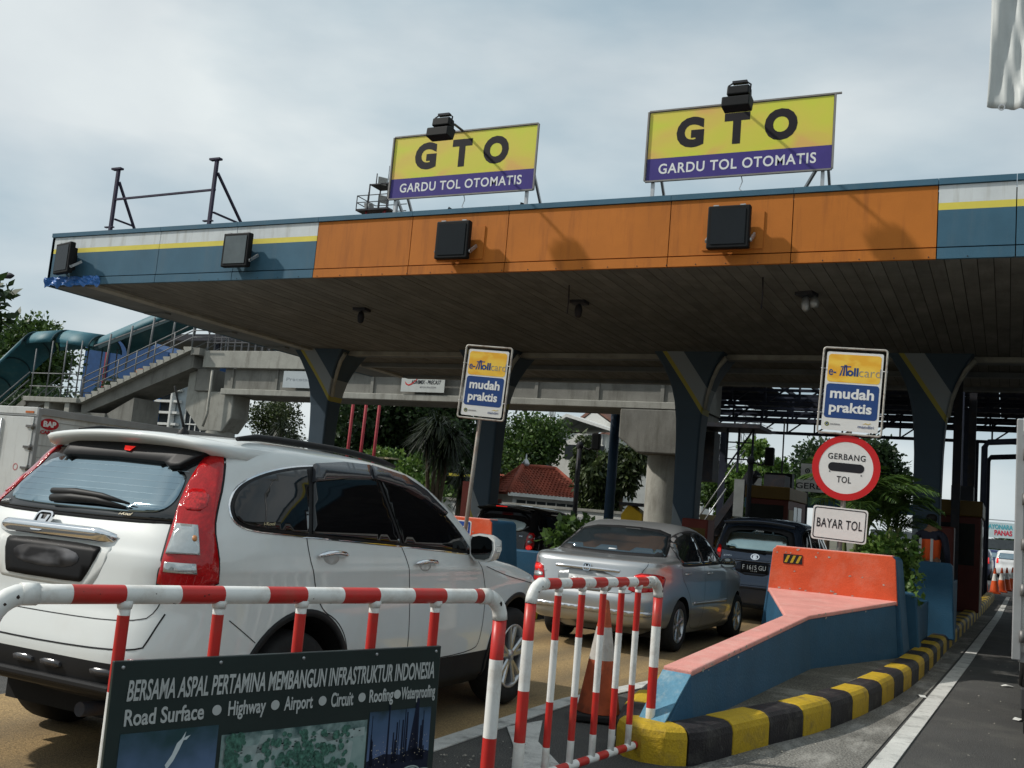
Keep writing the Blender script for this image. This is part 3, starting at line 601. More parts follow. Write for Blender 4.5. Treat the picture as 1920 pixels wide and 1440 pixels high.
# teal barrel roof over the stair
teal = mat('teal_roof_sheet', (.014, .105, .14), .6, var=.16, vs=2, dirt=((.1, .2, .2), .5, 1.5), spec=.5)
tealdark = mat('teal_roof_frame', (.02, .05, .06), .6)
tr = thing('stair_roof', 'teal half-round sheet roof over the footbridge stair', 'stair roof', (0, 0, 0))
def barrel(pts, r, y0, nm='roof_sheet'):
    b = MB(); vs = []; n = 13; k = len(pts)
    for (x, z) in pts:
        for j in range(n):
            a = math.pi*j/(n-1); vs.append((x, y0-math.cos(a)*r, z+math.sin(a)*r*.75))
    b.add(vs, [[i*n+j, (i+1)*n+j, (i+1)*n+j+1, i*n+j+1] for i in range(k-1) for j in range(n-1)], 0, True)
    o = b.build(nm, teal, tr, fixn=False); m = o.modifiers.new('thick', 'SOLIDIFY'); m.thickness = .03
    for (x, z) in (pts[0], pts[-1]):
        q = [(x, y0-math.cos(math.pi*j/12)*r*.985, z-.03+math.sin(math.pi*j/12)*r*.74) for j in range(13)]
        MB().tube(q, .035, 6).build('roof_rib', tealdark, tr)
barrel([(-34.6, 6.75), (-32.2, 7.55), (-29.7, 8.35), (-27.4, 8.9)], .95, 30.9)
barrel([(-36.6, 6.95), (-34.6, 6.75)], .9, 30.6)
barrel([(-38.2, 6.85), (-36.62, 6.93)], .9, 30.4)
barrel([(-42.8, 3.3), (-40.5, 5.05), (-38.2, 6.82)], .9, 30.2)
for q in range(4):
    x = -41.8+q*1.1; z = 4.05+q*.83; MB().tube([(x, 30.2-math.cos(math.pi*j/12)*.87, z-.03+math.sin(math.pi*j/12)*.63) for j in range(13)], .03, 6).build('roof_rib', tealdark, tr)
MB().bar((-34.5, 29.98, 6.72), (-27.5, 29.98, 8.86), .06, .14).build('eave_bar', tealdark, tr)
def pchip(xs, ys, xq):
    xs=np.asarray(xs,float); ys=np.asarray(ys,float); h=np.diff(xs); d=np.diff(ys)/h
    m=np.zeros_like(ys)
    for i in range(1,len(xs)-1):
        if d[i-1]*d[i]>0:
            w1=2*h[i]+h[i-1]; w2=h[i]+2*h[i-1]; m[i]=(w1+w2)/(w1/d[i-1]+w2/d[i])
    m[0]=d[0]; m[-1]=d[-1]
    xq=np.clip(xq,xs[0],xs[-1]); k=np.clip(np.searchsorted(xs,xq)-1,0,len(h)-1)
    t=(xq-xs[k])/h[k]; H=h[k]
    return ((2*t**3-3*t**2+1)*ys[k]+(t**3-2*t**2+t)*H*m[k]+(-2*t**3+3*t**2)*ys[k+1]+(t**3-t**2)*H*m[k+1])
class Body:
    """car body: a stack of rounded plan outlines; rows are height, rear end, front end, half width, rear and front squareness"""
    def __init__(s, rows):
        s.r=np.array(rows,float); s.z0=s.r[0,0]; s.z1=s.r[-1,0]
    def at(s,z): return [pchip(s.r[:,0],s.r[:,k],z) for k in range(1,6)]
    def F(s,P):
        z=P[:,2]; yr,yf,w,nr,nf=s.at(z); yc=(yr+yf)/2; a=np.maximum((yf-yr)/2,1e-3)
        n=np.where(P[:,1]<yc,nr,nf)
        v=(np.abs(P[:,0])/w)**n+(np.abs(P[:,1]-yc)/a)**n-1
        return np.where((z<s.z0)|(z>s.z1),5.0,v)
    def cast(s,p,d,tmax=7.0,step=.02):
        p=np.asarray(p,float); d=np.asarray(d,float); d=d/np.linalg.norm(d,axis=1)[:,None]
        n=len(p); t=np.zeros(n); hit=np.zeros(n,bool)
        for k in range(int(tmax/step)):
            f=s.F(p+d*t[:,None])<0
            hit|=f; t=np.where(hit,t,t+step)
            if hit.all(): break
        lo=t-step; hi=t.copy()
        for _ in range(22):
            m=(lo+hi)/2; ins=s.F(p+d*m[:,None])<0
            hi=np.where(ins,m,hi); lo=np.where(ins,lo,m)
        return p+d*hi[:,None],hit
    def normal(s,P,e=.004):
        g=np.stack([s.F(P+np.eye(3)[k]*e)-s.F(P-np.eye(3)[k]*e) for k in range(3)],1)
        return g/np.maximum(np.linalg.norm(g,axis=1),1e-9)[:,None]
def resample(P, n):
    P = np.asarray(P, float); d = np.r_[0, np.cumsum(np.linalg.norm(np.diff(P, axis=0), axis=1))]; t = np.linspace(0, d[-1], n)
    return np.stack([np.interp(t, d, P[:, k]) for k in range(P.shape[1])], 1)
def half_outline(w, yr, yf, nr, nf, n):
    yc = (yr+yf)/2; a = (yf-yr)/2; out = []
    th = np.linspace(0, math.pi/2, 500)
    q = np.stack([w*np.sin(th)**(2/nr), yc-a*np.cos(th)**(2/nr)], 1)
    f = np.stack([w*np.cos(th)**(2/nf), yc+a*np.sin(th)**(2/nf)], 1)
    return np.vstack([resample(q, n), resample(f, n)[1:]])
def chaikin(p, it=2, closed=True):
    p = [np.array(a, float) for a in p]
    for _ in range(it):
        q = []; n = len(p)
        for i in range(n if closed else n-1):
            a, b = p[i], p[(i+1) % n]; q += [a*.75+b*.25, a*.25+b*.75]
        p = q if closed else [p[0]]+q+[p[-1]]
    return p
MODES = {'R': (lambda u, v: ((2.0, u, v), (-1, 0, 0))), 'L': (lambda u, v: ((-2.0, u, v), (1, 0, 0))),
    'rear': (lambda u, v: ((u, -2.6, v), (0, 1, 0))), 'front': (lambda u, v: ((u, 5.6, v), (0, -1, 0))),
    'cR': (lambda u, v: ((u*.7071+1.6, u*.7071-1.6, v), (-.7071, .7071, 0))), 'cL': (lambda u, v: ((-u*.7071-1.6, u*.7071-1.6, v), (.7071, .7071, 0))),
    'top': (lambda u, v: ((u, v, 3.0), (0, 0, -1)))}
class Car:
    def __init__(s, name, label, rows, paint, cladding, loc, rz=0.0, wheels=(0, 2.6), wr=.36, track=.86, arch=.45, clad=(.46, .46), res=.035, group=None, rim='spoke', cat='car', archblack=True, wheel_parts=True):
        s.B = Body(rows); s.root = thing(name, label, cat, loc, rz, group); s.paint = paint; s.res = res
        B = s.B; zs = np.linspace(B.z0, B.z1, 800); v = np.array([[z, B.at(np.array([z]))[0][0], B.at(np.array([z]))[1][0], B.at(np.array([z]))[2][0]] for z in zs])
        d = np.r_[0, np.cumsum(np.linalg.norm(np.diff(v, axis=0), axis=1))]; k = int(d[-1]/res)+2
        zz = np.interp(np.linspace(0, d[-1], k), d, zs); zz = np.unique(np.r_[zz, clad[0], clad[1]])
        n = max(18, int(1.6/res)); N = None; V = []
        for z in zz:
            yr, yf, w, nr, nf = [a[0] for a in B.at(np.array([z]))]; h = half_outline(w, yr, yf, nr, nf, n)
            full = np.vstack([h, (h*[-1, 1])[::-1][1:-1]]); N = len(full); V += [(p[0], p[1], z) for p in full]
        F = []; M = []
        for i in range(len(zz)-1):
            zc = (zz[i]+zz[i+1])/2
            for j in range(N):
                a, b = i*N+j, i*N+(j+1) % N; F.append((a, b, b+N, a+N))
                yy = (V[a][1]+V[b][1])/2; M.append(1 if zc < (clad[1] if yy < -.5 or yy > wheels[1]+.5 else clad[0]) else 0)
        F.append(tuple(range(N))[::-1]); M.append(2); F.append(tuple((len(zz)-1)*N+j for j in range(N))); M.append(0)
        mb = MB(); mb.v = V; mb.f = [list(f) for f in F]; mb.m = M; mb.sm = [True]*len(F)
        dark = mat('wheel_well', (.008, .008, .008), .95)
        me = mb.mesh('body', [paint, cladding, dark])
        ob = link('body', me, s.root)
        # wheel openings cut through the sides
        cut = MB()
        for y in wheels:
            for sg in (-1, 1):
                prof = [(0, sg*.52), (arch, sg*.52), (arch, sg*1.15), (0, sg*1.15)]; c = MB().lathe([(max(r, .0005), h) for r, h in prof], 40, 2, 'x', (0, y, wr)); cut.add(c.v, c.f, 2)
        cme = cut.mesh('cut', [paint, cladding, dark]); co = link('cut', cme, s.root)
        bo = ob.modifiers.new('b', 'BOOLEAN'); bo.object = co; bo.operation = 'DIFFERENCE'; bo.solver = 'EXACT'
        try: bo.material_mode = 'INDEX'
        except Exception: pass
        bpy.context.view_layer.update()
        nm = bpy.data.meshes.new_from_object(ob.evaluated_get(bpy.context.evaluated_depsgraph_get()))
        bpy.data.objects.remove(co); ob.modifiers.clear(); ob.data = nm; nm.name = 'body'
        bm = bmesh.new(); bm.from_mesh(nm)
        for f in bm.faces: f.smooth = f.material_index != 2
        c2 = bm.copy(); bmesh.ops.delete(c2, geom=[f for f in c2.faces if f.material_index == 0], context='FACES'); cm = bpy.data.meshes.new('lower_cladding'); c2.to_mesh(cm); c2.free()
        bmesh.ops.delete(bm, geom=[f for f in bm.faces if f.material_index != 0], context='FACES'); bm.to_mesh(nm); bm.free()
        for x in (nm, cm):
            while len(x.materials) < 3: x.materials.append(None)
            for k_, m in enumerate((paint, cladding, dark)): x.materials[k_] = m
            x.set_sharp_from_angle(angle=R(40))
        link('lower_cladding', cm, s.root); s.body = ob
        for y in wheels:
            for sg in (1, -1): s.wheel(sg*track, y, wr, rim, sg, wheel_parts)
            if archblack:
                for md in ('R', 'L'):
                    out_ = [(y+(arch+.035)*math.cos(R(a)), wr+(arch+.035)*math.sin(R(a))) for a in range(-12, 193, 6)]
                    inn = [(y+(arch-.004)*math.cos(R(a)), wr+(arch-.004)*math.sin(R(a))) for a in range(192, -13, -6)]
                    s.patch('wheel_arch_trim', out_+inn, md, black_plastic, .006, 0, grid=.05)
    def cast(s, uv, mode):
        pd = [MODES[mode](u, v) for u, v in uv]; return s.B.cast([a for a, _ in pd], [b for _, b in pd])
    def patch(s, name, outline, mode, m, off=.004, it=2, grid=.05, parent=None, skirt=.012, both=False):
        """panel of the given outline lying on the body surface, off metres proud of it"""
        ol = chaikin(outline, it) if it else [np.array(p, float) for p in outline]
        q = []
        for i in range(len(ol)):
            a, b = ol[i], ol[(i+1) % len(ol)]; k = max(1, int(np.linalg.norm(b-a)/grid)); q += [a+(b-a)*t/k for t in range(k)]
        lo = np.min(q, axis=0); hi = np.max(q, axis=0); nb = len(q); pts = [Vector(p) for p in q]
        qa = np.array(q)
        for u in np.arange(lo[0]+grid/2, hi[0], grid):
            for v in np.arange(lo[1]+grid/2, hi[1], grid):
                if np.min(np.hypot(qa[:, 0]-u, qa[:, 1]-v)) > grid*.45: pts.append(Vector((u, v)))
        r = delaunay_2d_cdt(pts, [], [list(range(nb))], 1, 1e-5)
        uv = [(p.x, p.y) for p in r[0]]; P, hit = s.cast(uv, mode); Nn = s.B.normal(P); Q = P+Nn*off
        fs = [list(f) for f in r[2]]; ok = set(i for i in range(len(uv)) if hit[i]); fs = [f for f in fs if all(i in ok for i in f)]
        used = sorted({i for f in fs for i in f}); rm = {k: i for i, k in enumerate(used)}; fs = [[rm[i] for i in f] for f in fs]; Q = Q[used]; Nn = Nn[used]
        cnt = {}
        for f in fs:
            for i in range(len(f)):
                e = (f[i], f[(i+1) % len(f)]); cnt[tuple(sorted(e))] = cnt.get(tuple(sorted(e)), [])+[e]
        mb = MB(); mb.add([tuple(p) for p in Q], fs, 0, True); bd = [e[0] for e in cnt.values() if len(e) == 1]
        idx = {}
        for e in bd:
            for i in e:
                if i not in idx: idx[i] = len(mb.v); mb.v.append(tuple(Q[i]-Nn[i]*skirt))
        for a, b in bd: mb.f.append([b, a, idx[a], idx[b]]); mb.m.append(0); mb.sm.append(False)
        me = mb.mesh(name, m); return link(name, me, parent or s.root)
    def line(s, pts, mode, w=.006, m=None, name='panel_gap', off=.0012, parent=None):
        """narrow dark shut line running over the body"""
        p = resample(np.array(chaikin(pts, 2, False)), max(8, int(len(pts)*8))); P, h = s.cast([tuple(a) for a in p], mode); Nn = s.B.normal(P); vs = []
        for i in range(len(P)):
            d = P[min(i+1, len(P)-1)]-P[max(i-1, 0)]; d /= np.linalg.norm(d); sdir = np.cross(Nn[i], d); c = P[i]+Nn[i]*off
            vs += [tuple(c-sdir*w/2), tuple(c+sdir*w/2)]
        mb = MB(); mb.add(vs, [[2*i, 2*i+1, 2*i+3, 2*i+2] for i in range(len(P)-1)], 0); return mb.build(name, m or black_plastic, parent or s.root, fixn=False)
    def on(s, u, v, mode, off=0):
        P, h = s.cast([(u, v)], mode); n = s.B.normal(P); return Vector(P[0]+n[0]*off), Vector(n[0])
    def frame_on(s, u, v, mode, off=.004, xd=None):
        p, n = s.on(u, v, mode, off); x = Vector(xd or {'R': (0, 1, 0), 'L': (0, -1, 0), 'rear': (1, 0, 0), 'front': (-1, 0, 0)}[mode]); y = n.cross(x).normalized(); x = y.cross(n); return frame(p, x, y)
    def wheel(s, x, y, r, style, sg, parts=True):
        w = bpy.data.objects.new('wheel', None); col.objects.link(w); w.parent = s.root; w.location = (x, y, r)
        tw = .225; b = MB(); b.lathe([(r*.66, -sg*tw), (r*.93, -sg*tw), (r*.995, -sg*tw*.85), (r, -sg*tw*.5), (r*.995, -sg*.03), (r*.95, -sg*.004), (r*.84, sg*.006), (r*.72, sg*.002), (r*.645, -sg*.012)], 40, 0, 'x'); b.build('tyre', rubber, w)
        rm = mat('alloy_rim', (.50, .51, .52), .3, .85, var=.06); dk = mat('brake_dark', (.012, .012, .013), .7)
        b = MB(); b.lathe([(.001, -sg*.09), (r*.64, -sg*.09)], 30, 0, 'x'); b.build('brake_disc', dk, w)
        b = MB(); b.lathe([(r*.60, -sg*.1), (r*.60, -sg*.02), (r*.63, -sg*.005), (r*.665, -sg*.004), (r*.665, -sg*.02)], 40, 0, 'x')
        b.lathe([(.001, -sg*.012), (r*.12, -sg*.014), (r*.155, -sg*.03), (r*.16, -sg*.07)], 20, 0, 'x')
        ns = 5 if style == 'spoke' else (6 if style == 'six' else 7)
        for k in range(ns):
            a = 2*math.pi*k/ns+.3
            for da in ((-.17, .17) if style == 'spoke' else (0,)):
                for (r0, r1, w0, w1, x0, x1) in ((.10, .62, .055 if style == 'spoke' else .085, .075 if style == 'spoke' else .12, -.018, -.012),):
                    c0, c1 = a+da*.7, a+da*1.25; u0 = Vector((0, math.cos(c0), math.sin(c0))); u1 = Vector((0, math.cos(c1), math.sin(c1))); t0 = Vector((0, -math.sin(c0), math.cos(c0))); t1 = Vector((0, -math.sin(c1), math.cos(c1)))
                    X = Vector((1, 0, 0)); vs = []
                    for e, (u, t, rr, ww, xx) in enumerate(((u0, t0, r0, w0, x0), (u1, t1, r1, w1, x1))):
                        for i, dp in ((-1, -.012), (-.55, 0), (.55, 0), (1, -.012)): vs.append(u*rr*r+t*i*ww*r+X*sg*(xx+dp))
                        for i in (1, -1): vs.append(u*rr*r+t*i*ww*r+X*sg*(xx-.06))
                    b.add(vs, [(i, (i+1) % 6, 6+(i+1) % 6, 6+i) for i in range(6)], 0)
        b.build('rim', rm, w)
def flip(o): return [(-u, v) for u, v in o][::-1]

glass_dark = mat('tinted_glass', (.004, .004, .005), .03, var=.05, spec=.55)
glass_rear = mat('rear_glass', (.27, .355, .40), .06, 1.0, var=.12, vs=2)
lamp_red = mat('tail_lamp_red', (.40, .006, .008), .12, var=.2, vs=30, coat=.6, bump=.15, bs=70)
lamp_hot = mat('tail_lamp_lit', (.75, .02, .015), .15, var=.25, vs=30, coat=.6, emit=.6)
lamp_clear = mat('tail_lamp_clear', (.46, .49, .49), .1, .55, var=.12, vs=20, coat=.8, bump=.05, bs=60)
plate_black = mat('number_plate_black', (.010, .010, .011), .5, spec=.12)
mirror_m = mat('mirror_glass', (.42, .46, .46), .04, 1.0, var=.02)
# ================================================================ 1. the white off-roader in front
pearl = mat('pearl_white_paint', (.66, .68, .665), .45, var=.02, vs=2, coat=.8, spec=.2, dirt=((.42, .36, .24), .10, 2.0))
SUVR = [(.22,-.47,3.43,.80,6,4),(.30,-.50,3.52,.87,6,4),(.38,-.58,3.54,.885,6,4),(.425,-.90,3.56,.895,6.5,4),(.46,-.985,3.58,.90,6.5,4),(.60,-1.01,3.6,.91,7,4),(.655,-1.005,3.6,.913,7,4),(.72,-.985,3.6,.915,7,4),
(.80,-.955,3.58,.917,7,4.2),(.86,-.93,3.55,.918,7,4.5),(.95,-.92,3.46,.917,7,5),(1.0,-.915,3.28,.919,7,5),(1.05,-.91,2.98,.922,7,5.5),
(1.10,-.90,2.6,.912,7,6),(1.14,-.88,2.44,.903,7,6.5),(1.20,-.85,2.32,.885,7,6.5),(1.30,-.78,2.17,.858,6.5,6.5),(1.40,-.70,2.0,.828,6.5,6.5),
(1.50,-.62,1.82,.797,6,6),(1.58,-.555,1.64,.772,6,6),(1.64,-.50,1.47,.745,5.5,6),(1.69,-.45,1.2,.70,5,5),(1.72,-.40,0.9,.63,4.5,4.5),(1.74,-.28,0.5,.50,3.5,3.5),(1.75,-.1,0.2,.25,2.5,2.5)]
c = Car('white_suv', 'large white SUV with tall red tail lamps behind the striped barrier', SUVR, pearl, black_plastic, (-4.31, 4.57, 0), R(0), (0, 2.74), .365, .885, .455, (.455, .61), .028)
root = c.root
WIN = [(-.545,1.33),(-.53,1.40),(-.45,1.485),(-.30,1.555),(-.10,1.60),(.12,1.625),(.43,1.65),(.80,1.655),(1.1,1.62),(1.35,1.54),(1.6,1.41),(1.80,1.27),(1.93,1.145),(1.6,1.163),(.95,1.197),(.64,1.21),(.0,1.238),(-.30,1.252),(-.44,1.262),(-.52,1.285)]
def grow(o, e):
    cx = np.mean(np.array(o), axis=0); q = []
    n = len(o)
    for i in range(n):
        a = np.array(o[i-1]); b = np.array(o[i]); d = np.array(o[(i+1) % n]); t = d-a; nn = np.array([t[1], -t[0]])/np.linalg.norm(t)
        if (b-cx).dot(nn) < 0: nn = -nn
        q.append(tuple(b+nn*e))
    return q
def cutpoly(o, f):
    """keep the part of the outline where f(u,v) >= 0 (straight cut)"""
    q = []; n = len(o)
    for i in range(n):
        a, b = o[i], o[(i+1) % n]; fa, fb = f(a), f(b)
        if fa >= 0: q.append(a)
        if fa*fb < 0: t = fa/(fa-fb); q.append((a[0]+(b[0]-a[0])*t, a[1]+(b[1]-a[1])*t))
    return q
W2 = [tuple(p) for p in chaikin(WIN, 2)]
def split1(p): return p[0]-(.01+(p[1]-1.24)*.24)
def split2(p): return p[0]-(.95-(p[1]-1.2)*.42)
for md in ('R', 'L'):
    c.patch('window_trim', grow(W2, .008), md, chrome, .003, 0, .035)
    c.patch('window_frame', W2, md, black_plastic, .0065, 0, .035)
    g = grow(W2, -.016)
    c.patch('quarter_window', cutpoly(g, lambda p: -split1(p)-.02), md, glass_dark, .0125, 0, .035)
    c.patch('rear_door_window', cutpoly(cutpoly(g, lambda p: split1(p)-.02), lambda p: -split2(p)-.018), md, glass_dark, .0125, 0, .035)
    c.patch('front_door_window', cutpoly(g, lambda p: split2(p)-.018), md, glass_dark, .0125, 0, .035)
    vis = mat('smoked_visor', (.035, .038, .045), .18, var=.1, spec=.5, coat=.3)
    c.patch('rain_visor', [(.13,1.632),(.43,1.66),(.72,1.664),(.70,1.59),(.43,1.575),(.09,1.535)], md, vis, .03, 0, .05, skirt=.02)
    c.patch('rain_visor', [(.735,1.664),(1.1,1.628),(1.35,1.55),(1.6,1.415),(1.57,1.40),(1.3,1.50),(1.1,1.55),(.715,1.59)], md, vis, .03, 0, .05, skirt=.02)
    # doors: shut lines round each door, the lower belt of the panel, handles
    c.line([(-.01,1.235),(-.005,1.12),(.06,.97),(.14,.84),(.3,.78),(.42,.66),(.47,.47),(.75,.46),(1.11,.46)], md, .007)
    c.line([(.95,1.195),(1.02,1.06),(1.07,.84),(1.11,.58),(1.11,.46)], md, .007)
    c.line([(1.95,1.14),(2.08,.98),(2.13,.8),(2.12,.55),(2.05,.46),(1.11,.46)], md, .007)
    c.line([(-.56,.82),(-.37,.70)], md, .005); c.line([(2.1,1.06),(2.5,.98),(2.9,.93),(3.15,.9)], md, .006)
    for hy, hz in ((.055, 1.135), (1.075, 1.085)):
        c.patch('handle_recess', circ(hy+.14, hz-.005, .075, 16, .04), md, mat('recess_white', (.55, .56, .55), .4), .001, 0, .03, skirt=.003)
        P = [c.on(hy+t*.28, hz+.012*math.sin(math.pi*t), md, .012+.028*math.sin(math.pi*t)**.5)[0] for t in (0, .08, .2, .4, .6, .8, .92, 1)]
        b = MB(); b.tube(P, [.007, .014, .018, .016, .015, .017, .013, .007], 8); b.build('door_handle', chrome, root)
    # mirror
    sg = 1 if md == 'R' else -1
    mr = bpy.data.objects.new('wing_mirror', None); col.objects.link(mr); mr.parent = root; mr.location = (sg*.99, 1.83, 1.20); mr.rotation_euler = (0, 0, R(-8*sg))
    b = MB(); vs = []; P0 = [(-.10, .055), (-.085, .085), (-.02, .1), (.07, .095), (.115, .07), (.125, .0), (.10, -.075), (.05, -.095), (-.04, -.095), (-.085, -.06)]
    n = len(P0)
    for yy, sc in ((0, 1.0), (.05, 1.0), (.11, .86), (.15, .5)): vs += [(p[0]*sc*sg, yy, p[1]*sc) for p in P0]
    b.add(vs, [[i*n+j, i*n+(j+1) % n, (i+1)*n+(j+1) % n, (i+1)*n+j] for i in range(3) for j in range(n)]+[[3*n+j for j in range(n)]], 0, True); b.build('shell', pearl, mr)
    b = MB(); b.add([(p[0]*sg, .001, p[1]) for p in P0], [list(range(n))]); b.build('rim_inside', pearl, mr)
    b = MB(); plate2(b, frame((0, -.004, 0), (sg, 0, 0), (0, 0, 1)) if sg > 0 else frame((0, -.004, 0), (1, 0, 0), (0, 0, 1)), [(p[0]*.84*(1 if sg > 0 else -1), p[1]*.84) for p in P0], .002); b.build('mirror_glass', mat('dark_mirror', (.10, .11, .11), .05, 1.0, var=.02), mr)
    MB().box((.118*sg-.006, .02, -.02), (.118*sg+.006, .08, .025)).build('turn_lamp', lamp_clear, mr, .004)
    MB().bar((-.05*sg, .07, -.05), (-.16*sg, .08, -.07), .06, .05).build('bracket', black_plastic, mr)
# windscreen, roof rails
c.patch('windscreen', [(-.72,1.2),(-.64,1.6),(0,1.66),(.64,1.6),(.72,1.2),(0,1.17)], 'front', glass_dark, .004, 1, .08)
roofrail = MB()
for sg in (1, -1):
    P = [c.on(sg*(.60-.02*(abs(y-.3))), y, 'top', .028)[0] for y in np.linspace(-.33, 1.25, 12)]
    b = MB(); b.tube(P, [.012]+[.02]*10+[.012], 8); b.build('roof_rail', black_plastic, root)
# rear hatch
gl = [(-.60,1.60),(-.3,1.625),(0,1.635),(.3,1.625),(.60,1.60),(.655,1.45),(.70,1.285),(.60,1.275),(0,1.265),(-.60,1.275),(-.70,1.285),(-.655,1.45)]
c.patch('window_frame', grow(gl, .015), 'rear', black_plastic, .003, 1, .06)
rw = c.patch('rear_window', gl, 'rear', mat('rear_glass_border', (.012, .013, .014), .05, spec=.5, coat=.3), .008, 1, .035)
inner = [(-.50,1.56),(0,1.59),(.50,1.56),(.58,1.40),(.56,1.325),(.48,1.30),(0,1.292),(-.48,1.30),(-.56,1.325),(-.58,1.40)]
c.patch('heated_glass', inner, 'rear', glass_rear, .0135, 2, .035, parent=rw, skirt=.006)
for i in range(7):
    z = 1.33+i*.032; c.line([(-.53, z), (-.2, z+.003), (.2, z+.003), (.53, z)], 'rear', .0016, mat('heater_wire', (.22, .29, .33), .12, 1.0), 'heater_wire', .0142, rw)
blk = c.patch('spoiler_underside', [(-.42,1.615),(-.40,1.56),(-.36,1.548),(-.33,1.556),(0,1.56),(.36,1.552),(.41,1.53),(.47,1.535),(.575,1.63),(.3,1.66),(0,1.665),(-.3,1.65)], 'rear', black_plastic, .035, 0, .05, skirt=.03)
b = MB(); b.add([tuple(c.on(x, z, 'rear', .045)[0]) for x, z in ((.02, 1.615), (.10, 1.613), (.085, 1.588), (.04, 1.592))], [(0, 1, 2, 3)]); b.build('high_brake_lamp', lamp_hot, root)
# spoiler: swept shelf along the roof edge
b = MB(); vs = []; nn = 23
for i in range(nn):
    t = -1+2*i/(nn-1); x = t*.70; yb = -.55-.06*(1-abs(t)**2.2)+(.16*max(0, abs(t)-.86)/.14); yt = yb+.30; zt = 1.735-.055*abs(t)**2.6; zb = 1.685-.055*abs(t)**2.6-.01*abs(t)
    vs += [(x, yt, zt-.005), (x, yb+.1, zt), (x, yb+.02, zt-.012), (x, yb, zt-.03), (x, yb+.02, zb), (x, yb+.16, zb-.045)]
b.add(vs, [[i*6+j, i*6+j+1, (i+1)*6+j+1, (i+1)*6+j] for i in range(nn-1) for j in range(5)]+[[0, 1, 2, 3, 4, 5], [(nn-1)*6+j for j in range(6)][::-1]], 0, True); b.build('spoiler', pearl, root)
# tail lamps (outline along the rear corner)
TL = [(-.02,1.665),(.06,1.655),(.085,1.62),(.10,1.47),(.085,1.36),(.075,1.27),(.10,1.16),(.115,1.09),(.118,.975),(-.115,.965),(-.118,1.06),(-.085,1.26),(-.045,1.42),(-.03,1.55)]
def cu(x, y): return ((x-1.6)*.7071+(y+1.6)*.7071)/1.0
def corner(pts3):
    return [(round((x+y)*.7071-0.0, 4), z) for x, y, z in pts3]
t3 = [(.54,-.45,1.665),(.59,-.44,1.655),(.63,-.455,1.61),(.70,-.53,1.47),(.745,-.60,1.36),(.785,-.65,1.26),(.835,-.665,1.16),(.845,-.655,1.10),(.85,-.64,.975),(.685,-.875,.965),(.69,-.87,1.06),(.655,-.79,1.26),(.60,-.69,1.41),(.56,-.57,1.55)]
tl2 = corner(t3)
k1 = corner([(.662,-.77,1.265),(.735,-.705,1.265),(.80,-.74,1.13),(.69,-.845,1.125)]); k2 = corner([(.70,-.855,1.09),(.80,-.76,1.09),(.81,-.755,1.045),(.705,-.86,1.045)])
k3 = corner([(.60,-.66,1.44),(.675,-.585,1.44),(.72,-.64,1.335),(.655,-.75,1.335)])
for md in ('cR', 'cL'):
    c.patch('lamp_gasket', grow(tl2, .012), md, black_plastic, .002, 1, .05)
    tl = c.patch('tail_lamp', tl2, md, lamp_red, .012, 1, .04)
    c.patch('clear_lens', k1, md, lamp_clear, .0165, 0, .025, parent=tl, skirt=.005); c.patch('clear_lens', k2, md, lamp_clear, .0165, 0, .025, parent=tl, skirt=.005)
    c.patch('amber_bulb', corner([(.735,-.735,1.215),(.755,-.725,1.215),(.758,-.725,1.19),(.738,-.735,1.19)]), md, mat('amber_bulb', (.5, .2, .06), .3, coat=.5), .019, 1, .02, parent=tl, skirt=.003)
    c.patch('brake_lens', k3, md, mat('tail_lamp_inner', (.47, .010, .012), .1, var=.5, vs=60, coat=.8, bump=.25, bs=70), .0145, 1, .03, parent=tl, skirt=.004)
    rs = []
# number plate in its recess, garnish, emblem, wiper, shut lines, bumper reflectors
rec = [(-.40,1.145),(.36,1.145),(.385,1.11),(.32,.94),(.27,.92),(-.32,.92),(-.365,.945),(-.43,1.11)]
c.patch('plate_recess', rec, 'rear', mat('recess_shadow_white', (.62, .63, .61), .35), .0015, 1, .05, skirt=.003)
pl = c.patch('number_plate', [(-.345,1.13),(.30,1.13),(.315,1.10),(.245,.955),(.22,.945),(-.285,.945),(-.31,.96),(-.36,1.10)], 'rear', plate_black, .008, 1, .06)
smear = bpy.data.materials.new('blurred_plate'); smear.use_nodes = True
def _sm():
    t = smear.node_tree; N = t.nodes; L = t.links; b = N['Principled BSDF']; b.inputs['Roughness'].default_value = .6; b.inputs['Specular IOR Level'].default_value = .1; co = N.new('ShaderNodeTexCoord'); mp_ = N.new('ShaderNodeMapping'); mp_.inputs['Scale'].default_value = (4, 4, 9); L.new(co.outputs['Object'], mp_.inputs[0])
    no = N.new('ShaderNodeTexNoise'); no.inputs['Scale'].default_value = 1.3; no.inputs['Detail'].default_value = 2; L.new(mp_.outputs[0], no.inputs[0]); cr = N.new('ShaderNodeValToRGB'); cr.color_ramp.elements[0].position = .42; cr.color_ramp.elements[0].color = (.02, .02, .022, 1); cr.color_ramp.elements[1].position = .75; cr.color_ramp.elements[1].color = (.17, .17, .18, 1)
    L.new(no.outputs[0], cr.inputs[0]); L.new(cr.outputs[0], b.inputs['Base Color'])
_sm()
c.patch('plate_face', [(-.29,1.10),(.20,1.10),(.18,1.0),(-.26,1.0)], 'rear', smear, .0095, 2, .05, parent=pl, skirt=.002)
b = MB(); vs = []; nn = 19
for i in range(nn):
    x = -.46+.84*i/(nn-1); e = min(1, min(i, nn-1-i)/1.5); hz = .022+.018*e; p, n = c.on(x, 1.17, 'rear', 0)
    for dz, of in ((hz*.9, .004), (hz*.75, .035*e+.006), (.0, .05*e+.008), (-hz*.8, .035*e+.006), (-hz*.9, .003)): vs.append(p+n*of+Vector((0, 0, dz)))
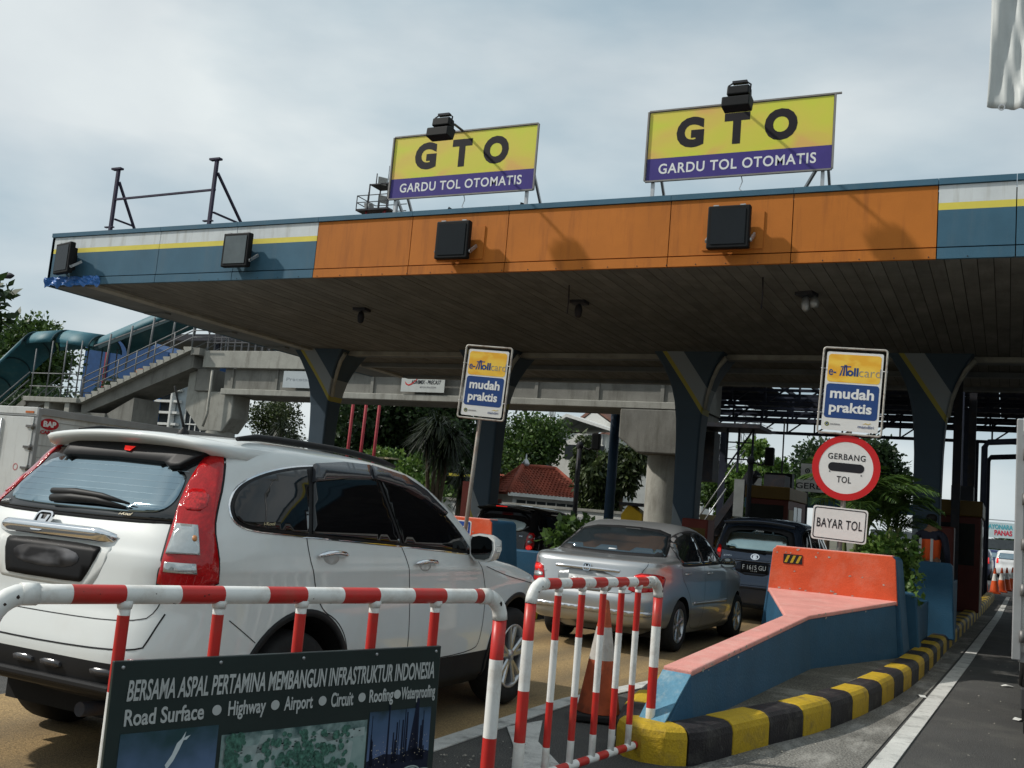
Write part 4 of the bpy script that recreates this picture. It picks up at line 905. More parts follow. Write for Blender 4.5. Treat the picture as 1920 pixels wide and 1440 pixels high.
b.add(vs, [[i*5+j, i*5+j+1, (i+1)*5+j+1, (i+1)*5+j] for i in range(nn-1) for j in range(4)]+[[0, 1, 2, 3, 4], [(nn-1)*5+j for j in range(5)]], 0, True); b.build('chrome_garnish', chrome, root)
def h_badge(cr, x, z, w, h, off, tilt=0):
    f = cr.frame_on(x, z, 'rear', off); g = bpy.data.objects.new('badge', None); col.objects.link(g); g.parent = cr.root
    b = MB(); o1 = rrect(-w/2, -h/2, w/2, h/2, h*.28, 4); o1 = [(p[0]*(1-.12*(-p[1]/h+.5)), p[1]) for p in o1]; ring(b, f, o1, [(p[0]*.84, p[1]*.84) for p in o1], .012); b.build('badge_ring', chrome, g)
    b = MB(); plate2(b, f, [(p[0]*.84, p[1]*.84) for p in o1], .003); b.build('badge_field', black_plastic, g)
    b = MB(); s_ = w*.5
    for q in ([(-.58,.62),(-.30,.62),(-.24,.16),(.24,.16),(.30,.62),(.58,.62),(.42,-.62),(.16,-.62),(.20,-.12),(-.20,-.12),(-.16,-.62),(-.42,-.62)],): plate2(b, f, [(p[0]*s_, p[1]*h*.5) for p in q], .010)
    b.build('badge_letter', chrome, g)
h_badge(c, -.145, 1.20, .125, .115, .03)
b = MB(); P = [c.on(x, z, 'rear', .035)[0] for x, z in ((-.20, 1.315), (-.06, 1.325), (.12, 1.325), (.34, 1.305))]; b.tube(P, [.02, .024, .018, .007], 8)
P = [c.on(x, z, 'rear', .045)[0] for x, z in ((-.22, 1.345), (-.05, 1.348), (.15, 1.342), (.36, 1.318))]; b.tube(P, [.016, .022, .016, .006], 8); b.build('rear_wiper', black_plastic, root)
for q in ([(-.74,.85),(-.715,.72),(-.70,.675),(0,.655),(.70,.675),(.715,.72),(.74,.85)],): c.line(q, 'rear', .008)
c.line([(-.72,.965),(-.71,.87),(-.66,.80),(0,.785),(.66,.80),(.71,.87),(.72,.965)], 'rear', .005)
dkp = mat('bumper_insert', (.05, .05, .055), .22, spec=.6)
for x in (-.62, -.45, -.05, .14, .47): c.patch('bumper_pad', [(x,.585),(x+.13,.585),(x+.14,.55),(x+.01,.55)], 'rear', dkp, .012, 1, .05)
b = MB(); p, n = c.on(.22, .5, 'rear', -.02); b.box((-.62, -1.03, .48), (.62, -.98, .515)); b.build('bumper_lip', black_plastic, root, .01)
for sg in (1, -1): c.patch('bumper_reflector', [(sg*.66,.64),(sg*.78,.645),(sg*.78,.62),(sg*.66,.615)], 'rear', lamp_red, .004, 0, .05)
f = c.frame_on(-.60, 1.283, 'rear', .0105); text('i-VTEC', (0, 0, .075, .014), f, white_ink, root)
f = c.frame_on(.30, 1.281, 'rear', .0105); text('i-Kool', (0, 0, .085, .018), f, mat('gold_ink', (.6, .5, .3), .4), root, shear=.3)
f = c.frame_on(-.36, 1.285, 'R', .0145); text('i-Kool', (0, 0, .085, .018), f, mat('gold_ink', (.6, .5, .3), .4), root, shear=.3)
b = MB(); p, n = c.on(-.02, -.1, 'top', 0); b.lathe([(.035, 0), (.03, .02), (.012, .035), (.008, .05)], 12, c=p); b.tube([p+Vector((0, 0, .04)), p+Vector((-.005, -.11, .27))], [.009, .005], 6); b.build('roof_antenna', black_plastic, root)
b = MB(); b.box((-.7, -.5, .21), (.7, 3.3, .34)); b.build('underbody', mat('underbody', (.015, .015, .015), .9), root)
b = MB(); b.tube([(.35, -.93, .36), (.35, -.5, .33)], .035, 10); b.build('exhaust', dark_steel, root)

# ================================================================ 2. silver saloon
silver = mat('silver_paint', (.43, .44, .445), .3, .7, var=.02, coat=.7)
CITYR = [(.18,-.42,3.15,.74,6,4),(.26,-.5,3.24,.80,6,4),(.30,-.9,3.26,.81,6,4),(.40,-1.0,3.29,.835,6.5,4),(.55,-1.015,3.30,.845,6.5,4),(.62,-1.01,3.30,.848,6.5,4),(.66,-.985,3.28,.848,6.5,4),(.80,-.955,3.2,.846,6.5,4.5),(.88,-.94,3.02,.842,6.5,5),(.93,-.93,2.75,.84,6.5,5.5),(.97,-.92,2.45,.836,6.5,6),(1.0,-.90,2.25,.83,6.5,6),
(1.03,-.86,2.13,.822,6.5,6),(1.05,-.74,2.07,.815,6.5,6),(1.065,-.50,2.03,.81,6.5,6),(1.085,-.36,1.99,.80,6,6),(1.15,-.23,1.87,.78,6,6),(1.25,-.04,1.67,.742,5.5,5.5),(1.34,.12,1.47,.702,5.5,5.5),(1.41,.27,1.22,.655,5,5),(1.455,.42,1.02,.59,4.5,4.5),(1.485,.58,.85,.45,3.5,3.5),(1.495,.68,.76,.2,2.5,2.5)]
c2 = Car('silver_saloon', 'silver four-door saloon with lit brake lamps waiting ahead of the white SUV', CITYR, silver, silver, (-4.30, 12.0, 0), R(-2.2), (0, 2.5), .30, .825, .345, (.2, .2), .03, rim='six', archblack=False)
def saloon_bits(c2):
    rt_ = c2.root
    for md in ('R', 'L'):
        W_ = [(-.02,1.20),(.10,1.29),(.28,1.365),(.50,1.40),(.80,1.405),(1.05,1.375),(1.35,1.27),(1.62,1.12),(1.74,1.03),(.9,1.015),(.05,1.0),(-.04,1.03),(-.05,1.12)]
        w2 = [tuple(p) for p in chaikin(W_, 2)]
        c2.patch('window_frame', grow(w2, .014), md, black_plastic, .003, 0, .06); g = grow(w2, -.014)
        gm = mat('saloon_glass', (.01, .012, .013), .04, spec=.7, coat=.4)
        c2.patch('rear_door_window', cutpoly(g, lambda p: -(p[0]-(.80-(p[1]-1.0)*.35))-.02), md, gm, .006, 0, .06); c2.patch('front_door_window', cutpoly(g, lambda p: (p[0]-(.80-(p[1]-1.0)*.35))-.02), md, gm, .006, 0, .06)
        c2.line([(-.05,1.0),(-.02,.85),(.22,.70),(.36,.52),(.40,.25),(.82,.22)], md, .006); c2.line([(.82,1.0),(.86,.8),(.86,.5),(.82,.22)], md, .006); c2.line([(1.76,1.02),(1.88,.85),(1.90,.5),(1.84,.24),(.82,.22)], md, .006)
        c2.patch('side_moulding', [(.42,.53),(1.86,.525),(1.86,.565),(.42,.57)], md, silver, .012, 0, .1)
        for hy in (.03, .92):
            P = [c2.on(hy+t*.20, .905+.01*t, md, .008+.022*math.sin(math.pi*t)**.5)[0] for t in (0, .15, .5, .85, 1)]; MB().tube(P, [.008, .013, .012, .013, .008], 8).build('door_handle', silver, rt_)
        sg = 1 if md == 'R' else -1; mr = bpy.data.objects.new('wing_mirror', None); col.objects.link(mr); mr.parent = rt_; mr.location = (sg*.91, 1.60, 1.04)
        b = MB(); vs = []; P0 = circ(0, 0, .105, 14, .068)
        for yy, sc in ((0, 1), (.05, .98), (.1, .8), (.13, .4)): vs += [(p[0]*sc, yy, p[1]*sc) for p in P0]
        b.add(vs, [[i*14+j, i*14+(j+1) % 14, (i+1)*14+(j+1) % 14, (i+1)*14+j] for i in range(3) for j in range(14)]+[[42+j for j in range(14)]], 0, True); b.build('shell', silver, mr)
        b = MB(); b.add([(p[0]*.9, -.001, p[1]*.9) for p in P0], [list(range(14))]); b.build('mirror_glass', mirror_m, mr)
        MB().bar((-.06*sg, .06, -.04), (-.15*sg, .07, -.06), .05, .04).build('bracket', silver, mr)
    c2.patch('windscreen', [(-.66,1.05),(-.58,1.38),(0,1.42),(.58,1.38),(.66,1.05),(0,1.02)], 'front', glass_dark, .004, 1, .08)
    G = [(-.56,1.395),(0,1.425),(.56,1.395),(.64,1.25),(.70,1.10),(.68,1.085),(0,1.07),(-.68,1.085),(-.70,1.10),(-.64,1.25)]
    rw = c2.patch('rear_window', G, 'rear', black_plastic, .003, 1, .05); c2.patch('rear_glass', grow([tuple(p) for p in chaikin(G, 1)], -.03), 'rear', mat('saloon_rear_glass', (.085, .115, .135), .05, .8), .006, 0, .05, parent=rw)
    t3 = [(.60,-.925,.905),(.78,-.83,.91),(.83,-.70,.895),(.842,-.58,.87),(.842,-.60,.81),(.84,-.66,.735),(.76,-.87,.70),(.52,-.965,.69),(.56,-.955,.80)]
    tlo = corner(t3)
    kc = corner([(.585,-.945,.815),(.80,-.78,.80),(.80,-.78,.75),(.565,-.955,.75)])
    for md in ('cR', 'cL'):
        tl = c2.patch('tail_lamp', tlo, md, lamp_red, .008, 1, .04); c2.patch('clear_lens', kc, md, lamp_clear, .0105, 1, .04, parent=tl, skirt=.004)
        c2.patch('brake_lens', corner([(.615,-.925,.89),(.79,-.80,.89),(.81,-.77,.83),(.60,-.94,.83)]), md, lamp_hot, .0105, 1, .04, parent=tl, skirt=.004)
    c2.patch('plate_recess', [(-.38,.89),(.38,.89),(.33,.70),(.28,.66),(-.28,.66),(-.33,.70)], 'rear', mat('silver_recess', (.26, .27, .275), .35, .6), .002, 1, .06, skirt=.003)
    b = MB(); vs = [];
    for i in range(13):
        x = -.40+.8*i/12; p, n = c2.on(x, .905, 'rear', 0); e = min(1, min(i, 12-i)/1.2)
        for dz, of in ((.02, .003), (.016, .02*e+.004), (-.012, .026*e+.004), (-.02, .003)): vs.append(p+n*of+Vector((0, 0, dz)))
    b.add(vs, [[i*4+j, i*4+j+1, (i+1)*4+j+1, (i+1)*4+j] for i in range(12) for j in range(3)], 0, True); b.build('boot_garnish', mat('bright_silver', (.55, .57, .6), .2, .8), rt_)
    pf = c2.patch('number_plate', [(-.215,.82),(.215,.82),(.215,.70),(-.215,.70)], 'rear', mat('plate_silver', (.42, .43, .43), .4, .3), .008, 0, .1)
    text('B 8851 KN', (-.19, -.045, .19, .035), c2.frame_on(0, .765, 'rear', .0095), mat('plate_pale_ink', (.62, .63, .62), .4, .2), rt_)
    text('08-11', (-.05, -.062, .05, -.05), c2.frame_on(0, .765, 'rear', .0095), mat('plate_pale_ink', (.62, .63, .62), .4, .2), rt_)
    h_badge(c2, 0, .915, .10, .085, .016)
    text('CITY', (-.075, -.014, .075, .014), c2.frame_on(.53, .79, 'rear', .004), chrome, rt_, bold=.02, shear=.2); text('i-DSI', (-.06, -.010, .06, .010), c2.frame_on(-.58, .83, 'rear', .004), chrome, rt_)
    c2.line([(-.66,1.05),(-.70,1.0),(-.64,.92),(-.60,.70),(-.5,.66),(.5,.66),(.60,.70),(.64,.92),(.70,1.0),(.66,1.05)], 'rear', .006)
    c2.patch('bumper_strip', [(-.80,.485),(.80,.485),(.80,.43),(-.80,.43)], 'rear', mat('bright_silver', (.55, .57, .6), .2, .8), .012, 0, .08)
    c2.patch('sticker', [(-.03,1.135),(.07,1.135),(.07,1.122),(-.03,1.122)], 'rear', white_ink, .008, 0, .05)
    MB().box((-.66, -.4, .16), (.66, 3.1, .24)).build('underbody', mat('underbody', (.015, .015, .015), .9), rt_)
saloon_bits(c2)

# ================================================================ 3. dark MPV with F 1615 GU plate
slate = mat('slate_paint', (.035, .05, .08), .25, .4, var=.03, coat=.7)
MPVR = [(.22,-.55,3.2,.72,6,4),(.3,-.64,3.28,.78,6,4),(.45,-.68,3.33,.81,6.5,4),(.6,-.70,3.34,.82,7,4),(.70,-.67,3.33,.82,7,4),(.85,-.63,3.2,.82,7,4.5),(.95,-.62,3.0,.818,7,5),(1.02,-.61,2.6,.815,7,5.5),(1.08,-.59,2.35,.81,7,6),(1.14,-.57,2.2,.80,7,6),(1.3,-.50,1.93,.77,6.5,6),(1.45,-.42,1.68,.735,6.5,6),(1.57,-.36,1.45,.70,6,6),(1.65,-.32,1.2,.65,5,5),(1.70,-.26,.95,.55,4.5,4.5),(1.73,-.1,.6,.35,3,3)]
def mpv(name, label, paint, loc, rz, plate=None, group=None, extra=None):
    c3 = Car(name, label, MPVR, paint, paint, loc, rz, (0, 2.65), .31, .80, .36, (.3, .3), .045, group=group, rim='six', archblack=False); r_ = c3.root
    for md in ('R', 'L'):
        W_ = [(-.33,1.22),(-.28,1.42),(-.2,1.53),(.1,1.58),(.9,1.59),(1.2,1.54),(1.6,1.33),(1.85,1.14),(1.0,1.12),(-.30,1.13)]; w2 = [tuple(p) for p in chaikin(W_, 2)]
        c3.patch('window_frame', grow(w2, .012), md, black_plastic, .003, 0, .07); g = grow(w2, -.014)
        c3.patch('quarter_window', cutpoly(g, lambda p: .12-p[0]), md, glass_dark, .006, 0, .07); c3.patch('rear_door_window', cutpoly(cutpoly(g, lambda p: p[0]-.15), lambda p: .88-p[0]), md, glass_dark, .006, 0, .07); c3.patch('front_door_window', cutpoly(g, lambda p: p[0]-.92), md, glass_dark, .006, 0, .07)
        sg = 1 if md == 'R' else -1; b = MB(); b.box((sg*.90-.08, 1.62, 1.08), (sg*.90+.08, 1.70, 1.24)); b.build('wing_mirror', paint, r_, .03)
        c3.line([(.14,1.12),(.2,.9),(.4,.6),(.4,.32)], md, .006); c3.line([(.90,1.12),(.95,.8),(.93,.32)], md, .006)
    c3.patch('windscreen', [(-.64,1.16),(-.56,1.58),(.56,1.58),(.64,1.16)], 'front', glass_dark, .004, 1, .09)
    G = [(-.54,1.56),(0,1.59),(.54,1.56),(.60,1.40),(.64,1.17),(.55,1.14),(0,1.12),(-.55,1.14),(-.64,1.17),(-.60,1.40)]
    rw = c3.patch('rear_window', G, 'rear', black_plastic, .003, 1, .06); g2 = [(-.50,1.30),(-.45,1.42),(0,1.45),(.45,1.42),(.50,1.30),(.50,1.2),(.4,1.18),(-.4,1.18),(-.5,1.2)]
    c3.patch('rear_glass', [(p[0]*1.04, 1.17+(p[1]-1.18)*1.3) for p in g2], 'rear', mat('mpv_rear_glass', (.27, .37, .38), .08, 1.0, var=.1), .006, 1, .06, parent=rw)
    b = MB(); vs = []
    for i in range(13):
        t = -1+i/6; x = t*.60; yb = -.47-.03*(1-t*t); vs += [(x, yb+.25, 1.70-.05*t*t), (x, yb+.03, 1.69-.05*t*t), (x, yb, 1.665-.05*t*t), (x, yb+.12, 1.62-.05*t*t)]
    b.add(vs, [[i*4+j, i*4+j+1, (i+1)*4+j+1, (i+1)*4+j] for i in range(12) for j in range(3)], 0, True); b.build('spoiler', paint, r_)
    return c3
c3 = mpv('grey_mpv', 'dark slate family van with black F 1615 GU number plate under canopy', slate, (-3.78, 17.9, 0), R(-1.5))
r3 = c3.root
tl3 = [(.60,1.20),(.655,1.24),(.67,1.16),(.70,.98),(.60,.97),(.585,1.08)]
for k in (1, -1): c3.patch('tail_lamp', [(k*u, v) for u, v in tl3], 'rear', lamp_red, .01, 1, .05); c3.patch('brake_lens', [(k*.60,1.16),(k*.66,1.17),(k*.67,1.10),(k*.60,1.09)], 'rear', lamp_hot, .0125, 1, .05)
c3.patch('plate_recess', [(-.34,.99),(.34,.99),(.30,.76),(-.30,.76)], 'rear', mat('slate_recess', (.025, .03, .042), .3, .3), .002, 1, .07)
b = MB(); P = [c3.on(x, .995, 'rear', .018)[0] for x in np.linspace(-.42, .42, 9)]; b.tube(P, .02, 8); b.build('boot_garnish', mat('slate_bright', (.12, .14, .18), .2, .6), r3)
c3.patch('number_plate', [(-.225,.95),(.225,.95),(.225,.80),(-.225,.80)], 'rear', plate_black, .008, 0, .1)
text('F 1615 GU', (-.195, -.02, .195, .055), c3.frame_on(0, .875, 'rear', .0095), white_ink, r3); text('11-14', (-.05, -.055, .05, -.032), c3.frame_on(0, .875, 'rear', .0095), white_ink, r3)
b = MB(); f = c3.frame_on(.0, .995, 'rear', .0095); b.box((0, 0, 0), (0.0001, .0001, .0001)); ring(b, c3.frame_on(0, 1.065, 'rear', .006), circ(0, 0, .075, 24, .055), circ(0, 0, .058, 24, .040), .01); plate2(b, c3.frame_on(0, 1.065, 'rear', .006), [(-.035,-.03),(.0,-.038),(.035,-.02),(.03,.0),(-.005,.0),(.03,.012),(.02,.034),(-.03,.03),(-.04,.0)], .006); b.build('oval_badge', chrome, r3)
text('Xenia', (-.075, -.016, .075, .016), c3.frame_on(.0, 1.50, 'rear', .008), white_ink, r3, shear=.2); text('Xi VVT-i', (-.07, -.013, .07, .013), c3.frame_on(-.47, 1.055, 'rear', .004), chrome, r3)
P = [c3.on(x, z, 'rear', .03)[0] for x, z in ((.16, 1.13), (-.1, 1.16), (-.42, 1.165))]; MB().tube(P, [.018, .012, .007], 7).build('rear_wiper', black_plastic, r3)
c3.patch('bumper_strip', [(-.76,.60),(.76,.60),(.76,.55),(-.76,.55)], 'rear', slate, .014, 0, .1)
# ================================================================ 4. black estate in the next lane
blackp = mat('black_car_paint', (.008, .008, .009), .18, .1, var=.05, coat=.7)
EST = [(r_[0]*.935 if r_[0] > .9 else r_[0], r_[1], r_[2], r_[3]*1.04, r_[4], r_[5]) for r_ in MPVR]
_M = MPVR; MPVR = EST
class _E: pass
c4 = Car('black_estate', 'black tall estate car with column of three round red tail lamps in next lane', EST, blackp, blackp, (-9.22, 19.15, 0), R(-3), (0, 2.6), .31, .84, .36, (.3, .3), .05, rim='six', archblack=False); r4 = c4.root
MPVR = _M
for md in ('R', 'L'):
    W_ = [(-.33,1.15),(-.28,1.32),(-.2,1.42),(.1,1.475),(.9,1.48),(1.2,1.44),(1.6,1.25),(1.85,1.08),(1.0,1.06),(-.30,1.07)]; c4.patch('side_window', W_, md, glass_dark, .005, 2, .08)
    c4.line([(.14,1.06),(.2,.9),(.4,.6)], md, .006)
rw = c4.patch('rear_window', [(-.56,1.47),(0,1.5),(.56,1.47),(.66,1.10),(0,1.05),(-.66,1.10)], 'rear', glass_dark, .003, 1, .06)
c4.patch('rear_glass', [(-.55,1.20),(-.35,1.29),(0,1.32),(.38,1.30),(.56,1.26),(.55,1.17),(.50,1.11),(.3,1.085),(-.5,1.09)], 'rear', mat('estate_glass_glare', (.35, .42, .42), .12, spec=.9, coat=.6), .006, 1, .06, parent=rw)  # pale patch paints sky glare onto the dark pane
c4.patch('number_plate', [(-.22,.80),(.22,.80),(.22,.67),(-.22,.67)], 'rear', plate_black, .006, 0, .1)
for k in (1, -1):
    tl = c4.patch('tail_lamp', [(k*.64,1.08),(k*.76,1.08),(k*.765,.90),(k*.76,.72),(k*.64,.72)], 'rear', lamp_red, .01, 1, .06)
    for z, m_ in ((1.0, lamp_clear), (.90, lamp_clear)): c4.patch('round_lens', circ(k*.70, z, .036, 14), 'rear', m_, .0125, 0, .04, parent=tl, skirt=.003)
    c4.patch('brake_lens', circ(k*.70, .79, .046, 14), 'rear', lamp_hot, .0125, 0, .04, parent=tl, skirt=.003)
b = MB(); vs = []
for i in range(13):
    t = -1+i/6; x = t*.62; yb = -.47-.03*(1-t*t); vs += [(x, yb+.25, 1.59-.05*t*t), (x, yb+.03, 1.58-.05*t*t), (x, yb, 1.56-.05*t*t), (x, yb+.12, 1.52-.05*t*t)]
b.add(vs, [[i*4+j, i*4+j+1, (i+1)*4+j+1, (i+1)*4+j] for i in range(12) for j in range(3)], 0, True); b.build('spoiler', blackp, r4)
b = MB(); b.box((-.16, -.498, 1.555), (.1, -.48, 1.572)); b.build('high_brake_lamp', lamp_hot, r4)
text('XV', (-.04, -.012, .04, .012), c4.frame_on(.52, 1.0, 'rear', .004), chrome, r4)
# ================================================================ concrete crash blocks on the islands
coral = mat('coral_wall_paint', (.62, .095, .035), .6, var=.12, vs=2.5, bump=.2, bs=50, dirt=((.60, .24, .16), .5, 3.0), fine=.1)
pink = mat('faded_pink_paint', (.66, .29, .25), .7, var=.1, vs=3, bump=.25, bs=60, dirt=((.70, .46, .40), .6, 4.), fine=.1)
block_blue = mat('block_blue_paint', (.024, .085, .15), .6, var=.16, vs=2, bump=.25, bs=50, dirt=((.045, .10, .15), .5, 3.0), fine=.12)
def crash_block(dx, dy, lab):
    t = thing('crash_block', lab, 'crash barrier', (dx, dy, .165), 0, 'wedge crash blocks heading the islands')
    # blue wedge body: narrow nose, ramp, flare to full width
    zr0, zr1, zf = .33, .50, .625
    L_ = [(-2.12, 6.56), (-2.09, 6.92), (-1.98, 10.55), (-2.66, 13.0)]; R_ = [(-1.95, 6.52), (-1.90, 6.88), (-1.80, 10.8), (-1.17, 13.0)]
    topz = [.0, zr0, zr1, zf]
    def ring_(i, base):
        f = 0 if base else topz[i]; k = .05*(1 if base else 0)
        return (L_[i][0]-k, L_[i][1], f), (R_[i][0]+k, R_[i][1], f)
    b = MB(); vs = []
    for i in range(4):
        l, r = L_[i], R_[i]; z = [.03, zr0, zr1, zf][i]; vs += [(l[0]-.05, l[1], -.02), (l[0], l[1], z), (r[0], r[1], z), (r[0]+.05, r[1], -.02)]
    fs = []
    for i in range(3):
        for j in range(3): fs.append([i*4+j, i*4+j+1, (i+1)*4+j+1, (i+1)*4+j])
    fs += [[0, 1, 2, 3], [12, 13, 14, 15]]
    b.add(vs, fs, 0); b.build('wedge', block_blue, t, .03)
    b = MB(); b.add([(-2.165, 6.545, .02), (-1.905, 6.505, .02), (-1.94, 6.50, .05), (-1.888, 6.868, zr0-.012), (-2.098, 6.908, zr0-.012), (-2.125, 6.545, .05)], [(0, 1, 2, 5), (5, 2, 3, 4)]); o = b.build('nose_face', mat('sunlit_worn_blue_paint', (.10, .235, .33), .7, var=.15, vs=4, bump=.4, bs=40, dirt=((.32, .40, .42), .7, 9.)), t); o.modifiers.new('t', 'SOLIDIFY').thickness = .012  # paler than the wedge: sunlight put into the colour, plus worn scuffs
    # pink skin of the ramp, slightly overhanging
    b = MB(); vs = []
    for (l, r, z) in ((L_[1], R_[1], zr0), (L_[2], R_[2], zr1), (L_[3], R_[3], zf)):
        vs += [(l[0]-.012, l[1], z+.022), (r[0]+.012, r[1], z+.022), (l[0]-.012, l[1], z-.02), (r[0]+.012, r[1], z-.02)]
    fs = []
    for i in range(2): fs += [[i*4, i*4+1, i*4+5, i*4+4], [i*4+2, i*4+3, i*4+7, i*4+6], [i*4, i*4+2, i*4+6, i*4+4], [i*4+1, i*4+3, i*4+7, i*4+5]]
    fs += [[0, 1, 3, 2], [8, 9, 11, 10]]; b.add(vs, fs, 0); b.build('ramp_top', pink, t, .012)
    chip = mat('bare_concrete_chip', (.36, .33, .29), .9, var=.3, vs=20); rn = random.Random(int(abs(dx)*10)+3); b = MB()
    def chip_at(p, ux, uy, s_):
        q = [(math.cos(R(k*51.4))*s_*rn.uniform(.4, 1.5), math.sin(R(k*51.4))*s_*rn.uniform(.3, 1.0)) for k in range(7)]; n_ = Vector(ux).cross(Vector(uy)).normalized()*.0015; b.add([Vector(p)+Vector(ux)*e[0]+Vector(uy)*e[1]+n_ for e in q], [list(range(7))])
    for k in range(34):
        s_ = rn.random(); a_, c_ = (R_[1], R_[2]) if s_ < .6 else (R_[2], R_[3]); z0_, z1_ = (zr0, zr1) if s_ < .6 else (zr1, zf); v = rn.random(); chip_at((a_[0]+(c_[0]-a_[0])*v+.0145, a_[1]+(c_[1]-a_[1])*v, z0_+(z1_-z0_)*v+.018-rn.random()**2*.06), (.18, .98, .05), (0, 0, 1), rn.uniform(.006, .02))
    for k in range(22):
        chip_at((rn.uniform(-2.62, -1.2), 12.9905, rn.choice((rn.uniform(zf, zf+.06), rn.uniform(1.08, 1.155), rn.uniform(.7, 1.1)))), (1, 0, 0), (0, 0, 1), rn.uniform(.006, .02))
    b.build('paint_chips', chip, t, fixn=False)['kind'] = 'stuff'
    # upright wall behind with coral face
    b = MB(); b.prism([(-2.76, -.02), (-2.645, 1.12), (-2.60, 1.16), (-1.23, 1.16), (-1.185, 1.12), (-1.06, -.02)], 13.015, 13.8, 'y'); b.build('wall', block_blue, t, .02)
    b = MB(); b.prism([(-2.675, zf-.03), (-2.635, 1.125), (-2.59, 1.165), (-1.24, 1.165), (-1.195, 1.125), (-1.155, zf-.03)], 12.992, 13.018, 'y'); b.build('coral_face', coral, t, .008)
    b = MB(); b.box((-2.60, 13.0, 1.156), (-1.23, 13.25, 1.174)); b.build('coral_top', pink, t, .006)
    f = frame((-2.50, 12.988, .965), (1, 0, 0), (0, 0, 1))
    b = MB(); plate2(b, f, [(0, 0), (.23, 0), (.23, .115), (0, .115)], .004); o = b.build('hazard_tag', black_ink, t)
    b = MB()
    for k in range(3):
        x = .012+.07*k; plate2(b, f, [(x, .012), (x+.032, .012), (x+.070, .102), (x+.038, .102)], .002, 0, .0045)
    b.build('hazard_stripe', kerb_yellow, o)
    return t
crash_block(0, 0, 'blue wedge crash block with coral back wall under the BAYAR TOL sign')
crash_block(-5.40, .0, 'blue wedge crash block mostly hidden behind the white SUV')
# second block farther along the island, planter boxes
def planter(x, y, w, d, h, lab, grp='blue planter blocks on the islands'):
    t = thing('planter_block', lab, 'planter', (x, y, .165), 0, grp)
    b = MB(); b.prism([(-w/2-.05, -.02), (-w/2, h-.04), (-w/2+.04, h), (w/2-.04, h), (w/2, h-.04), (w/2+.06, -.02)], 0, .35, 'y'); b.build('front_wall', block_blue, t, .02)
    b = MB(); b.box((-w/2, .36, -.02), (-w/2+.15, d, h*.75)); b.build('side_wall', block_blue, t, .02)
    b = MB(); b.box((w/2-.15, .36, -.02), (w/2, d, h*.75)); b.build('side_wall', block_blue, t, .02)
    b = MB(); b.box((-w/2+.151, .36, .1), (w/2-.151, d-.02, h*.66)); b.build('soil', earth, t)
    return t
planter(-1.75, 14.0, 1.45, 2.3, .72, 'low blue planter with palms behind the coral wall')
planter(-1.3, 16.7, 1.12, 1.9, 1.1, 'dark blue concrete block standing in the shade before the booth')
planter(-7.0, 14.6, 1.4, 3.0, .72, 'low blue planter with leafy bush in the middle island')

# ================================================================ signposts
sign_white = mat('sign_white', (.70, .70, .68), .4, var=.04, dirt=((.5, .46, .4), .25, 4.))
sign_orange = bpy.data.materials.new('card_sign_orange'); sign_orange.use_nodes = True
def _so():
    t = sign_orange.node_tree; N = t.nodes; L = t.links; b = N['Principled BSDF']; b.inputs['Roughness'].default_value = .35; co = N.new('ShaderNodeTexCoord'); mp_ = N.new('ShaderNodeMapping'); mp_.inputs['Scale'].default_value = (3, 3, 5); L.new(co.outputs['Object'], mp_.inputs[0]); no = N.new('ShaderNodeTexNoise'); no.inputs['Scale'].default_value = 1.; no.inputs['Detail'].default_value = 1; no.inputs['Distortion'].default_value = 1.; L.new(mp_.outputs[0], no.inputs[0]); cr = N.new('ShaderNodeValToRGB'); cr.color_ramp.elements[0].position = .4; cr.color_ramp.elements[0].color = (.78, .40, .02, 1); cr.color_ramp.elements[1].position = .62; cr.color_ramp.elements[1].color = (.85, .55, .06, 1); L.new(no.outputs[0], cr.inputs[0]); L.new(cr.outputs[0], b.inputs['Base Color'])
_so()
rusty = mat('rusty_sign_frame', (.42, .40, .36), .5, .3, var=.2, vs=12, dirt=((.13, .06, .035), .85, 8.))
pole_m = mat('sign_pole', (.24, .225, .2), .55, .2, var=.15, vs=6, dirt=((.16, .08, .05), .7, 4.))
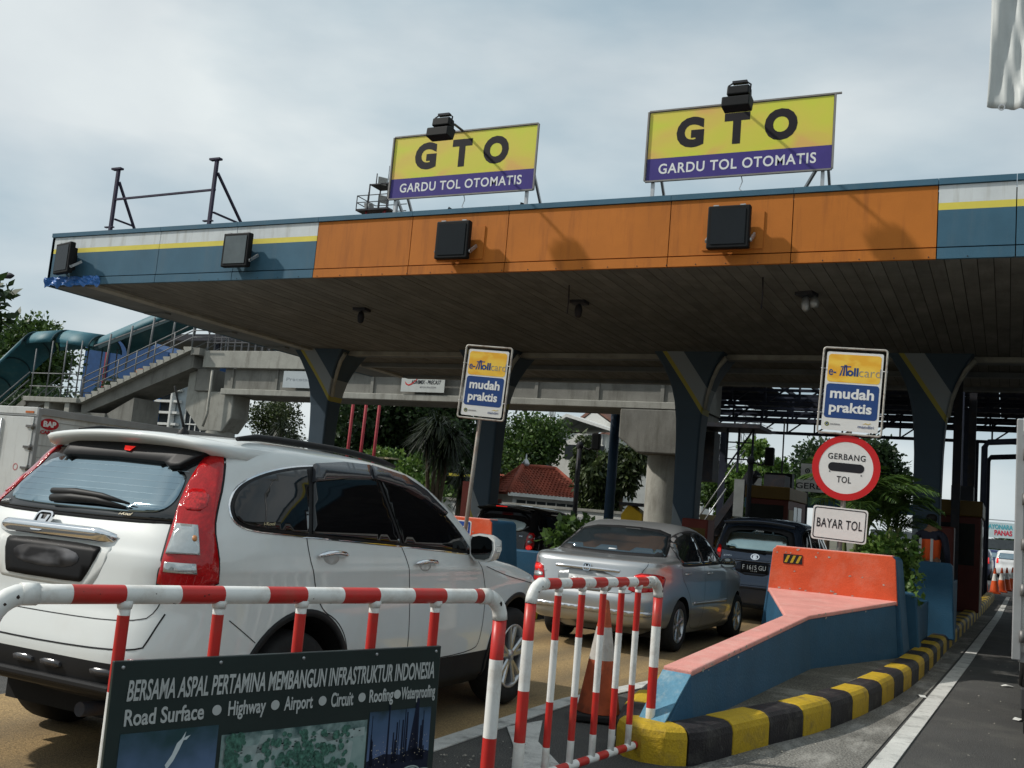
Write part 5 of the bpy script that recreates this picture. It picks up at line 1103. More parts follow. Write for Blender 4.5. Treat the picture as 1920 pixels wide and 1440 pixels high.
def card_sign(parent, z0, w=.60, h=.90, y=-.045):
    """framed board on a pole; lower left corner at (-w/2, y, z0)"""
    g = bpy.data.objects.new('card_sign', None); col.objects.link(g); g.parent = parent; g.location = (0, y, z0)
    f = frame((0, 0, 0), (1, 0, 0), (0, 0, 1)); o = rrect(-w/2-.03, -.025, w/2+.03, h+.02, .035, 5)
    P = [Vector((p[0], -.006, p[1])) for p in o]; MB().tube(P+[P[0], P[1]], .014, 6, caps=False).build('frame', rusty, g)
    b = MB(); plate2(b, f, rrect(-w/2+.012, .012, w/2-.012, h-.03, .025, 4), .006); b.build('panel', sign_white, g)
    f2 = frame((0, -.0065, 0), (1, 0, 0), (0, 0, 1)); W2_ = w/2-.035
    b = MB(); plate2(b, f2, rrect(-W2_, h*.60, W2_, h-.06, .04, 5), .0012); b.build('orange_field', sign_orange, g)
    b = MB(); plate2(b, f2, rrect(-W2_, h*.16, W2_, h*.58, .04, 5), .0012); b.build('blue_field', navy_ink, g)
    f3 = frame((0, -.0078, 0), (1, 0, 0), (0, 0, 1)); zc = h*.68; hh = h*.105
    text('e-', (-W2_+.015, zc, -W2_+.105, zc+hh*.72), f3, navy_ink, g, bold=.012); text('oll', (-.085, zc, .055, zc+hh), f3, navy_ink, g, bold=.035); text('card', (.062, zc, W2_+.002, zc+hh), f3, grey_ink, g, bold=-.012)
    b = MB()
    plate2(b, f3, [(-.165, zc+hh*1.12), (-.04, zc+hh*1.18), (-.04, zc+hh*1.03), (-.165, zc+hh*.98)], .001); plate2(b, f3, [(-.135, zc), (-.112, zc), (-.106, zc+hh*1.3), (-.122, zc+hh*1.3)], .001); plate2(b, f3, [(-.096, zc), (-.073, zc), (-.09, zc+hh*1.3), (-.104, zc+hh*1.3)], .001); plate2(b, f3, [(-.175, zc), (-.155, zc), (-.13, zc+hh*.98), (-.142, zc+hh*.98)], .001); b.build('road_emblem', navy_ink, g)
    text('mudah', (-W2_+.055, h*.40, W2_-.055, h*.53), f3, white_ink, g, bold=.03); text('praktis', (-W2_+.055, h*.195, W2_-.07, h*.355), f3, white_ink, g, bold=.03)
    b = MB(); ring(b, f3, circ(-W2_+.045, h*.085, .028, 20), circ(-W2_+.045, h*.085, .016, 20), .001); b.build('round_logo', mat('logo_olive', (.18, .19, .03), .4), g)
    b = MB(); plate2(b, f3, [(-W2_+.032, h*.08), (-W2_+.05, h*.075), (-W2_+.062, h*.105), (-W2_+.045, h*.1)], .001); b.build('logo_core', navy_ink, g)
    text('JASA MARGA', (-W2_+.085, h*.073, -W2_+.205, h*.096), f3, grey_ink, g, bold=.02); text('mandiri', (.10, h*.06, W2_-.03, h*.096), f3, navy_ink, g)
    b = MB(); plate2(b, f3, [(.15, h*.105), (.19, h*.125), (.22, h*.113), (.25, h*.13), (.25, h*.122), (.22, h*.105), (.19, h*.115)], .001); b.build('gold_ribbon', mat('gold_print', (.6, .42, .05), .4), g)
    b = MB()
    for (x, z) in ((-w/2-.02, h*.76), (w/2+.02, h*.76), (-w/2-.02, h*.22), (w/2+.02, h*.22)): b.tube([(x-.03, -.012, z), (x+.03, -.012, z)], .006, 5)
    b.build('wire_tie', steel, g)
    return g
t = thing('toll_signpost', 'signpost with orange blue card board, round red GERBANG TOL and BAYAR TOL plates', 'signpost', (-1.94, 13.35, .165), R(4)); t.rotation_euler = (0, R(2.2), R(4))
MB().tube([(0, .02, 0), (0, .02, 2.9)], .034, 10).build('pole', pole_m, t)
card_sign(t, 2.66, .71, 1.05)
f = frame((.0, -.03, 2.21), (1, 0, 0), (0, 0, 1)); g = bpy.data.objects.new('round_sign', None); col.objects.link(g); g.parent = t
b = MB(); plate2(b, f, circ(0, 0, 0.41, 48), .012); b.build('disc', sign_white, g)
f = frame((.0, -.0425, 2.21), (1, 0, 0), (0, 0, 1)); b = MB(); ring(b, f, circ(0, 0, 0.41, 48), circ(0, 0, 0.3269, 48), .002); b.build('red_ring', mat('sign_red', (.52, .02, .022), .4, var=.06), g)
text('GERBANG', (-0.2252, 0.0982, 0.2252, 0.1732), f, black_ink, g, bold=.012, space=1.12); text('TOL', (-0.0982, -0.1906, 0.0751, -0.1097), f, black_ink, g, bold=.012, space=1.1)
b = MB(); plate2(b, f, rrect(-0.2137, -0.052, 0.2195, 0.0578, 0.052, 6), .002); b.build('black_bar', black_ink, g)
b = MB(); [plate2(b, f, circ(x, z, 0.0092, 8), .003) for x, z in ((-.19, -.06), (.19, -.08))]; b.build('rivet', dark_steel, g)
f = frame((-.02, -.03, 1.50), (1, 0, 0), (0, 0, 1)); g = bpy.data.objects.new('text_sign', None); col.objects.link(g); g.parent = t
b = MB(); plate2(b, f, rrect(-0.3292, -0.2137, 0.3292, 0.2079, 0.0347, 4), .01); b.build('panel', sign_white, g)
f = frame((-.02, -.0405, 1.50), (1, 0, 0), (0, 0, 1)); b = MB(); ring(b, f, rrect(-0.3119, -0.1964, 0.3119, 0.1906, 0.0323, 4), rrect(-0.3003, -0.1848, 0.3003, 0.179, 0.0254, 4), .0015); b.build('border', black_ink, g)
text('BAYAR TOL', (-0.2714, -0.0578, 0.2714, 0.0578), f, black_ink, g, bold=.012, space=1.1)
b = MB()
for z in (1.48, 2.2, 2.75): b.box((-.05, -.03, z-.02), (.05, .055, z+.02))
b.build('clamp', rusty, t)
t = thing('card_signpost', 'pole with orange and blue card board only, before the second column', 'signpost', (-6.90, 12.75, .165), R(8)); t.rotation_euler = (0, R(2.5), R(8))
MB().tube([(-.03, .02, 0), (-.03, .02, 3.0)], .029, 10).build('pole', pole_m, t); card_sign(t, 2.6, .64, 1.0)
# small blue card sign at the wedge of the middle island
t = thing('card_plate', 'small blue Card plate half hidden behind the white SUV mirror', 'sign plate', (-7.12, 12.85, 1.14), 0)
b = MB(); f = frame((0, 0, 0), (1, 0, 0), (0, 0, 1)); plate2(b, f, rrect(-.36, -.16, .28, .15, .03), .008); b.build('panel', sign_white, t)
f = frame((0, -.0085, 0), (1, 0, 0), (0, 0, 1)); b = MB(); plate2(b, f, rrect(-.345, -.145, .265, .135, .025), .0015); b.build('blue_field', mat('plate_blue', (.02, .07, .30), .4), t)
f = frame((0, -.0101, 0), (1, 0, 0), (0, 0, 1)); text('Card', (.03, .0, .235, .10), f, white_ink, t, bold=.03); text('e-Toll', (-.30, .0, -.04, .10), f, white_ink, t, bold=.03)

# ================================================================ striped pipe barriers and the advertising board
def barrier(a, b_, z, lab, bars, lower, stripes_v, rail_st, name='pipe_barrier'):
    a = Vector((a[0], a[1], 0)); b_ = Vector((b_[0], b_[1], 0)); u = (b_-a).normalized(); L = (b_-a).length
    t = thing(name, lab, 'barrier', a, math.atan2(u.y, u.x), 'striped pipe barriers'); r = .0305
    rb = .10
    def bend(x0, s):   # quarter bend from post up to the rail
        return [(x0+s*(rb-rb*math.cos(R(q))), 0, z-rb+rb*math.sin(R(q))) for q in range(0, 91, 15)]
    # top rail with red and white bands, as one pipe
    pts = []; mi = []
    x = rb; seq = rail_st
    pts.append((x, 0, z)); k = 0
    for w_, c_ in seq:
        x2 = min(x+w_, L-rb); pts.append((x2, 0, z)); mi.append(c_); x = x2
        if x >= L-rb-.001: break
    b = MB(); b.tube(pts, r, 18, mi); b.build('top_rail', [white_paint, red_paint], t)
    for x0, s in ((0, 1), (L, -1)):
        b = MB(); b.tube(bend(x0, s), r*1.06, 18, 0); b.tube([(x0+s*(rb-.02), 0, z), (x0+s*(rb+.03), 0, z)], r*1.12, 18, 0); b.build('elbow', white_paint, t)
        zz = z-rb; P = [(x0, 0, zz)]; m = []; c_ = 1
        for hgt in stripes_v:
            zz = max(.06, zz-hgt); P.append((x0, 0, zz)); m.append(c_); c_ = 1-c_
            if zz <= .061: break
        b = MB(); b.tube(P, r, 18, m); b.build('post', [white_paint, red_paint], t)
        b = MB(); b.tube([(x0, -.26, .012), (x0, -.24, .045), (x0, -.17, .062), (x0, .17, .062), (x0, .24, .045), (x0, .26, .012)], .024, 12); b.prism([(x0-.09, .07), (x0+.09, .07), (x0, .19)], -.008, .008, 'y'); b.build('foot', white_paint, t)
    pts = []; m = []; x = .03; c_ = 0; pts.append((x, 0, lower))
    while x < L-.03:
        x = min(x+.12, L-.03); pts.append((x, 0, lower)); m.append(c_); c_ = 1-c_
    b = MB(); b.tube(pts, .024, 14, m); b.build('lower_rail', [white_paint, red_paint], t)
    for i, xb_ in enumerate(bars):
        zz = z-r; P = [(xb_, 0, zz)]; m = []; zz -= .035; P.append((xb_, 0, zz)); m.append(0); c_ = 1; offs = .0
        while zz > lower+.02:
            zz = max(lower, zz-(.24 if c_ else .33)); P.append((xb_, 0, zz)); m.append(c_); c_ = 1-c_
        b = MB(); b.tube(P, .020, 14, m); b.tube([(xb_, 0, z-r*.6), (xb_, 0, z-r-.014)], [.028, .023], 14, 0); b.build('bar', [white_paint, red_paint], t)
    # chipped paint
    rn = random.Random(len(lab)); chip = mat('bare_rust', (.05, .035, .03), .8, var=.4, vs=30); b = MB()
    for i in range(16):
        x = rn.uniform(.1, L-.1); an = rn.uniform(-2.6, -.4); w = rn.uniform(.0015, .0045); p = Vector((x, math.cos(an)*r*1.012, z+math.sin(an+1.57)*r*.0)); an = rn.uniform(R(150), R(280)); c_ = Vector((x, math.cos(an)*(r+.0006), z+math.sin(an)*(r+.0006))); tv = Vector((0, -math.sin(an), math.cos(an)))
        q = [(math.cos(R(k*60))*w*rn.uniform(.6, 1.6), math.sin(R(k*60))*w*rn.uniform(.5, 1.2)) for k in range(6)]
        b.add([c_+Vector((e[0], 0, 0))+tv*e[1] for e in q], [list(range(6))])
    for x0, s in ((0, 1), (L, -1)):
        for i in range(2):
            q0 = R(rn.uniform(20, 75)); cx = Vector((x0+s*(rb-rb*math.cos(q0)), -r*1.065, z-rb+rb*math.sin(q0))); w = rn.uniform(.004, .010)
            b.add([cx+Vector((math.cos(R(k*60))*w*rn.uniform(.5, 1.4), 0, math.sin(R(k*60))*w*rn.uniform(.5, 1.5))) for k in range(6)], [list(range(6))])
    b.build('paint_chips', chip, t, fixn=False)['kind'] = 'stuff'
    return t
seqA = [(.012, 0), (.15, 1), (.16, 0), (.155, 1), (.155, 0), (.155, 1), (.15, 0), (.155, 1), (.155, 0), (.16, 1), (.16, 0), (.17, 1), (.17, 0)]
A0 = Vector((-2.68, 2.08)); A1 = Vector((-1.985, 4.07))
bar1 = barrier(A0, A1, 1.10, 'larger red and white pipe barrier carrying the advertising board', [.41, .745, 1.08, 1.415, 1.73], .09, [.17, .33, .17, .33, .2, .3], [(.13, 0), (.17, 1), (.19, 0), (.16, 1), (.175, 0), (.16, 1), (.165, 0), (.17, 1), (.175, 0), (.17, 1), (.17, 0), (.5, 1)])
bar2 = barrier((-2.255, 4.98), (-2.055, 6.55), 1.10, 'smaller red and white pipe barrier beside the old traffic cone', [.28, .55, .81, 1.05, 1.28], .085, [.19, .26, .26, .26, .2, .3], [(.02, 0), (.14, 1), (.12, 0), (.15, 1), (.13, 0), (.15, 1), (.13, 0), (.15, 1), (.13, 0), (.15, 1), (.5, 0)])
# advertising board, tied to the near side of the larger barrier
u = (A1-A0).normalized(); U = Vector((u.x, u.y, 0)); O_ = Vector((-2.63, 2.18, 0))+U*.262+Vector((u.y, -u.x, 0))*.045
bd = thing('advertising_board', 'black printed asphalt advertising board hung on the larger barrier', 'advertising board', O_+Vector((0, 0, .9)), math.atan2(u.y, u.x))
bd.rotation_euler = (R(-1.5), R(-.3), math.atan2(u.y, u.x))
BW, BH = 1.357, .80
board_ink = mat('board_black_green', (.010, .022, .021), .38, var=.25, vs=1.5, spec=.5)
MB().box((0, .0, -BH), (BW, .018, 0)).build('panel', board_ink, bd, .003)
f = frame((0, -.001, 0), (1, 0, 0), (0, 0, 1)); silver_ink = mat('board_lettering', (.46, .48, .47), .42, var=.08)
text('BERSAMA ASPAL PERTAMINA MEMBANGUN INFRASTRUKTUR INDONESIA', (.052, -.126, 1.327, -.060), f, silver_ink, bd, bold=.02, shear=.14, space=1.0)
for wd, a, c_ in (('Road Surface', .052, .325), ('Highway', .415, .56), ('Airport', .635, .755), ('Circuit', .835, .935), ('Roofing', 1.01, 1.125), ('Waterproofing', 1.165, 1.338)):
    text(wd, (a, -.213 if wd in ('Highway', 'Airport', 'Roofing', 'Waterproofing') else -.202, c_, -.150), f, silver_ink, bd, bold=.02, space=1.0)
for x in (.372, .598, .797, .975, 1.145): plate2(MB(), f, circ(x, -.176, .017, 18), .001, 0, .0005).build('bullet_dot', silver_ink, bd)
def printm(name, stops, sc, axis=2, det=5, lo=.35, hi=.7, span=(-.75, -.22)):
    m = bpy.data.materials.new(name); m.use_nodes = True; t = m.node_tree; N = t.nodes; L = t.links; bb = N['Principled BSDF']; bb.inputs['Roughness'].default_value = .4
    co = N.new('ShaderNodeTexCoord'); sp = N.new('ShaderNodeSeparateXYZ'); L.new(co.outputs['Object'], sp.inputs[0]); mr = N.new('ShaderNodeMapRange'); mr.inputs[1].default_value = span[0]; mr.inputs[2].default_value = span[1]; L.new(sp.outputs[axis], mr.inputs[0])
    no = N.new('ShaderNodeTexNoise'); no.inputs['Scale'].default_value = sc; no.inputs['Detail'].default_value = det; L.new(co.outputs['Object'], no.inputs[0])
    ad = N.new('ShaderNodeMath'); ad.operation = 'MULTIPLY_ADD'; L.new(no.outputs[0], ad.inputs[0]); ad.inputs[1].default_value = .55; ad.inputs[2].default_value = -.27; a2 = N.new('ShaderNodeMath'); L.new(mr.outputs[0], a2.inputs[0]); L.new(ad.outputs[0], a2.inputs[1])
    cr = N.new('ShaderNodeValToRGB'); e = cr.color_ramp.elements; e[0].position = stops[0][0]; e[0].color = stops[0][1]+(1,); e[1].position = stops[-1][0]; e[1].color = stops[-1][1]+(1,)
    for p, c_ in stops[1:-1]: e.new(p).color = c_+(1,)
    L.new(a2.outputs[0], cr.inputs[0]); L.new(cr.outputs[0], bb.inputs['Base Color']); return m
p_sky = printm('print_blue_cloud', [(0, (.30, .38, .42)), (.35, (.20, .28, .37)), (.7, (.09, .15, .27)), (1, (.012, .05, .06))], 7)
p_road = printm('print_aerial', [(0, (.09, .18, .165)), (.5, (.17, .28, .265)), (.8, (.28, .38, .365)), (1, (.03, .08, .08))], 22)
p_dusk = printm('print_dusk', [(0, (.012, .02, .03)), (.38, (.035, .055, .11)), (.6, (.10, .145, .28)), (.9, (.05, .10, .19)), (1, (.01, .03, .04))], 5)
f1 = frame((0, -.0012, 0), (1, 0, 0), (0, 0, 1))
def pan(nm, x0, x1, m, z1=-.225, z0=-.79):
    b = MB(); plate2(b, f1, [(x0, z0), (x1, z0), (x1, z1), (x0, z1)], .0006); return b.build(nm, m, bd)
P1 = pan('cloud_picture', .045, .385, p_sky); P2 = pan('highway_picture', .40, 1.01, p_road, -.26); P3 = pan('refinery_picture', 1.02, 1.325, p_dusk, -.235)
f2 = frame((0, -.0019, 0), (1, 0, 0), (0, 0, 1))
b = MB(); plate2(b, f2, [(.205, -.335), (.212, -.35), (.232, -.325), (.25, -.29), (.262, -.262), (.268, -.235), (.254, -.258), (.24, -.27), (.226, -.305)], .0004); plate2(b, f2, [(.256, -.262), (.27, -.252), (.285, -.248), (.272, -.262)], .0003); plate2(b, f2, [(.19, -.365), (.2, -.372), (.21, -.35), (.204, -.344)], .0003); b.build('white_plume', mat('print_pale', (.6, .66, .68), .4), P1)
f2 = frame((0, -.0019, .085), (1, 0, 0), (0, 0, 1))
pr = mat('print_road_grey', (.33, .40, .39), .4, var=.2, vs=20); b = MB()
plate2(b, f2, [(.41, -.79), (.62, -.79), (.60, -.36), (.555, -.36)], .0003); plate2(b, f2, [(.405, -.395), (1.0, -.37), (1.0, -.40), (.405, -.425)], .0003); plate2(b, f2, [(.86, -.79), (1.0, -.79), (.93, -.6), (.95, -.42), (.80, -.36), (.78, -.37), (.90, -.45), (.88, -.6)], .0003)
b.build('printed_road', pr, P2); b = MB()
for k in range(40):
    x = random.uniform(.43, .98); z = random.choice((random.uniform(-.42, -.38), random.uniform(-.7, -.4))); plate2(b, frame((0, -.0024, .09), (1, 0, 0), (0, 0, 1)), [(x, z), (x+.008, z), (x+.008, z+.004), (x, z+.004)], .0003)
b.build('printed_cars', black_ink, P2)['kind'] = 'stuff'
tg = mat('print_trees', (.06, .15, .115), .45, var=.75, vs=70); b = MB()
for k in range(330):
    x = random.gauss(.74, .10); z = random.gauss(-.50, .07)
    if k > 260: x = random.gauss(.45, .02); z = random.gauss(-.44, .05)
    if .42 < x < .99 and z < -.36: plate2(b, frame((0, -.0027-.00002*k, .095), (1, 0, 0), (0, 0, 1)), circ(x, z, random.uniform(.006, .017), 7), .0002)
b.build('printed_trees', tg, P2)['kind'] = 'stuff'
b = MB()
for k in range(26):
    x = random.uniform(1.03, 1.30); h = random.choice((.06, .1, .14, .2))*random.uniform(.7, 1.2); w = random.uniform(.004, .014); plate2(b, f2, [(x, -.52), (x+w, -.52), (x+w*.8, -.52+h), (x+w*.2, -.52+h)], .0003)
plate2(b, f2, [(1.21, -.52), (1.27, -.52), (1.262, -.30), (1.255, -.26), (1.247, -.30)], .0003); plate2(b, f2, [(1.11, -.52), (1.12, -.52), (1.118, -.28), (1.112, -.28)], .0003); plate2(b, f2, [(1.02, -.56), (1.325, -.56), (1.325, -.49), (1.25, -.47), (1.18, -.49), (1.1, -.48), (1.02, -.5)], .0003)
b.build('printed_towers', mat('print_dark_blue', (.008, .012, .03), .4), P3); b = MB()
for k in range(70): x = random.uniform(1.03, 1.315); z = random.gauss(-.485, .03); plate2(b, frame((0, -.0024, .09), (1, 0, 0), (0, 0, 1)), circ(x, z, random.uniform(.0008, .0022), 5), .0002)
b.build('printed_lights', mat('print_light', (.5, .45, .36), .4), P3)['kind'] = 'stuff'; b = MB()
for x, z in ((1.07, -.575), (1.155, -.568), (1.24, -.56), (1.30, -.575), (1.10, -.615), (1.20, -.61), (1.29, -.625), (1.05, -.66), (1.15, -.665), (1.25, -.67)): ring(b, frame((0, -.0024, .09), (1, 0, 0), (0, 0, 1)), circ(x, z, .043, 20, .018), circ(x, z, .034, 20, .013), .0003); plate2(b, frame((0, -.0024, .09), (1, 0, 0), (0, 0, 1)), circ(x, z, .028, 16, .010), .0003)
b.build('printed_drums', mat('print_drum', (.38, .46, .45), .4, var=.25, vs=20), P3)
b = MB()
for x in (.03, .37, .70, 1.03, 1.33): b.lathe([(.0, -.004), (.006, -.003), (.006, 0)], 8, 0, 'y', (x, 0, -.02))
b.build('rivet', steel, bd)

# ================================================================ traffic cones
cone_o = mat('cone_orange_dirty', (.36, .075, .03), .65, var=.3, vs=8, dirt=((.07, .035, .025), .85, 5.), bump=.1); cone_w = mat('cone_white_dirty', (.46, .43, .39), .6, var=.15, vs=6, dirt=((.2, .15, .12), .7, 7.))
def cone(loc, lab, o_, w_, sc=1.0, rz=0, grp=None, tilt=0, parts=True):
    t = thing('traffic_cone', lab, 'traffic cone', loc, rz, grp); t.rotation_euler = (tilt, 0, rz)
    n = 28 if parts else 10; b = MB(); q = lambda z: (.17-.145*(z/.86))*sc
    H = [.05, .42, .43, .66, .67, .86, .872]
    b.lathe([(q(z)*(1 if i < 6 else .6), z*sc) for i, z in enumerate(H)], n, [0, 0, 1, 1, 0, 0]); b.build('cone_body', [o_, w_], t)
    b = MB(); b.prism(rrect(-.20*sc, -.20*sc, .20*sc, .20*sc, .05*sc, 3), 0, .045*sc, 'z'); b.build('base', rubber if parts else o_, t, .01 if parts else 0)
    return t
cone((-2.72, 7.38, .0), 'dirty weathered traffic cone behind the smaller barrier', cone_o, cone_w, 1.0, .4, tilt=R(-1))
cone_n = mat('cone_orange_new', (.66, .095, .02), .5, var=.06); cone_nw = mat('cone_white_new', (.66, .66, .62), .5)
row = [(-.95+.0, 38.2), (-.74, 40.2), (-.42, 42.6), (-.2, 45.0), (-.02, 47.2), (.2, 49.8), (.5, 53.5), (.75, 56.5), (1.1, 60.5), (1.5, 65.)]
for i, (x, y) in enumerate(row):
    lab = 'nearest cone of the distant row beyond the booth' if i == 0 else ('farthest cone of the distant row beyond the booth' if i == len(row)-1 else ('second', 'third', 'fourth', 'fifth', 'sixth', 'seventh', 'eighth', 'ninth')[(i-1) % 8]+' cone counted from the nearest in the distant row')
    cone((x, y, 0), lab, cone_n, cone_nw, 1.08, 0, 'row of cones beyond the booth', parts=False)

# ================================================================ cargo vans
van_white = mat('van_white_panel', (.56, .575, .565), .45, var=.07, vs=1.5, dirt=((.27, .25, .22), .75, 1.6, (2.5, 2.5, .35)), coat=.15)
van_trim = mat('van_aluminium', (.34, .345, .345), .45, .3, var=.12)
def lorry_cab(t, y0, w, h, m):
    b = MB(); b.prism([(y0, .45), (y0+1.75, .45), (y0+1.8, .95), (y0+1.35, 1.75), (y0+1.15, h), (y0, h)], -w/2, w/2, 'x'); b.build('cab', m, t, .06)
    b = MB(); b.prism([(y0+1.70, 1.06), (y0+1.41, 1.67), (y0+1.43, 1.68), (y0+1.73, 1.07)], -w/2+.12, w/2-.12, 'x'); b.build('windscreen', glass_dark, t)
    for s in (-1, 1): b = MB(); b.box((s*(w/2)-.012, y0+.35, 1.1), (s*(w/2)+.012, y0+1.05, 1.62)); b.build('side_window', glass_dark, t)
def wheel_simple(t, x, y, r, w):
    b = MB(); b.lathe([(r*.5, -w/2), (r*.95, -w/2), (r, -w*.35), (r, w*.35), (r*.95, w/2), (r*.5, w/2)], 28, 0, 'x'); b.lathe([(.001, -w*.3), (r*.5, -w*.5)], 20, 1, 'x'); b.lathe([(.001, w*.3), (r*.5, w*.5)], 20, 1, 'x'); o = b.build('wheel', [rubber, steel], t); o.location = (x, y, r)
def box_van(name, lab, loc, w, l, z0, z1, hinge_side, logo):
    t = thing(name, lab, 'truck', loc, 0)
    b = MB(); b.box((-w/2+.02, .03, z0), (w/2-.02, l, z1-.02)); b.build('cargo_box', van_white, t)
    for s in (-1, 1):
        b = MB()
        b.box((s*(w/2)-.045, .0, z0-.06), (s*(w/2)+.02, .07, z1)); b.build('corner_post', van_trim, t, .008)
        b = MB(); b.box((s*(w/2-.02)-.02, .07, z1-.10), (s*(w/2-.02)+.035, l, z1+.01)); b.build('roof_edge', van_trim, t, .006)
        b = MB(); b.box((s*(w/2-.02)-.02, .07, z0-.08), (s*(w/2-.02)+.03, l, z0+.03)); b.build('floor_edge', van_trim, t, .006)
        for k in range(1, 9):
            z = z0+(z1-z0)*k/9; b = MB(); b.box((s*(w/2-.02), .08, z-.004), (s*(w/2-.02)+s*.006, l-.02, z+.004)); b.build('side_rib', van_trim, t)
    b = MB(); b.box((-w/2, -.005, z1-.10), (w/2, .06, z1+.012)); b.build('rear_header', van_white, t, .008); b = MB(); b.box((-w/2, -.01, z1-.125), (w/2, .05, z1-.105)); b.build('rear_gutter', van_trim, t)
    for s in (-1, 1):
        x0, x1 = (-w/2+.05, -.006) if s < 0 else (.006, w/2-.05)
        MB().box((x0, -.012, z0+.02), (x1, .02, z1-.14)).build('rear_door', van_white, t, .006)
        for k in range(5):
            z = z0+.12+(z1-z0-.4)*k/4; xh = s*(w/2-.055); b = MB(); b.tube([(xh+s*.03, -.03, z-.045), (xh+s*.03, -.03, z+.045)], .022, 8); b.bar((xh+s*.03, -.022, z), (xh-s*.12, -.02, z), .03, .035); b.build('hinge', mat('hinge_worn', (.16, .155, .15), .5, .5, var=.3), t)
        b = MB(); b.tube([(s*.12, -.03, z0+.05), (s*.12, -.03, z1-.18)], .014, 6); b.build('lock_bar', steel, t)
    for s in (-1, 1): b = MB(); b.box((s*(w/2-.16)-.09, -.012, z1-.08), (s*(w/2-.16)+.09, -.003, z1-.05)); b.build('marker_lamp', mat('amber_marker', (.5, .14, .04), .35), t)
    b = MB(); b.box((-w/2+.1, .1, z0-.28), (w/2-.1, l+.2, z0-.09)); b.build('chassis', dark_steel, t)
    b = MB(); b.box((-w/2+.02, .0, z0-.42), (w/2-.02, .08, z0-.26)); b.build('rear_bumper', mat('bumper_dark', (.05, .05, .052), .5), t, .01)
    for s in (-1, 1):
        g = MB(); g.box((s*(w/2-.2)-.12, -.035, z0-.36), (s*(w/2-.2)+.12, .0, z0-.27)); o = g.build('tail_lamp', lamp_red, t, .01)
        MB().box((s*(w/2-.2)-.05, -.04, z0-.34), (s*(w/2-.2)+.05, -.034, z0-.29)).build('lens', lamp_hot, o)
        MB().box((s*(w/2-.18)-.14, .55, .18), (s*(w/2-.18)+.14, .56, z0-.25)).build('mud_flap', rubber, t)
    for y in (1.0, l+.9):
        for s in (-1, 1): wheel_simple(t, s*(w/2-.17), y, .33, .22)
    lorry_cab(t, l+.08, w-.1, 1.95, van_white)
    if logo:
        for sd, xx in (((0, 1, 0), w/2-.012),):
            fr = frame((xx, .25, z1-.22), sd, (0, 0, 1)); g = bpy.data.objects.new('logo', None); col.objects.link(g); g.parent = t
            b = MB(); plate2(b, fr, circ(0, 0, .165, 32, .086), .004); b.build('red_oval', mat('logo_red', (.42, .02, .03), .4), g)
            fr2 = frame((xx+.0045, .25, z1-.22), sd, (0, 0, 1)); text('BAP', (-.115, -.045, .115, .045), fr2, white_ink, g, bold=.05); text('CARGO', (-.15, -.155, .17, -.10), fr2, mat('logo_red', (.42, .02, .03), .4), g, bold=.04)
        b = MB(); ring(b, frame((w/2-.3, -.0125, z0+.75), (1, 0, 0), (0, 0, 1)), circ(0, 0, .055, 20), circ(0, 0, .038, 20), .002); b.build('round_sticker', mat('sticker_pink', (.48, .2, .2), .5), t)
    return t
box_van('cargo_truck', 'white box cargo truck with red oval logo at left behind the SUV', (-13.95, 10.5, 0), 1.7, 5.0, .75, 2.40, 1, True)
box_van('cargo_truck', 'white box truck at right edge showing its hinged rear corner', (1.015, 8.75, 0), 1.86, 3.6, .75, 2.52, 1, False)
# white cloth at the top right, hung from a mast
t = thing('cloth_banner', 'white plastic cloth banner hanging in folds at top right corner', 'banner', (-.24, 9.0, 5.19))
b = MB(); vs = []; nx, nz = 90, 40; rn = random.Random(2)
for j in range(nz+1):
    for i in range(nx+1):
        x = 1.5*i/nx; z = 2.6*j/nz; fold = .04*math.sin(5.5*x+1.2*z*.3)+.028*math.sin(19*x-2.4*z)+.022*math.sin(42*x-5*z)*(1-.5*j/nz)+.012*math.sin(70*x+9*z)
        edge = -.05*math.sin(3.0*x)*(1-j/nz)**3
        vs.append((x+.01*math.sin(2*z), fold*(.35+min(1, x*2)), z+edge-.02*x*(1-j/nz)))
b.add(vs, [[j*(nx+1)+i, j*(nx+1)+i+1, (j+1)*(nx+1)+i+1, (j+1)*(nx+1)+i] for j in range(nz) for i in range(nx)], 0, True); o = b.build('cloth', mat('white_plastic_cloth', (.55, .575, .565), .4, var=.06), t, fixn=False); m = o.modifiers.new('t', 'SOLIDIFY'); m.thickness = .006
b = MB(); ring(b, frame((.11, -.01, -.02), (1, 0, 0), (0, 0, 1)), circ(0, 0, .028, 14), circ(0, 0, .018, 14), .006); b.build('eyelet', steel, t)
MB().tube([(1.55, .05, -5.19), (1.55, .05, 3.0)], .05, 10).build('mast', steel, t); MB().tube([(1.6, .05, 2.65), (-.1, .02, 2.65)], .02, 8).build('cross_rod', steel, t)
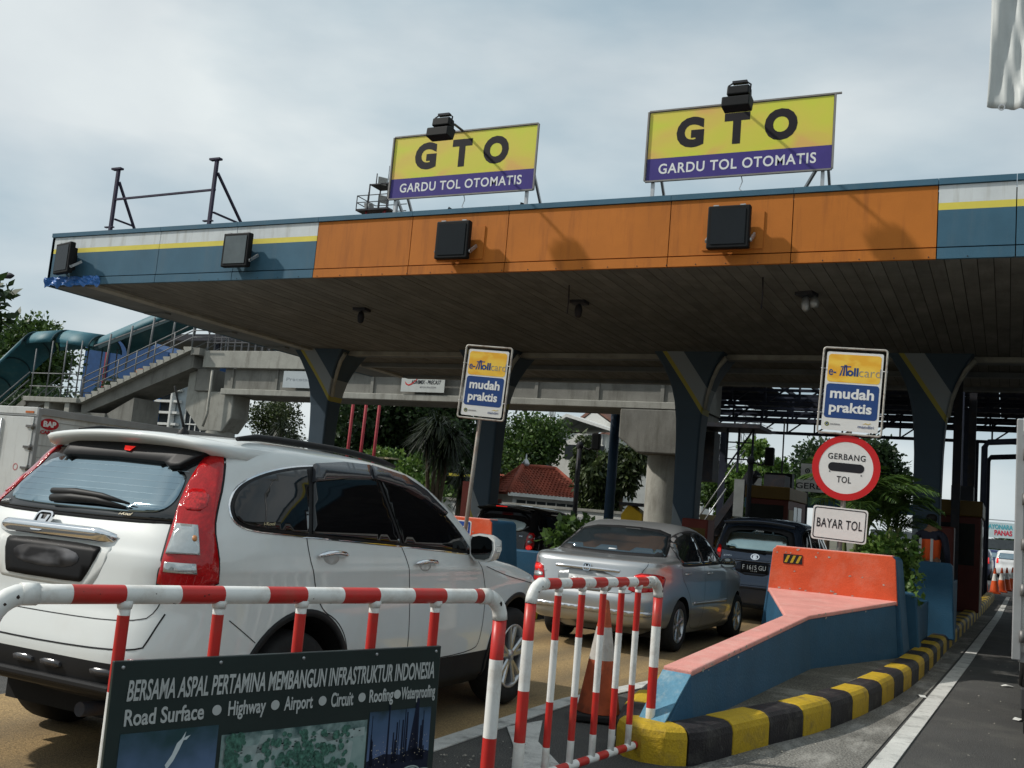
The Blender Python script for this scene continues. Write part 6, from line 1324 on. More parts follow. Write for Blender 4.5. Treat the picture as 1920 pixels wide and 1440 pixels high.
# ================================================================ vegetation
leaf_a = leafmat('leaf_mid_green', (.016, .042, .010), (.085, .15, .028)); leaf_b = leafmat('leaf_dark_green', (.010, .026, .010), (.045, .085, .025)); leaf_c = leafmat('leaf_bright_green', (.03, .085, .012), (.15, .24, .045)); leaf_d = leafmat('leaf_olive_green', (.02, .035, .012), (.075, .10, .03))
leaf_k = leafmat('leaf_blackish_green', (.008, .014, .008), (.035, .05, .02))
bark = mat('bark', (.10, .075, .05), .9, var=.3, vs=8, bump=.4, bs=30)
def leaf_cloud(clumps, n, size, rng, shape=1.6, droop=0.0):
    """many bent leaf faces scattered through clumps: (x,y,z,rx,rz)"""
    w = np.array([c_[3]**2 for c_ in clumps]); idx = rng.choice(len(clumps), n, p=w/w.sum()); C_ = np.array(clumps)[idx]
    d = rng.normal(size=(n, 3)); d /= np.linalg.norm(d, axis=1)[:, None]; r = rng.random(n)**(1/2.6)*(1+.12*rng.normal(size=n))
    P = C_[:, :3]+d*r[:, None]*np.stack([C_[:, 3], C_[:, 3], C_[:, 4]], 1)
    a = rng.normal(size=(n, 3)); a[:, 2] -= droop; a += d*.5; a /= np.linalg.norm(a, axis=1)[:, None]
    b_ = np.cross(a, rng.normal(size=(n, 3))); b_ /= np.linalg.norm(b_, axis=1)[:, None]; s_ = size*(.6+.8*rng.random(n))
    L_ = s_[:, None]*a*shape; Wd = s_[:, None]*b_*.5; nn = np.cross(a, b_)*s_[:, None]*.18
    V = np.empty((n, 4, 3)); V[:, 0] = P; V[:, 1] = P+L_*.5+Wd+nn; V[:, 2] = P+L_; V[:, 3] = P+L_*.5-Wd+nn
    return V.reshape(-1, 3)
def leaf_mesh(name, V, m):
    me = bpy.data.meshes.new(name); n = len(V)//4; me.vertices.add(len(V)); me.vertices.foreach_set('co', V.ravel()); me.loops.add(n*4); me.loops.foreach_set('vertex_index', np.arange(n*4)); me.polygons.add(n); me.polygons.foreach_set('loop_start', np.arange(n)*4); me.polygons.foreach_set('loop_total', np.full(n, 4)); me.materials.append(m); me.update(); me.validate(); return me
def tree(name, lab, loc, h, r, m, seedv, n=5000, leaf=.28, trunk=.25, base=.35, nclump=14, flat=.75, group=None, cat='tree', droop=0.0, shape=1.6):
    rng = np.random.default_rng(seedv); t = thing(name, lab, cat, loc, 0, group); cl = []; b = MB()
    b.tube([(0, 0, -.1), (.04*h*.1, 0, h*base*.6), (0, .05, h*base), (.1, 0, h*.75)], [trunk, trunk*.8, trunk*.62, trunk*.2], 8)
    for k in range(nclump):
        a = rng.random()*6.283; q = rng.random()**.6; zz = h*(base+.08+(1-base-.16)*rng.random()); e = 1-abs((zz/h-base)/(1-base)-.45)*1.1
        x, y = math.cos(a)*q*r*.72*e, math.sin(a)*q*r*.72*e; cr = r*(.28+.22*rng.random()); cl.append((x, y, zz, cr, cr*flat))
        b.tube([(0, 0, h*base*(.7+.3*rng.random())), (x*.5, y*.5, zz*.8), (x, y, zz)], [trunk*.4, trunk*.22, trunk*.06], 5)
    b.build('trunk', bark, t); V = leaf_cloud(cl, int(n*2.6), leaf*.56, rng, shape, droop); link('crown', leaf_mesh('crown', V, m), t); return t
# behind the toll gate
tree('broadleaf_tree', 'largest dark tree behind the footbridge between the first two columns', (-35.2, 52, 0), 10.5, 5.0, leaf_b, 11, 9000, .34, .3, .25, 18)
tree('broadleaf_tree', 'dark tree joined to the right of the largest dark tree', (-30.2, 53, 0), 9.6, 4.6, leaf_b, 12, 8000, .34, .3, .25, 16)
tree('broadleaf_tree', 'light green feathery tree just left of the first canopy column', (-47.5, 58, 0), 8.6, 2.9, leaf_d, 13, 3600, .22, .2, .3, 14, 1.0)
tree('broadleaf_tree', 'broad mid green tree above the red tiled roof', (-31.5, 68, 0), 8.2, 3.9, leaf_a, 14, 8000, .30, .25, .28, 16)
tree('broadleaf_tree', 'mid green tree right of the red roof, before the white house', (-26.6, 68, 0), 7.0, 2.7, leaf_a, 15, 5000, .28, .2, .28, 12)
for i, (x, h, lab) in enumerate(((-18.75, 5.6, 'weeping green tree left of the blue pole'), (-17.35, 5.4, 'weeping green tree right of the blue pole beside the round pier'))):
    rng = np.random.default_rng(40+i); cl = [(rng.normal()*.45, rng.normal()*.4, h*(.25+.68*rng.random()), .35+.2*rng.random(), .75) for _ in range(16)]
    t = thing('weeping_tree', lab, 'tree', (x, 48, 0), 0, 'weeping trees by the blue pole'); MB().tube([(0, 0, 0), (.05, 0, h*.5), (0, 0, h*.93)], [.14, .1, .03], 7).build('trunk', bark, t); link('crown', leaf_mesh('crown', leaf_cloud(cl, 8000, .14, rng, 2.4, 1.4), leaf_d), t)
for i, (x, y, h, r, lab, m) in enumerate(((-19.4, 76, 6.8, 3.2, 'leftmost of the trees seen under the truss roof', leaf_a), (-16.0, 75, 8.2, 3.1, 'bright bushy tree behind the lamp with square head', leaf_c), (-12.9, 84, 9.2, 4.6, 'wide flat dark tree left of the round sign', leaf_b), (-9.5, 80, 9.6, 3.2, 'dark tree peeping out at the left rim of the round sign', leaf_b))):
    tree('broadleaf_tree', lab, (x, y, 0), h, r, m, 50+i, 4500, .36, .25, .3, 13, .62)
tree('broadleaf_tree', 'dense green tree at the left picture edge beside the teal stair roof', (-59.5, 45, 0), 11.4, 5.6, leaf_a, 61, 11000, .36, .3, .2, 20)
tree('broadleaf_tree', 'dark shrubby tree under the teal stair roof', (-44.0, 36, 0), 5.6, 3.0, leaf_b, 62, 5000, .24, .2, .2, 14)
tree('broadleaf_tree', 'leafy tree seen through the stair railings', (-40.6, 37, 0), 6.6, 2.1, leaf_b, 63, 3600, .22, .2, .2, 12)
rng = np.random.default_rng(7); t = thing('overhanging_branch', 'leafy branch tips poking in at the left picture edge', 'branch', (-19.9, 14.0, 4.9)); b = MB(); b.tube([(-1.3, 0, -.1), (0, 0, .2), (.6, 0, .1)], [.05, .03, .01], 6); b.tube([(-1.3, 0, -.1), (-.2, 0, -.35), (.62, .02, -.3)], [.05, .03, .01], 6); b.tube([(-1.3, 0, -.1), (-1.5, .2, -2.5), (-1.5, .2, -4.9)], [.05, .09, .14], 7); b.build('branch', bark, t)
link('leaves', leaf_mesh('leaves', leaf_cloud([(.45, 0, .25, .38, .22), (.5, 0, -.27, .38, .16), (-.1, 0, .1, .5, .3)], 420, .13, rng, 2.2), leaf_b), t)
for i, (x, y, lab) in enumerate(((-34.4, 42, 'low green bushes left of the first column behind the SUV roof'), (-25.6, 41, 'low green bushes right of the first column at the poles'))):
    rng = np.random.default_rng(70+i); t = thing('bush', lab, 'bush', (x, y, 0)); cl = [(rng.uniform(-3, 3), rng.normal()*.6, rng.uniform(.8, 3.6)*(.7 if i == 0 else 1), .9, .6) for _ in range(16)]
    b = MB(); [b.tube([(c_[0]*.5, 0, 0), (c_[0], c_[1], c_[2])], [.06, .02], 5) for c_ in cl]; b.build('stems', bark, t); link('foliage', leaf_mesh('foliage', leaf_cloud(cl, 9000, .14, rng), leaf_a if i == 0 else leaf_c), t)
# spiky dracaenas: tall trunk with ball of strap leaves
def spiky(name, lab, loc, h, r, n, seedv, heads, m=None):
    rng = np.random.default_rng(seedv); t = thing(name, lab, 'spiky plant', loc); b = MB(); V = []
    for (hx, hy, hz, rr) in heads:
        b.tube([(hx*.2, hy*.2, 0), (hx*.6, hy*.6, hz*.5), (hx, hy, hz)], [.11, .09, .07], 7)
        for k in range(n):
            d = rng.normal(size=3); d[2] = d[2]*.8+.15; d /= np.linalg.norm(d); L_ = rr*(.75+.4*rng.random()); sd_ = np.cross(d, (0, 0, 1)); sd_ /= max(1e-6, np.linalg.norm(sd_)); w = .035*rr+.012
            p0 = np.array((hx, hy, hz)); p1 = p0+d*L_*.55; p2 = p0+d*L_+np.array((0, 0, -.38*L_))
            V += [p0-sd_*w*.4, p0+sd_*w*.4, p1+sd_*w*.5, p1-sd_*w*.5, p1-sd_*w*.5, p1+sd_*w*.5, p2+sd_*w*.1, p2-sd_*w*.1]
    b.build('trunk', bark, t); link('crown', leaf_mesh('crown', np.array(V), m or leaf_k), t)
spiky('dracaena', 'tall spiky black-green dracaena left of the left card sign', (-21.0, 36, 0), 5, 1.3, 260, 81, ((-.15, 0, 4.65, 1.25), (.35, .3, 4.1, 1.15), (-.45, -.2, 4.2, 1.0), (.1, .1, 3.5, .9)))
spiky('dracaena', 'small spiky dracaena at the foot of the left card sign pole', (-18.75, 34, 0), 3, .7, 170, 82, ((0, 0, 2.65, .75), (.12, 0, 1.9, .55)))
spiky('pandanus', 'drooping spiky pandanus left of the first canopy column', (-34.0, 42, 0), 5, 1.0, 150, 83, ((0, 0, 4.7, .95), (-.6, 0, 4.2, .8), (.7, .1, 4.1, .9), (.4, 0, 3.3, .8)))
# areca palms in the planter: every frond a piece
def frond_mesh(L_, seedv, m):
    rng = np.random.default_rng(seedv); V = []; n = 26; P = []
    for i in range(n+1):
        s_ = i/n; P.append(np.array((L_*(.80*s_), 0, L_*(.75*s_-.72*s_**2.3))))
    for i in range(3, n):
        s_ = i/n; d = P[min(i+1, n)]-P[i-1]; d /= np.linalg.norm(d); l = L_*.34*math.sin(math.pi*min(1, .12+s_*.9))**.7
        for sg in (-1, 1):
            q = d*.75+np.array((0, sg*.78, -.18+.1*rng.normal())); q /= np.linalg.norm(q); w = np.cross(q, (0, 0, 1)); w /= np.linalg.norm(w); ww = .012*L_*1.1; mid = P[i]+q*l*.55+np.array((0, 0, .02*L_)); e = P[i]+q*l+np.array((0, 0, -.12*l))
            V += [P[i]-w*ww*.4, P[i]+w*ww*.4, mid+w*ww, mid-w*ww, mid-w*ww, mid+w*ww, e+w*ww*.15, e-w*ww*.15]
    for i in range(n): V += [P[i]+np.array((0, .008, 0)), P[i]-np.array((0, .008, 0)), P[i+1]-np.array((0, .006, 0)), P[i+1]+np.array((0, .006, 0))]
    return leaf_mesh('frond', np.array(V), m)
fr_m = [frond_mesh(1.0, k, leaf_a) for k in range(3)]
def areca(lab, loc, n, size, seedv, lean=0):
    rn = random.Random(seedv); t = thing('areca_palm', lab, 'palm', loc, 0, 'feathery palms behind the coral wall'); b = MB()
    for k in range(5): a = rn.random()*6.28; b.tube([(math.cos(a)*.1, math.sin(a)*.1, 0), (math.cos(a)*.2, math.sin(a)*.2, size*.55)], [.035, .025], 7)
    b.build('trunk', mat('palm_stem', (.10, .12, .04), .6, var=.3), t)
    for k in range(n):
        o = link('frond', rn.choice(fr_m), t, loc=(rn.uniform(-.15, .15), rn.uniform(-.15, .15), size*rn.uniform(.4, .62)), rot=(rn.uniform(-.25, .25), rn.uniform(-1.05, -.15), rn.random()*6.283)); s_ = size*rn.uniform(.42, .7); o.scale = (s_, s_, s_)
areca('feathery palm rising just right of the round sign', (-1.85, 14.6, .8), 20, 1.95, 1)
areca('fuller feathery palm standing before the fourth column', (-1.58, 15.4, .75), 24, 1.75, 2)
t = thing('shrub', 'bright small-leaved shrub spilling over the coral wall right end', 'shrub', (-1.42, 14.5, .6)); rng = np.random.default_rng(91); cl = [(rng.uniform(-.42, .2), rng.uniform(-.3, .5), rng.uniform(.2, .85), .24, .2) for _ in range(20)]+[(.36, -.35, .3, .13, .22)]
b = MB(); [b.tube([(c_[0]*.4, c_[1]*.4, 0), (c_[0], c_[1], c_[2])], [.015, .006], 5) for c_ in cl]; b.build('stems', bark, t); link('foliage', leaf_mesh('foliage', leaf_cloud(cl, 3600, .055, rng, 1.5), leaf_c), t)
t = thing('shrub', 'loose leafy shrub between the black estate and silver saloon', 'shrub', (-6.6, 16.2, .6)); rng = np.random.default_rng(92); cl = [(rng.uniform(-.3, .4), rng.uniform(-.3, .5), rng.uniform(.05, .72), .2, .16) for _ in range(22)]
b = MB(); [b.tube([(c_[0]*.4, c_[1]*.4, 0), (c_[0], c_[1], c_[2])], [.018, .006], 5) for c_ in cl]; b.build('stems', bark, t); link('foliage', leaf_mesh('foliage', leaf_cloud(cl, 1500, .09, rng, 1.5), leaf_a), t)

# ================================================================ distant masts and poles
def lattice(name, lab, cat, loc, h, w0, w1, m, r=.06, group=None, step=2.0):
    t = thing(name, lab, cat, loc, 0, group); b = MB(); n = int(h/step); q = lambda k: w0+(w1-w0)*k/n
    cs = ((-1, -1), (1, -1), (1, 1), (-1, 1))
    for sx, sy in cs: b.bar((sx*w0, sy*w0, 0), (sx*w1, sy*w1, h), r*1.5)
    for k in range(n):
        for i in range(4):
            a, c_ = cs[i], cs[(i+1) % 4]; b.bar((a[0]*q(k), a[1]*q(k), h*k/n), (c_[0]*q(k+1), c_[1]*q(k+1), h*(k+1)/n), r); b.bar((a[0]*q(k), a[1]*q(k), h*k/n), (c_[0]*q(k), c_[1]*q(k), h*k/n), r)
    b.build('lattice', m, t); return t
redsteel = mat('red_mast_paint', (.30, .03, .04), .6, var=.2)
t = lattice('light_mast', 'red lattice floodlight mast rising behind the left GTO board', 'light mast', (-48.6, 70, 0), 25.6, .95, .95, redsteel, .09)
b = MB(); b.box((-1.75, -1.4, 25.6), (1.5, 1.4, 25.75)); b.box((-.95, -.8, 28.0), (1.2, .8, 28.1))
for x, y in ((-.95, -.8), (.95, -.8), (-.95, .8), (.95, .8)): b.bar((x, y, 25.7), (x, y, 28.1), .09)
for z in (26.3, 26.9): b.bar((-1.7, -1.4, z), (1.5, -1.4, z), .06); b.bar((-1.7, 1.4, z), (1.5, 1.4, z), .06); b.bar((-1.7, -1.4, z), (-1.7, 1.4, z), .06)
for x in (-1.7, -.6, .5, 1.5): b.bar((x, -1.4, 25.7), (x, -1.4, 26.9), .06)
b.tube([(-.9, 0, 28), (-.9, 0, 29.3)], .05, 5); b.tube([(.3, 0, 28), (.3, 0, 29.9)], .03, 5); b.tube([(-1.6, 0, 26), (-1.6, 0, 27.7)], .03, 5); b.build('platform', dark_steel, t)
for x, z, a in ((.1, 28.55, .3), (1.0, 28.15, .5), (.45, 26.9, .2), (-.7, 26.4, -.4)):
    q = MB(); q.prism([(-.35, -.3), (.35, -.3), (.42, .32), (-.42, .32)], -.9, -.55, 'y'); q.box((-.25, -.55, -.2), (.25, -.35, .2)); o = q.build('floodlight_head', steel, t); o.location = (x, 0, z); o.rotation_euler = (.35, .2, a)
lattice('radio_mast', 'thin pale lattice mast with round dish above the white house', 'radio mast', (-49.0, 110, 0), 26, .22, .22, steel, .05)
lattice('radio_mast', 'thinner pale mast left of the dish mast', 'radio mast', (-50.2, 112, 0), 24, .12, .12, steel, .035)
o = MB().lathe([(.01, -.2), (.5, -.1), (.55, .1), (.01, .05)], 16, 0, 'y', (-48.9, 109.3, 12.6)).build('dish_aerial', steel); tag(o, 'round dish fixed to the pale lattice mast', 'aerial')
lattice('power_pylon', 'faint grey power pylon far away under the truss roof', 'pylon', (-51.2, 220, 0), 34, 2.6, .6, mat('pylon_grey', (.36, .38, .4), .6), .12, step=3.5)
b = MB()
for z in (19, 24): b.bar((-56.5, 220, z), (-46, 220, z), .2); b.bar((-56.5, 220, z), (-51.2, 220, z+1.6), .14); b.bar((-46, 220, z), (-51.2, 220, z+1.6), .14)
o = b.build('pylon_arms', mat('pylon_grey', (.36, .38, .4), .6)); tag(o, 'pair of cross arms on the far power pylon', 'pylon arms')
for i, x in enumerate((-28.35, -27.6, -26.85)):
    o = MB().tube([(0, 0, 0), (.1, 0, 6.6)], .075, 8).build('red_pole', redsteel); o.location = (x, 40, 0); tag(o, ('left', 'middle', 'right')[i]+' of the three thin red poles under the footbridge', 'pole', 'red poles under the footbridge')
t = thing('street_lamp', 'street lamp head reaching in at the left picture edge', 'street lamp', (-43.2, 30, 0)); MB().tube([(0, 0, 0), (0, 0, 9.2), (.5, 0, 9.85), (1.8, 0, 10.02), (2.3, 0, 10.02)], [.12, .09, .06, .05, .04], 8).build('pole', steel, t); MB().lathe([(.02, 2.2), (.12, 2.35), (.14, 2.7), (.04, 2.95), (.0, 2.97)], 10, 0, 'x', (0, 0, 10.02)).build('lamp_head', dark_steel, t)
o = MB().tube([(0, 0, 0), (0, 0, 6.4)], .17, 12).build('blue_pole', mat('blue_pole_paint', (.02, .05, .10), .5, var=.15)); o.location = (-12.3, 33.0, .0); tag(o, 'plain blue steel pole left of the round bridge pier', 'pole')
def head_pole(loc, h, lab, ang):
    t = thing('lamp_pole', lab, 'lamp pole', loc, ang); MB().tube([(0, 0, 0), (0, 0, h)], .075, 8).build('pole', dark_steel, t); MB().tube([(0, 0, h-.05), (.3, 0, h-.12), (.42, 0, h)], .025, 6).build('arm', dark_steel, t); b = MB(); b.box((.38, -.13, h-.12), (.62, .13, h+.38)); b.build('head', flood_m, t, .03); MB().lathe([(.09, h-.1), (.12, h-.02), (.07, h+.1), (0, h+.12)], 10).build('cap', dark_steel, t)
head_pole((-11.75, 28.6, .1), 3.55, 'dark pole with square lamp head before the weeping trees', R(8)); head_pole((-6.45, 28.2, .1), 3.35, 'dark pole with tilted square lamp head left of the round sign', R(5))

# ================================================================ houses and walls behind
tile_red = mat('roof_tile_red', (.24, .06, .036), .8, var=.28, vs=1.5, dirt=((.10, .05, .035), .6, 1.2), fine=.2, fs=20); tile_br = mat('roof_tile_brown', (.16, .085, .065), .85, var=.25, vs=1.2)
plaster = mat('plaster_white', (.58, .58, .55), .8, var=.08, vs=.8, dirt=((.3, .29, .26), .6, .8, (1, 1, .4))); winm = mat('house_window', (.03, .035, .04), .15)
def slope_tiles(b, A, B_, C_, D, rows, cols):
    """tiled roof slope: A-B eaves, D-C top; overlapping stepped courses with rolled tiles"""
    A, B_, C_, D = map(Vector, (A, B_, C_, D)); nrm = (B_-A).cross(D-A).normalized()
    if nrm.z < 0: nrm = -nrm
    for r_ in range(rows):
        s0, s1 = r_/rows, (r_+1.12)/rows; l0, r0 = A.lerp(D, s0), B_.lerp(C_, s0); l1, r1 = A.lerp(D, min(1, s1)), B_.lerp(C_, min(1, s1)); k = max(1, int(cols*(r0-l0).length/max(.01, (B_-A).length)))
        for c_ in range(k):
            u0, u1, um = c_/k, (c_+1)/k, (c_+.5)/k; vs = [l0.lerp(r0, u0)+nrm*.02, l0.lerp(r0, um)+nrm*.13, l0.lerp(r0, u1)+nrm*.02, l1.lerp(r1, u0), l1.lerp(r1, um)+nrm*.07, l1.lerp(r1, u1)]
            b.add(vs, [(0, 1, 4, 3), (1, 2, 5, 4), (0, 2, 1)], 0, False)
def hip_house(name, lab, loc, rz, lx, ly, zw, zr, m, over=.6, ridge=.45, rows=14, cols=26, windows=True):
    t = thing(name, lab, 'house', loc, rz); MB().box((-lx/2, -ly/2, 0), (lx/2, ly/2, zw)).build('wall', plaster, t); a, c_ = lx/2+over, ly/2+over; k = lx/2*ridge
    b = MB(); E = [(-a, -c_, zw-.15), (a, -c_, zw-.15), (a, c_, zw-.15), (-a, c_, zw-.15)]; r0, r1 = (-k, 0, zr), (k, 0, zr)
    b.add([(x, y, z-.06) for x, y, z in E+[r0, r1]], [(0, 1, 5, 4), (1, 2, 5), (2, 3, 4, 5), (3, 0, 4), (3, 2, 1, 0)]); b.build('roof', m, t)
    b = MB(); slope_tiles(b, E[0], E[1], r1, r0, rows, cols); slope_tiles(b, E[3], E[0], r0, r0, rows, int(cols*ly/lx)); slope_tiles(b, E[1], E[2], r1, r1, rows, int(cols*ly/lx)); slope_tiles(b, E[2], E[3], r0, r1, rows, cols); b.build('roof_tiles', m, t, fixn=False)['kind'] = 'stuff'
    for e, r_ in ((E[0], r0), (E[1], r1), (E[2], r1), (E[3], r0), (r0, r1)): MB().tube([e, Vector(e).lerp(Vector(r_), .5)+Vector((0, 0, .08)), Vector(r_)+Vector((0, 0, .08))], .14, 8).build('ridge_tile', m, t)
    for s_ in (-1, 1): MB().bar((-a, s_*c_, zw-.2), (a, s_*c_, zw-.2), .06, .22).build('fascia_board', plaster, t)
    if windows:
        for x in (-lx*.3, 0, lx*.3): o = MB().box((x-.6, -ly/2-.03, zw-1.5), (x+.6, -ly/2+.02, zw-.5)).build('window', winm, t); MB().box((x-.03, -ly/2-.05, zw-1.5), (x+.03, -ly/2-.031, zw-.5)).build('mullion', plaster, o)
    return t
t = hip_house('tiled_house', 'low white house with red tiled hip roof and silver onion finial', (-26.0, 57, 0), R(46), 4.3, 3.2, 2.7, 4.25, tile_red, .5, .5, 12, 22)
b = MB(); b.lathe([(.05, 4.25), (.20, 4.33), (.25, 4.47), (.12, 4.68), (.05, 4.76), (.035, 5.0), (.0, 5.08)], 12, c=(-.9, 0, .0)); b.build('onion_finial', steel, t)
hip_house('tiled_house', 'second tiled roof mostly hidden behind the second column and dracaena', (-31.6, 60, 0), R(40), 5.0, 4.0, 2.6, 3.9, tile_red, .5, .45, 10, 18)
hip_house('tiled_house', 'brown tiled hip roof peeping above the white gabled house', (-29.6, 92, 0), R(10), 9, 8, 9.0, 12.0, tile_br, .8, .25, 10, 20)
t = thing('white_house', 'white two-storey gabled house behind the trees right of the masts', 'house', (-29.6, 75, 0), R(-6)); MB().box((-2.3, -2.5, 0), (2.3, 3, 7.9)).build('wall', plaster, t); b = MB(); b.prism([(-2.9, 7.9), (-1.0, 9.1), (2.9, 8.1), (2.9, 8.3), (-1.0, 9.35), (-3.0, 8.15)], -3.1, 3.4, 'y'); b.build('roof', mat('house_roof_white', (.6, .6, .58), .6), t)
b = MB(); b.prism([(-2.4, 8.2), (.0, 10.0), (2.6, 8.5), (2.6, 8.7), (.0, 10.25), (-2.6, 8.4)], -.5, 4.2, 'y'); b.build('upper_roof', tile_br, t); MB().prism([(-1.9, 8.5), (0, 9.9), (2.0, 8.7)], -.45, 3, 'y').build('gable_wall', plaster, t)
MB().box((-1.2, -2.56, 5.9), (2.2, -2.48, 7.0)).build('window', winm, t)
for k in range(5): MB().box((.5+k*.38, -2.62, 7.1), (.54+k*.38, -2.5, 7.85)).build('balcony_bar', steel, t)
MB().box((-3.1, -2.3, 3.4), (-2.4, -1.6, 8.0)).build('blue_tank_tower', mat('blue_tower', (.05, .12, .3), .5), t)
t = thing('boundary_wall', 'long low white wall behind the middle lanes', 'wall', (0, 40, 0)); MB().box((-25, 0, 0), (-12.6, .2, 1.75)).build('wall_face', plaster, t); MB().box((-25, -.06, 1.75), (-12.6, .26, 1.86)).build('coping', concrete_pale, t)
for k in range(5): MB().box((-24.0+k*2.4, -.03, .9), (-23.0+k*2.4, .0, 1.5)).build('wall_panel', mat('wall_panel_grey', (.36, .37, .37), .7), t)
t = thing('brick_gatepost', 'dark red square pillar before the red tiled roof', 'pillar', (-16.2, 30.5, 0)); MB().box((-.35, -.3, 0), (.35, .3, 2.35)).build('shaft', mat('dark_red_wall', (.10, .02, .015), .8, var=.2), t); MB().box((.35, -.25, 0), (.9, .25, 1.85)).build('side_block', mat('dark_red_wall', (.10, .02, .015), .8), t)
t = thing('green_kiosk', 'dark green kiosk roof behind the SUV with pale awning', 'kiosk', (-26.6, 42, 0)); MB().box((-1.6, -.9, 0), (1.8, .9, 2.7)).build('wall', mat('kiosk_green', (.03, .05, .03), .7), t); MB().prism([(-1.9, 2.7), (2.1, 2.95), (2.1, 3.1), (-1.9, 3.5)], -1.2, 1.2, 'y').build('roof', mat('kiosk_roof', (.05, .07, .05), .7), t); MB().box((-1.2, -1.6, 3.42), (.6, -1.0, 3.5)).build('awning', mat('kiosk_awning', (.45, .38, .26), .6), t)
t = thing('parking_shelter', 'yellow edged shelter roof left of the second column', 'shelter', (-25.4, 44, 0)); MB().box((-1.2, -.6, 2.95), (1.8, .9, 3.08)).build('roof', mat('shelter_yellow', (.55, .48, .06), .6), t); MB().box((-1.1, .3, 1.2), (1.6, .5, 2.95)).build('panel', mat('shelter_green', (.08, .12, .06), .7), t)
for x in (-1.0, 1.5): MB().tube([(x, 0, 0), (x, 0, 2.95)], .05, 6).build('post', steel, t)
t = thing('station_sign', 'blue and white roadside sign beside the water tank', 'sign', (-33.2, 60, 0)); MB().box((-.1, -.05, 0), (.1, .05, 3.0)).build('post', steel, t); MB().box((-1.5, -.1, 2.6), (-.1, .02, 4.35)).build('white_panel', sign_white, t); MB().box((.2, -.1, 3.2), (2.4, .02, 4.6)).build('blue_panel', navy_ink, t); f = frame((0, -.105, 0), (1, 0, 0), (0, 0, 1)); text('R B', (.4, 3.75, 1.7, 4.4), f, white_ink, t, bold=.05); b = MB(); ring(b, f, rrect(-1.15, 2.9, -.45, 3.9, .25), rrect(-1.0, 2.75, -.6, 3.7, .18), .01); b.build('loop_mark', navy_ink, t)
b = MB(); b.lathe([(.0, 0), (.62, .02), (.62, 1.1), (.5, 1.25), (.2, 1.35), (.0, 1.36)], 16); o = b.build('water_tank', plaster); o.location = (-31.6, 57, 2.9); tag(o, 'round white water tank behind the dracaena', 'water tank')
o = MB().box((-.5, -.5, 0), (.5, .5, 2.9)).build('tank_stand', concrete); o.location = (-31.6, 57, 0); tag(o, 'concrete stand carrying the round white water tank', 'stand')
# left background: blue hall, grey building with white louvres, dark long roof
t = thing('blue_hall', 'tall blue walled hall behind the stair', 'building', (-67, 62, 0)); MB().prism([(-5.5, 0), (-5.5, 12.9), (0, 13.3), (4.2, 12.1), (4.2, 0)], 0, 8, 'y').build('wall', mat('hall_blue', (.015, .06, .17), .6, var=.15), t); MB().box((-2.9, -.1, 4), (-2.6, .02, 12.5)).build('red_pipe', redsteel, t); b = MB(); [plate2(b, frame((1.4, -.06, 8.6), (1, 0, 0), (0, 0, 1)), circ(0, k*.62, .55, 10, .22), .02) for k in range(4)]; b.build('orange_mark', mat('mark_orange', (.5, .2, .05), .6), t)
t = thing('long_roof_shed', 'flat dark roofed shed behind the teal stair roof', 'building', (-66, 70, 0)); MB().box((-9, 0, 14.6), (16, 6, 15.2)).build('roof', dark_steel, t); [MB().box((x-.2, 1, 0), (x+.2, 1.4, 14.6)).build('post', dark_steel, t) for x in (-8, 0, 8, 15)]
t = thing('grey_office', 'pale grey office with white louvre fins under the stair', 'building', (-47.5, 50, 0)); MB().box((-3.2, 0, 0), (1.2, 2.5, 8.0)).build('wall', mat('office_grey', (.40, .45, .48), .7, var=.06), t); MB().prism([(-5, 8.0), (1.5, 8.0), (1.2, 8.6), (-4, 8.6)], -.5, 3, 'y').build('roof', mat('office_roof', (.30, .36, .40), .6), t)
MB().box((-4.3, -.2, 0), (-3.2, .5, 8)).build('blue_pier', mat('office_blue', (.03, .12, .32), .6), t); MB().box((-3.15, -.08, 3.9), (-1.9, -.01, 7.4)).build('window', winm, t)
for k in range(5): MB().box((-3.4, -.45, 4.4+k*.75), (-1.3, -.1, 4.55+k*.75)).build('louvre', sign_white, t)
MB().box((-1.95, -.5, 4.3), (-1.8, -.1, 7.6)).build('louvre_post', sign_white, t)
g = MB().box((-.9, -.06, 4.2), (1.1, -.01, 6.4)).build('window', winm, t)
for k in range(5): MB().box((-.9+k*.48, -.12, 4.2), (-.84+k*.48, -.061, 6.4)).build('mullion', sign_white, g)
for k in range(3): MB().box((-.9, -.14, 4.2+k*1.06), (1.1, -.121, 4.28+k*1.06)).build('mullion', sign_white, g)
t = thing('painted_hoarding', 'red and yellow painted hoarding under the stair', 'hoarding', (-46.0, 43, 0)); MB().box((-1.5, 0, 0), (0, .1, 6.0)).build('red_panel', mat('hoard_red', (.30, .03, .03), .6), t); MB().prism([(-2.4, 0), (-1.5, 0), (-1.5, 5.3), (-2.4, 4.6)], 0, .1, 'y').build('yellow_panel', mat('hoard_yellow', (.5, .38, .08), .6), t)

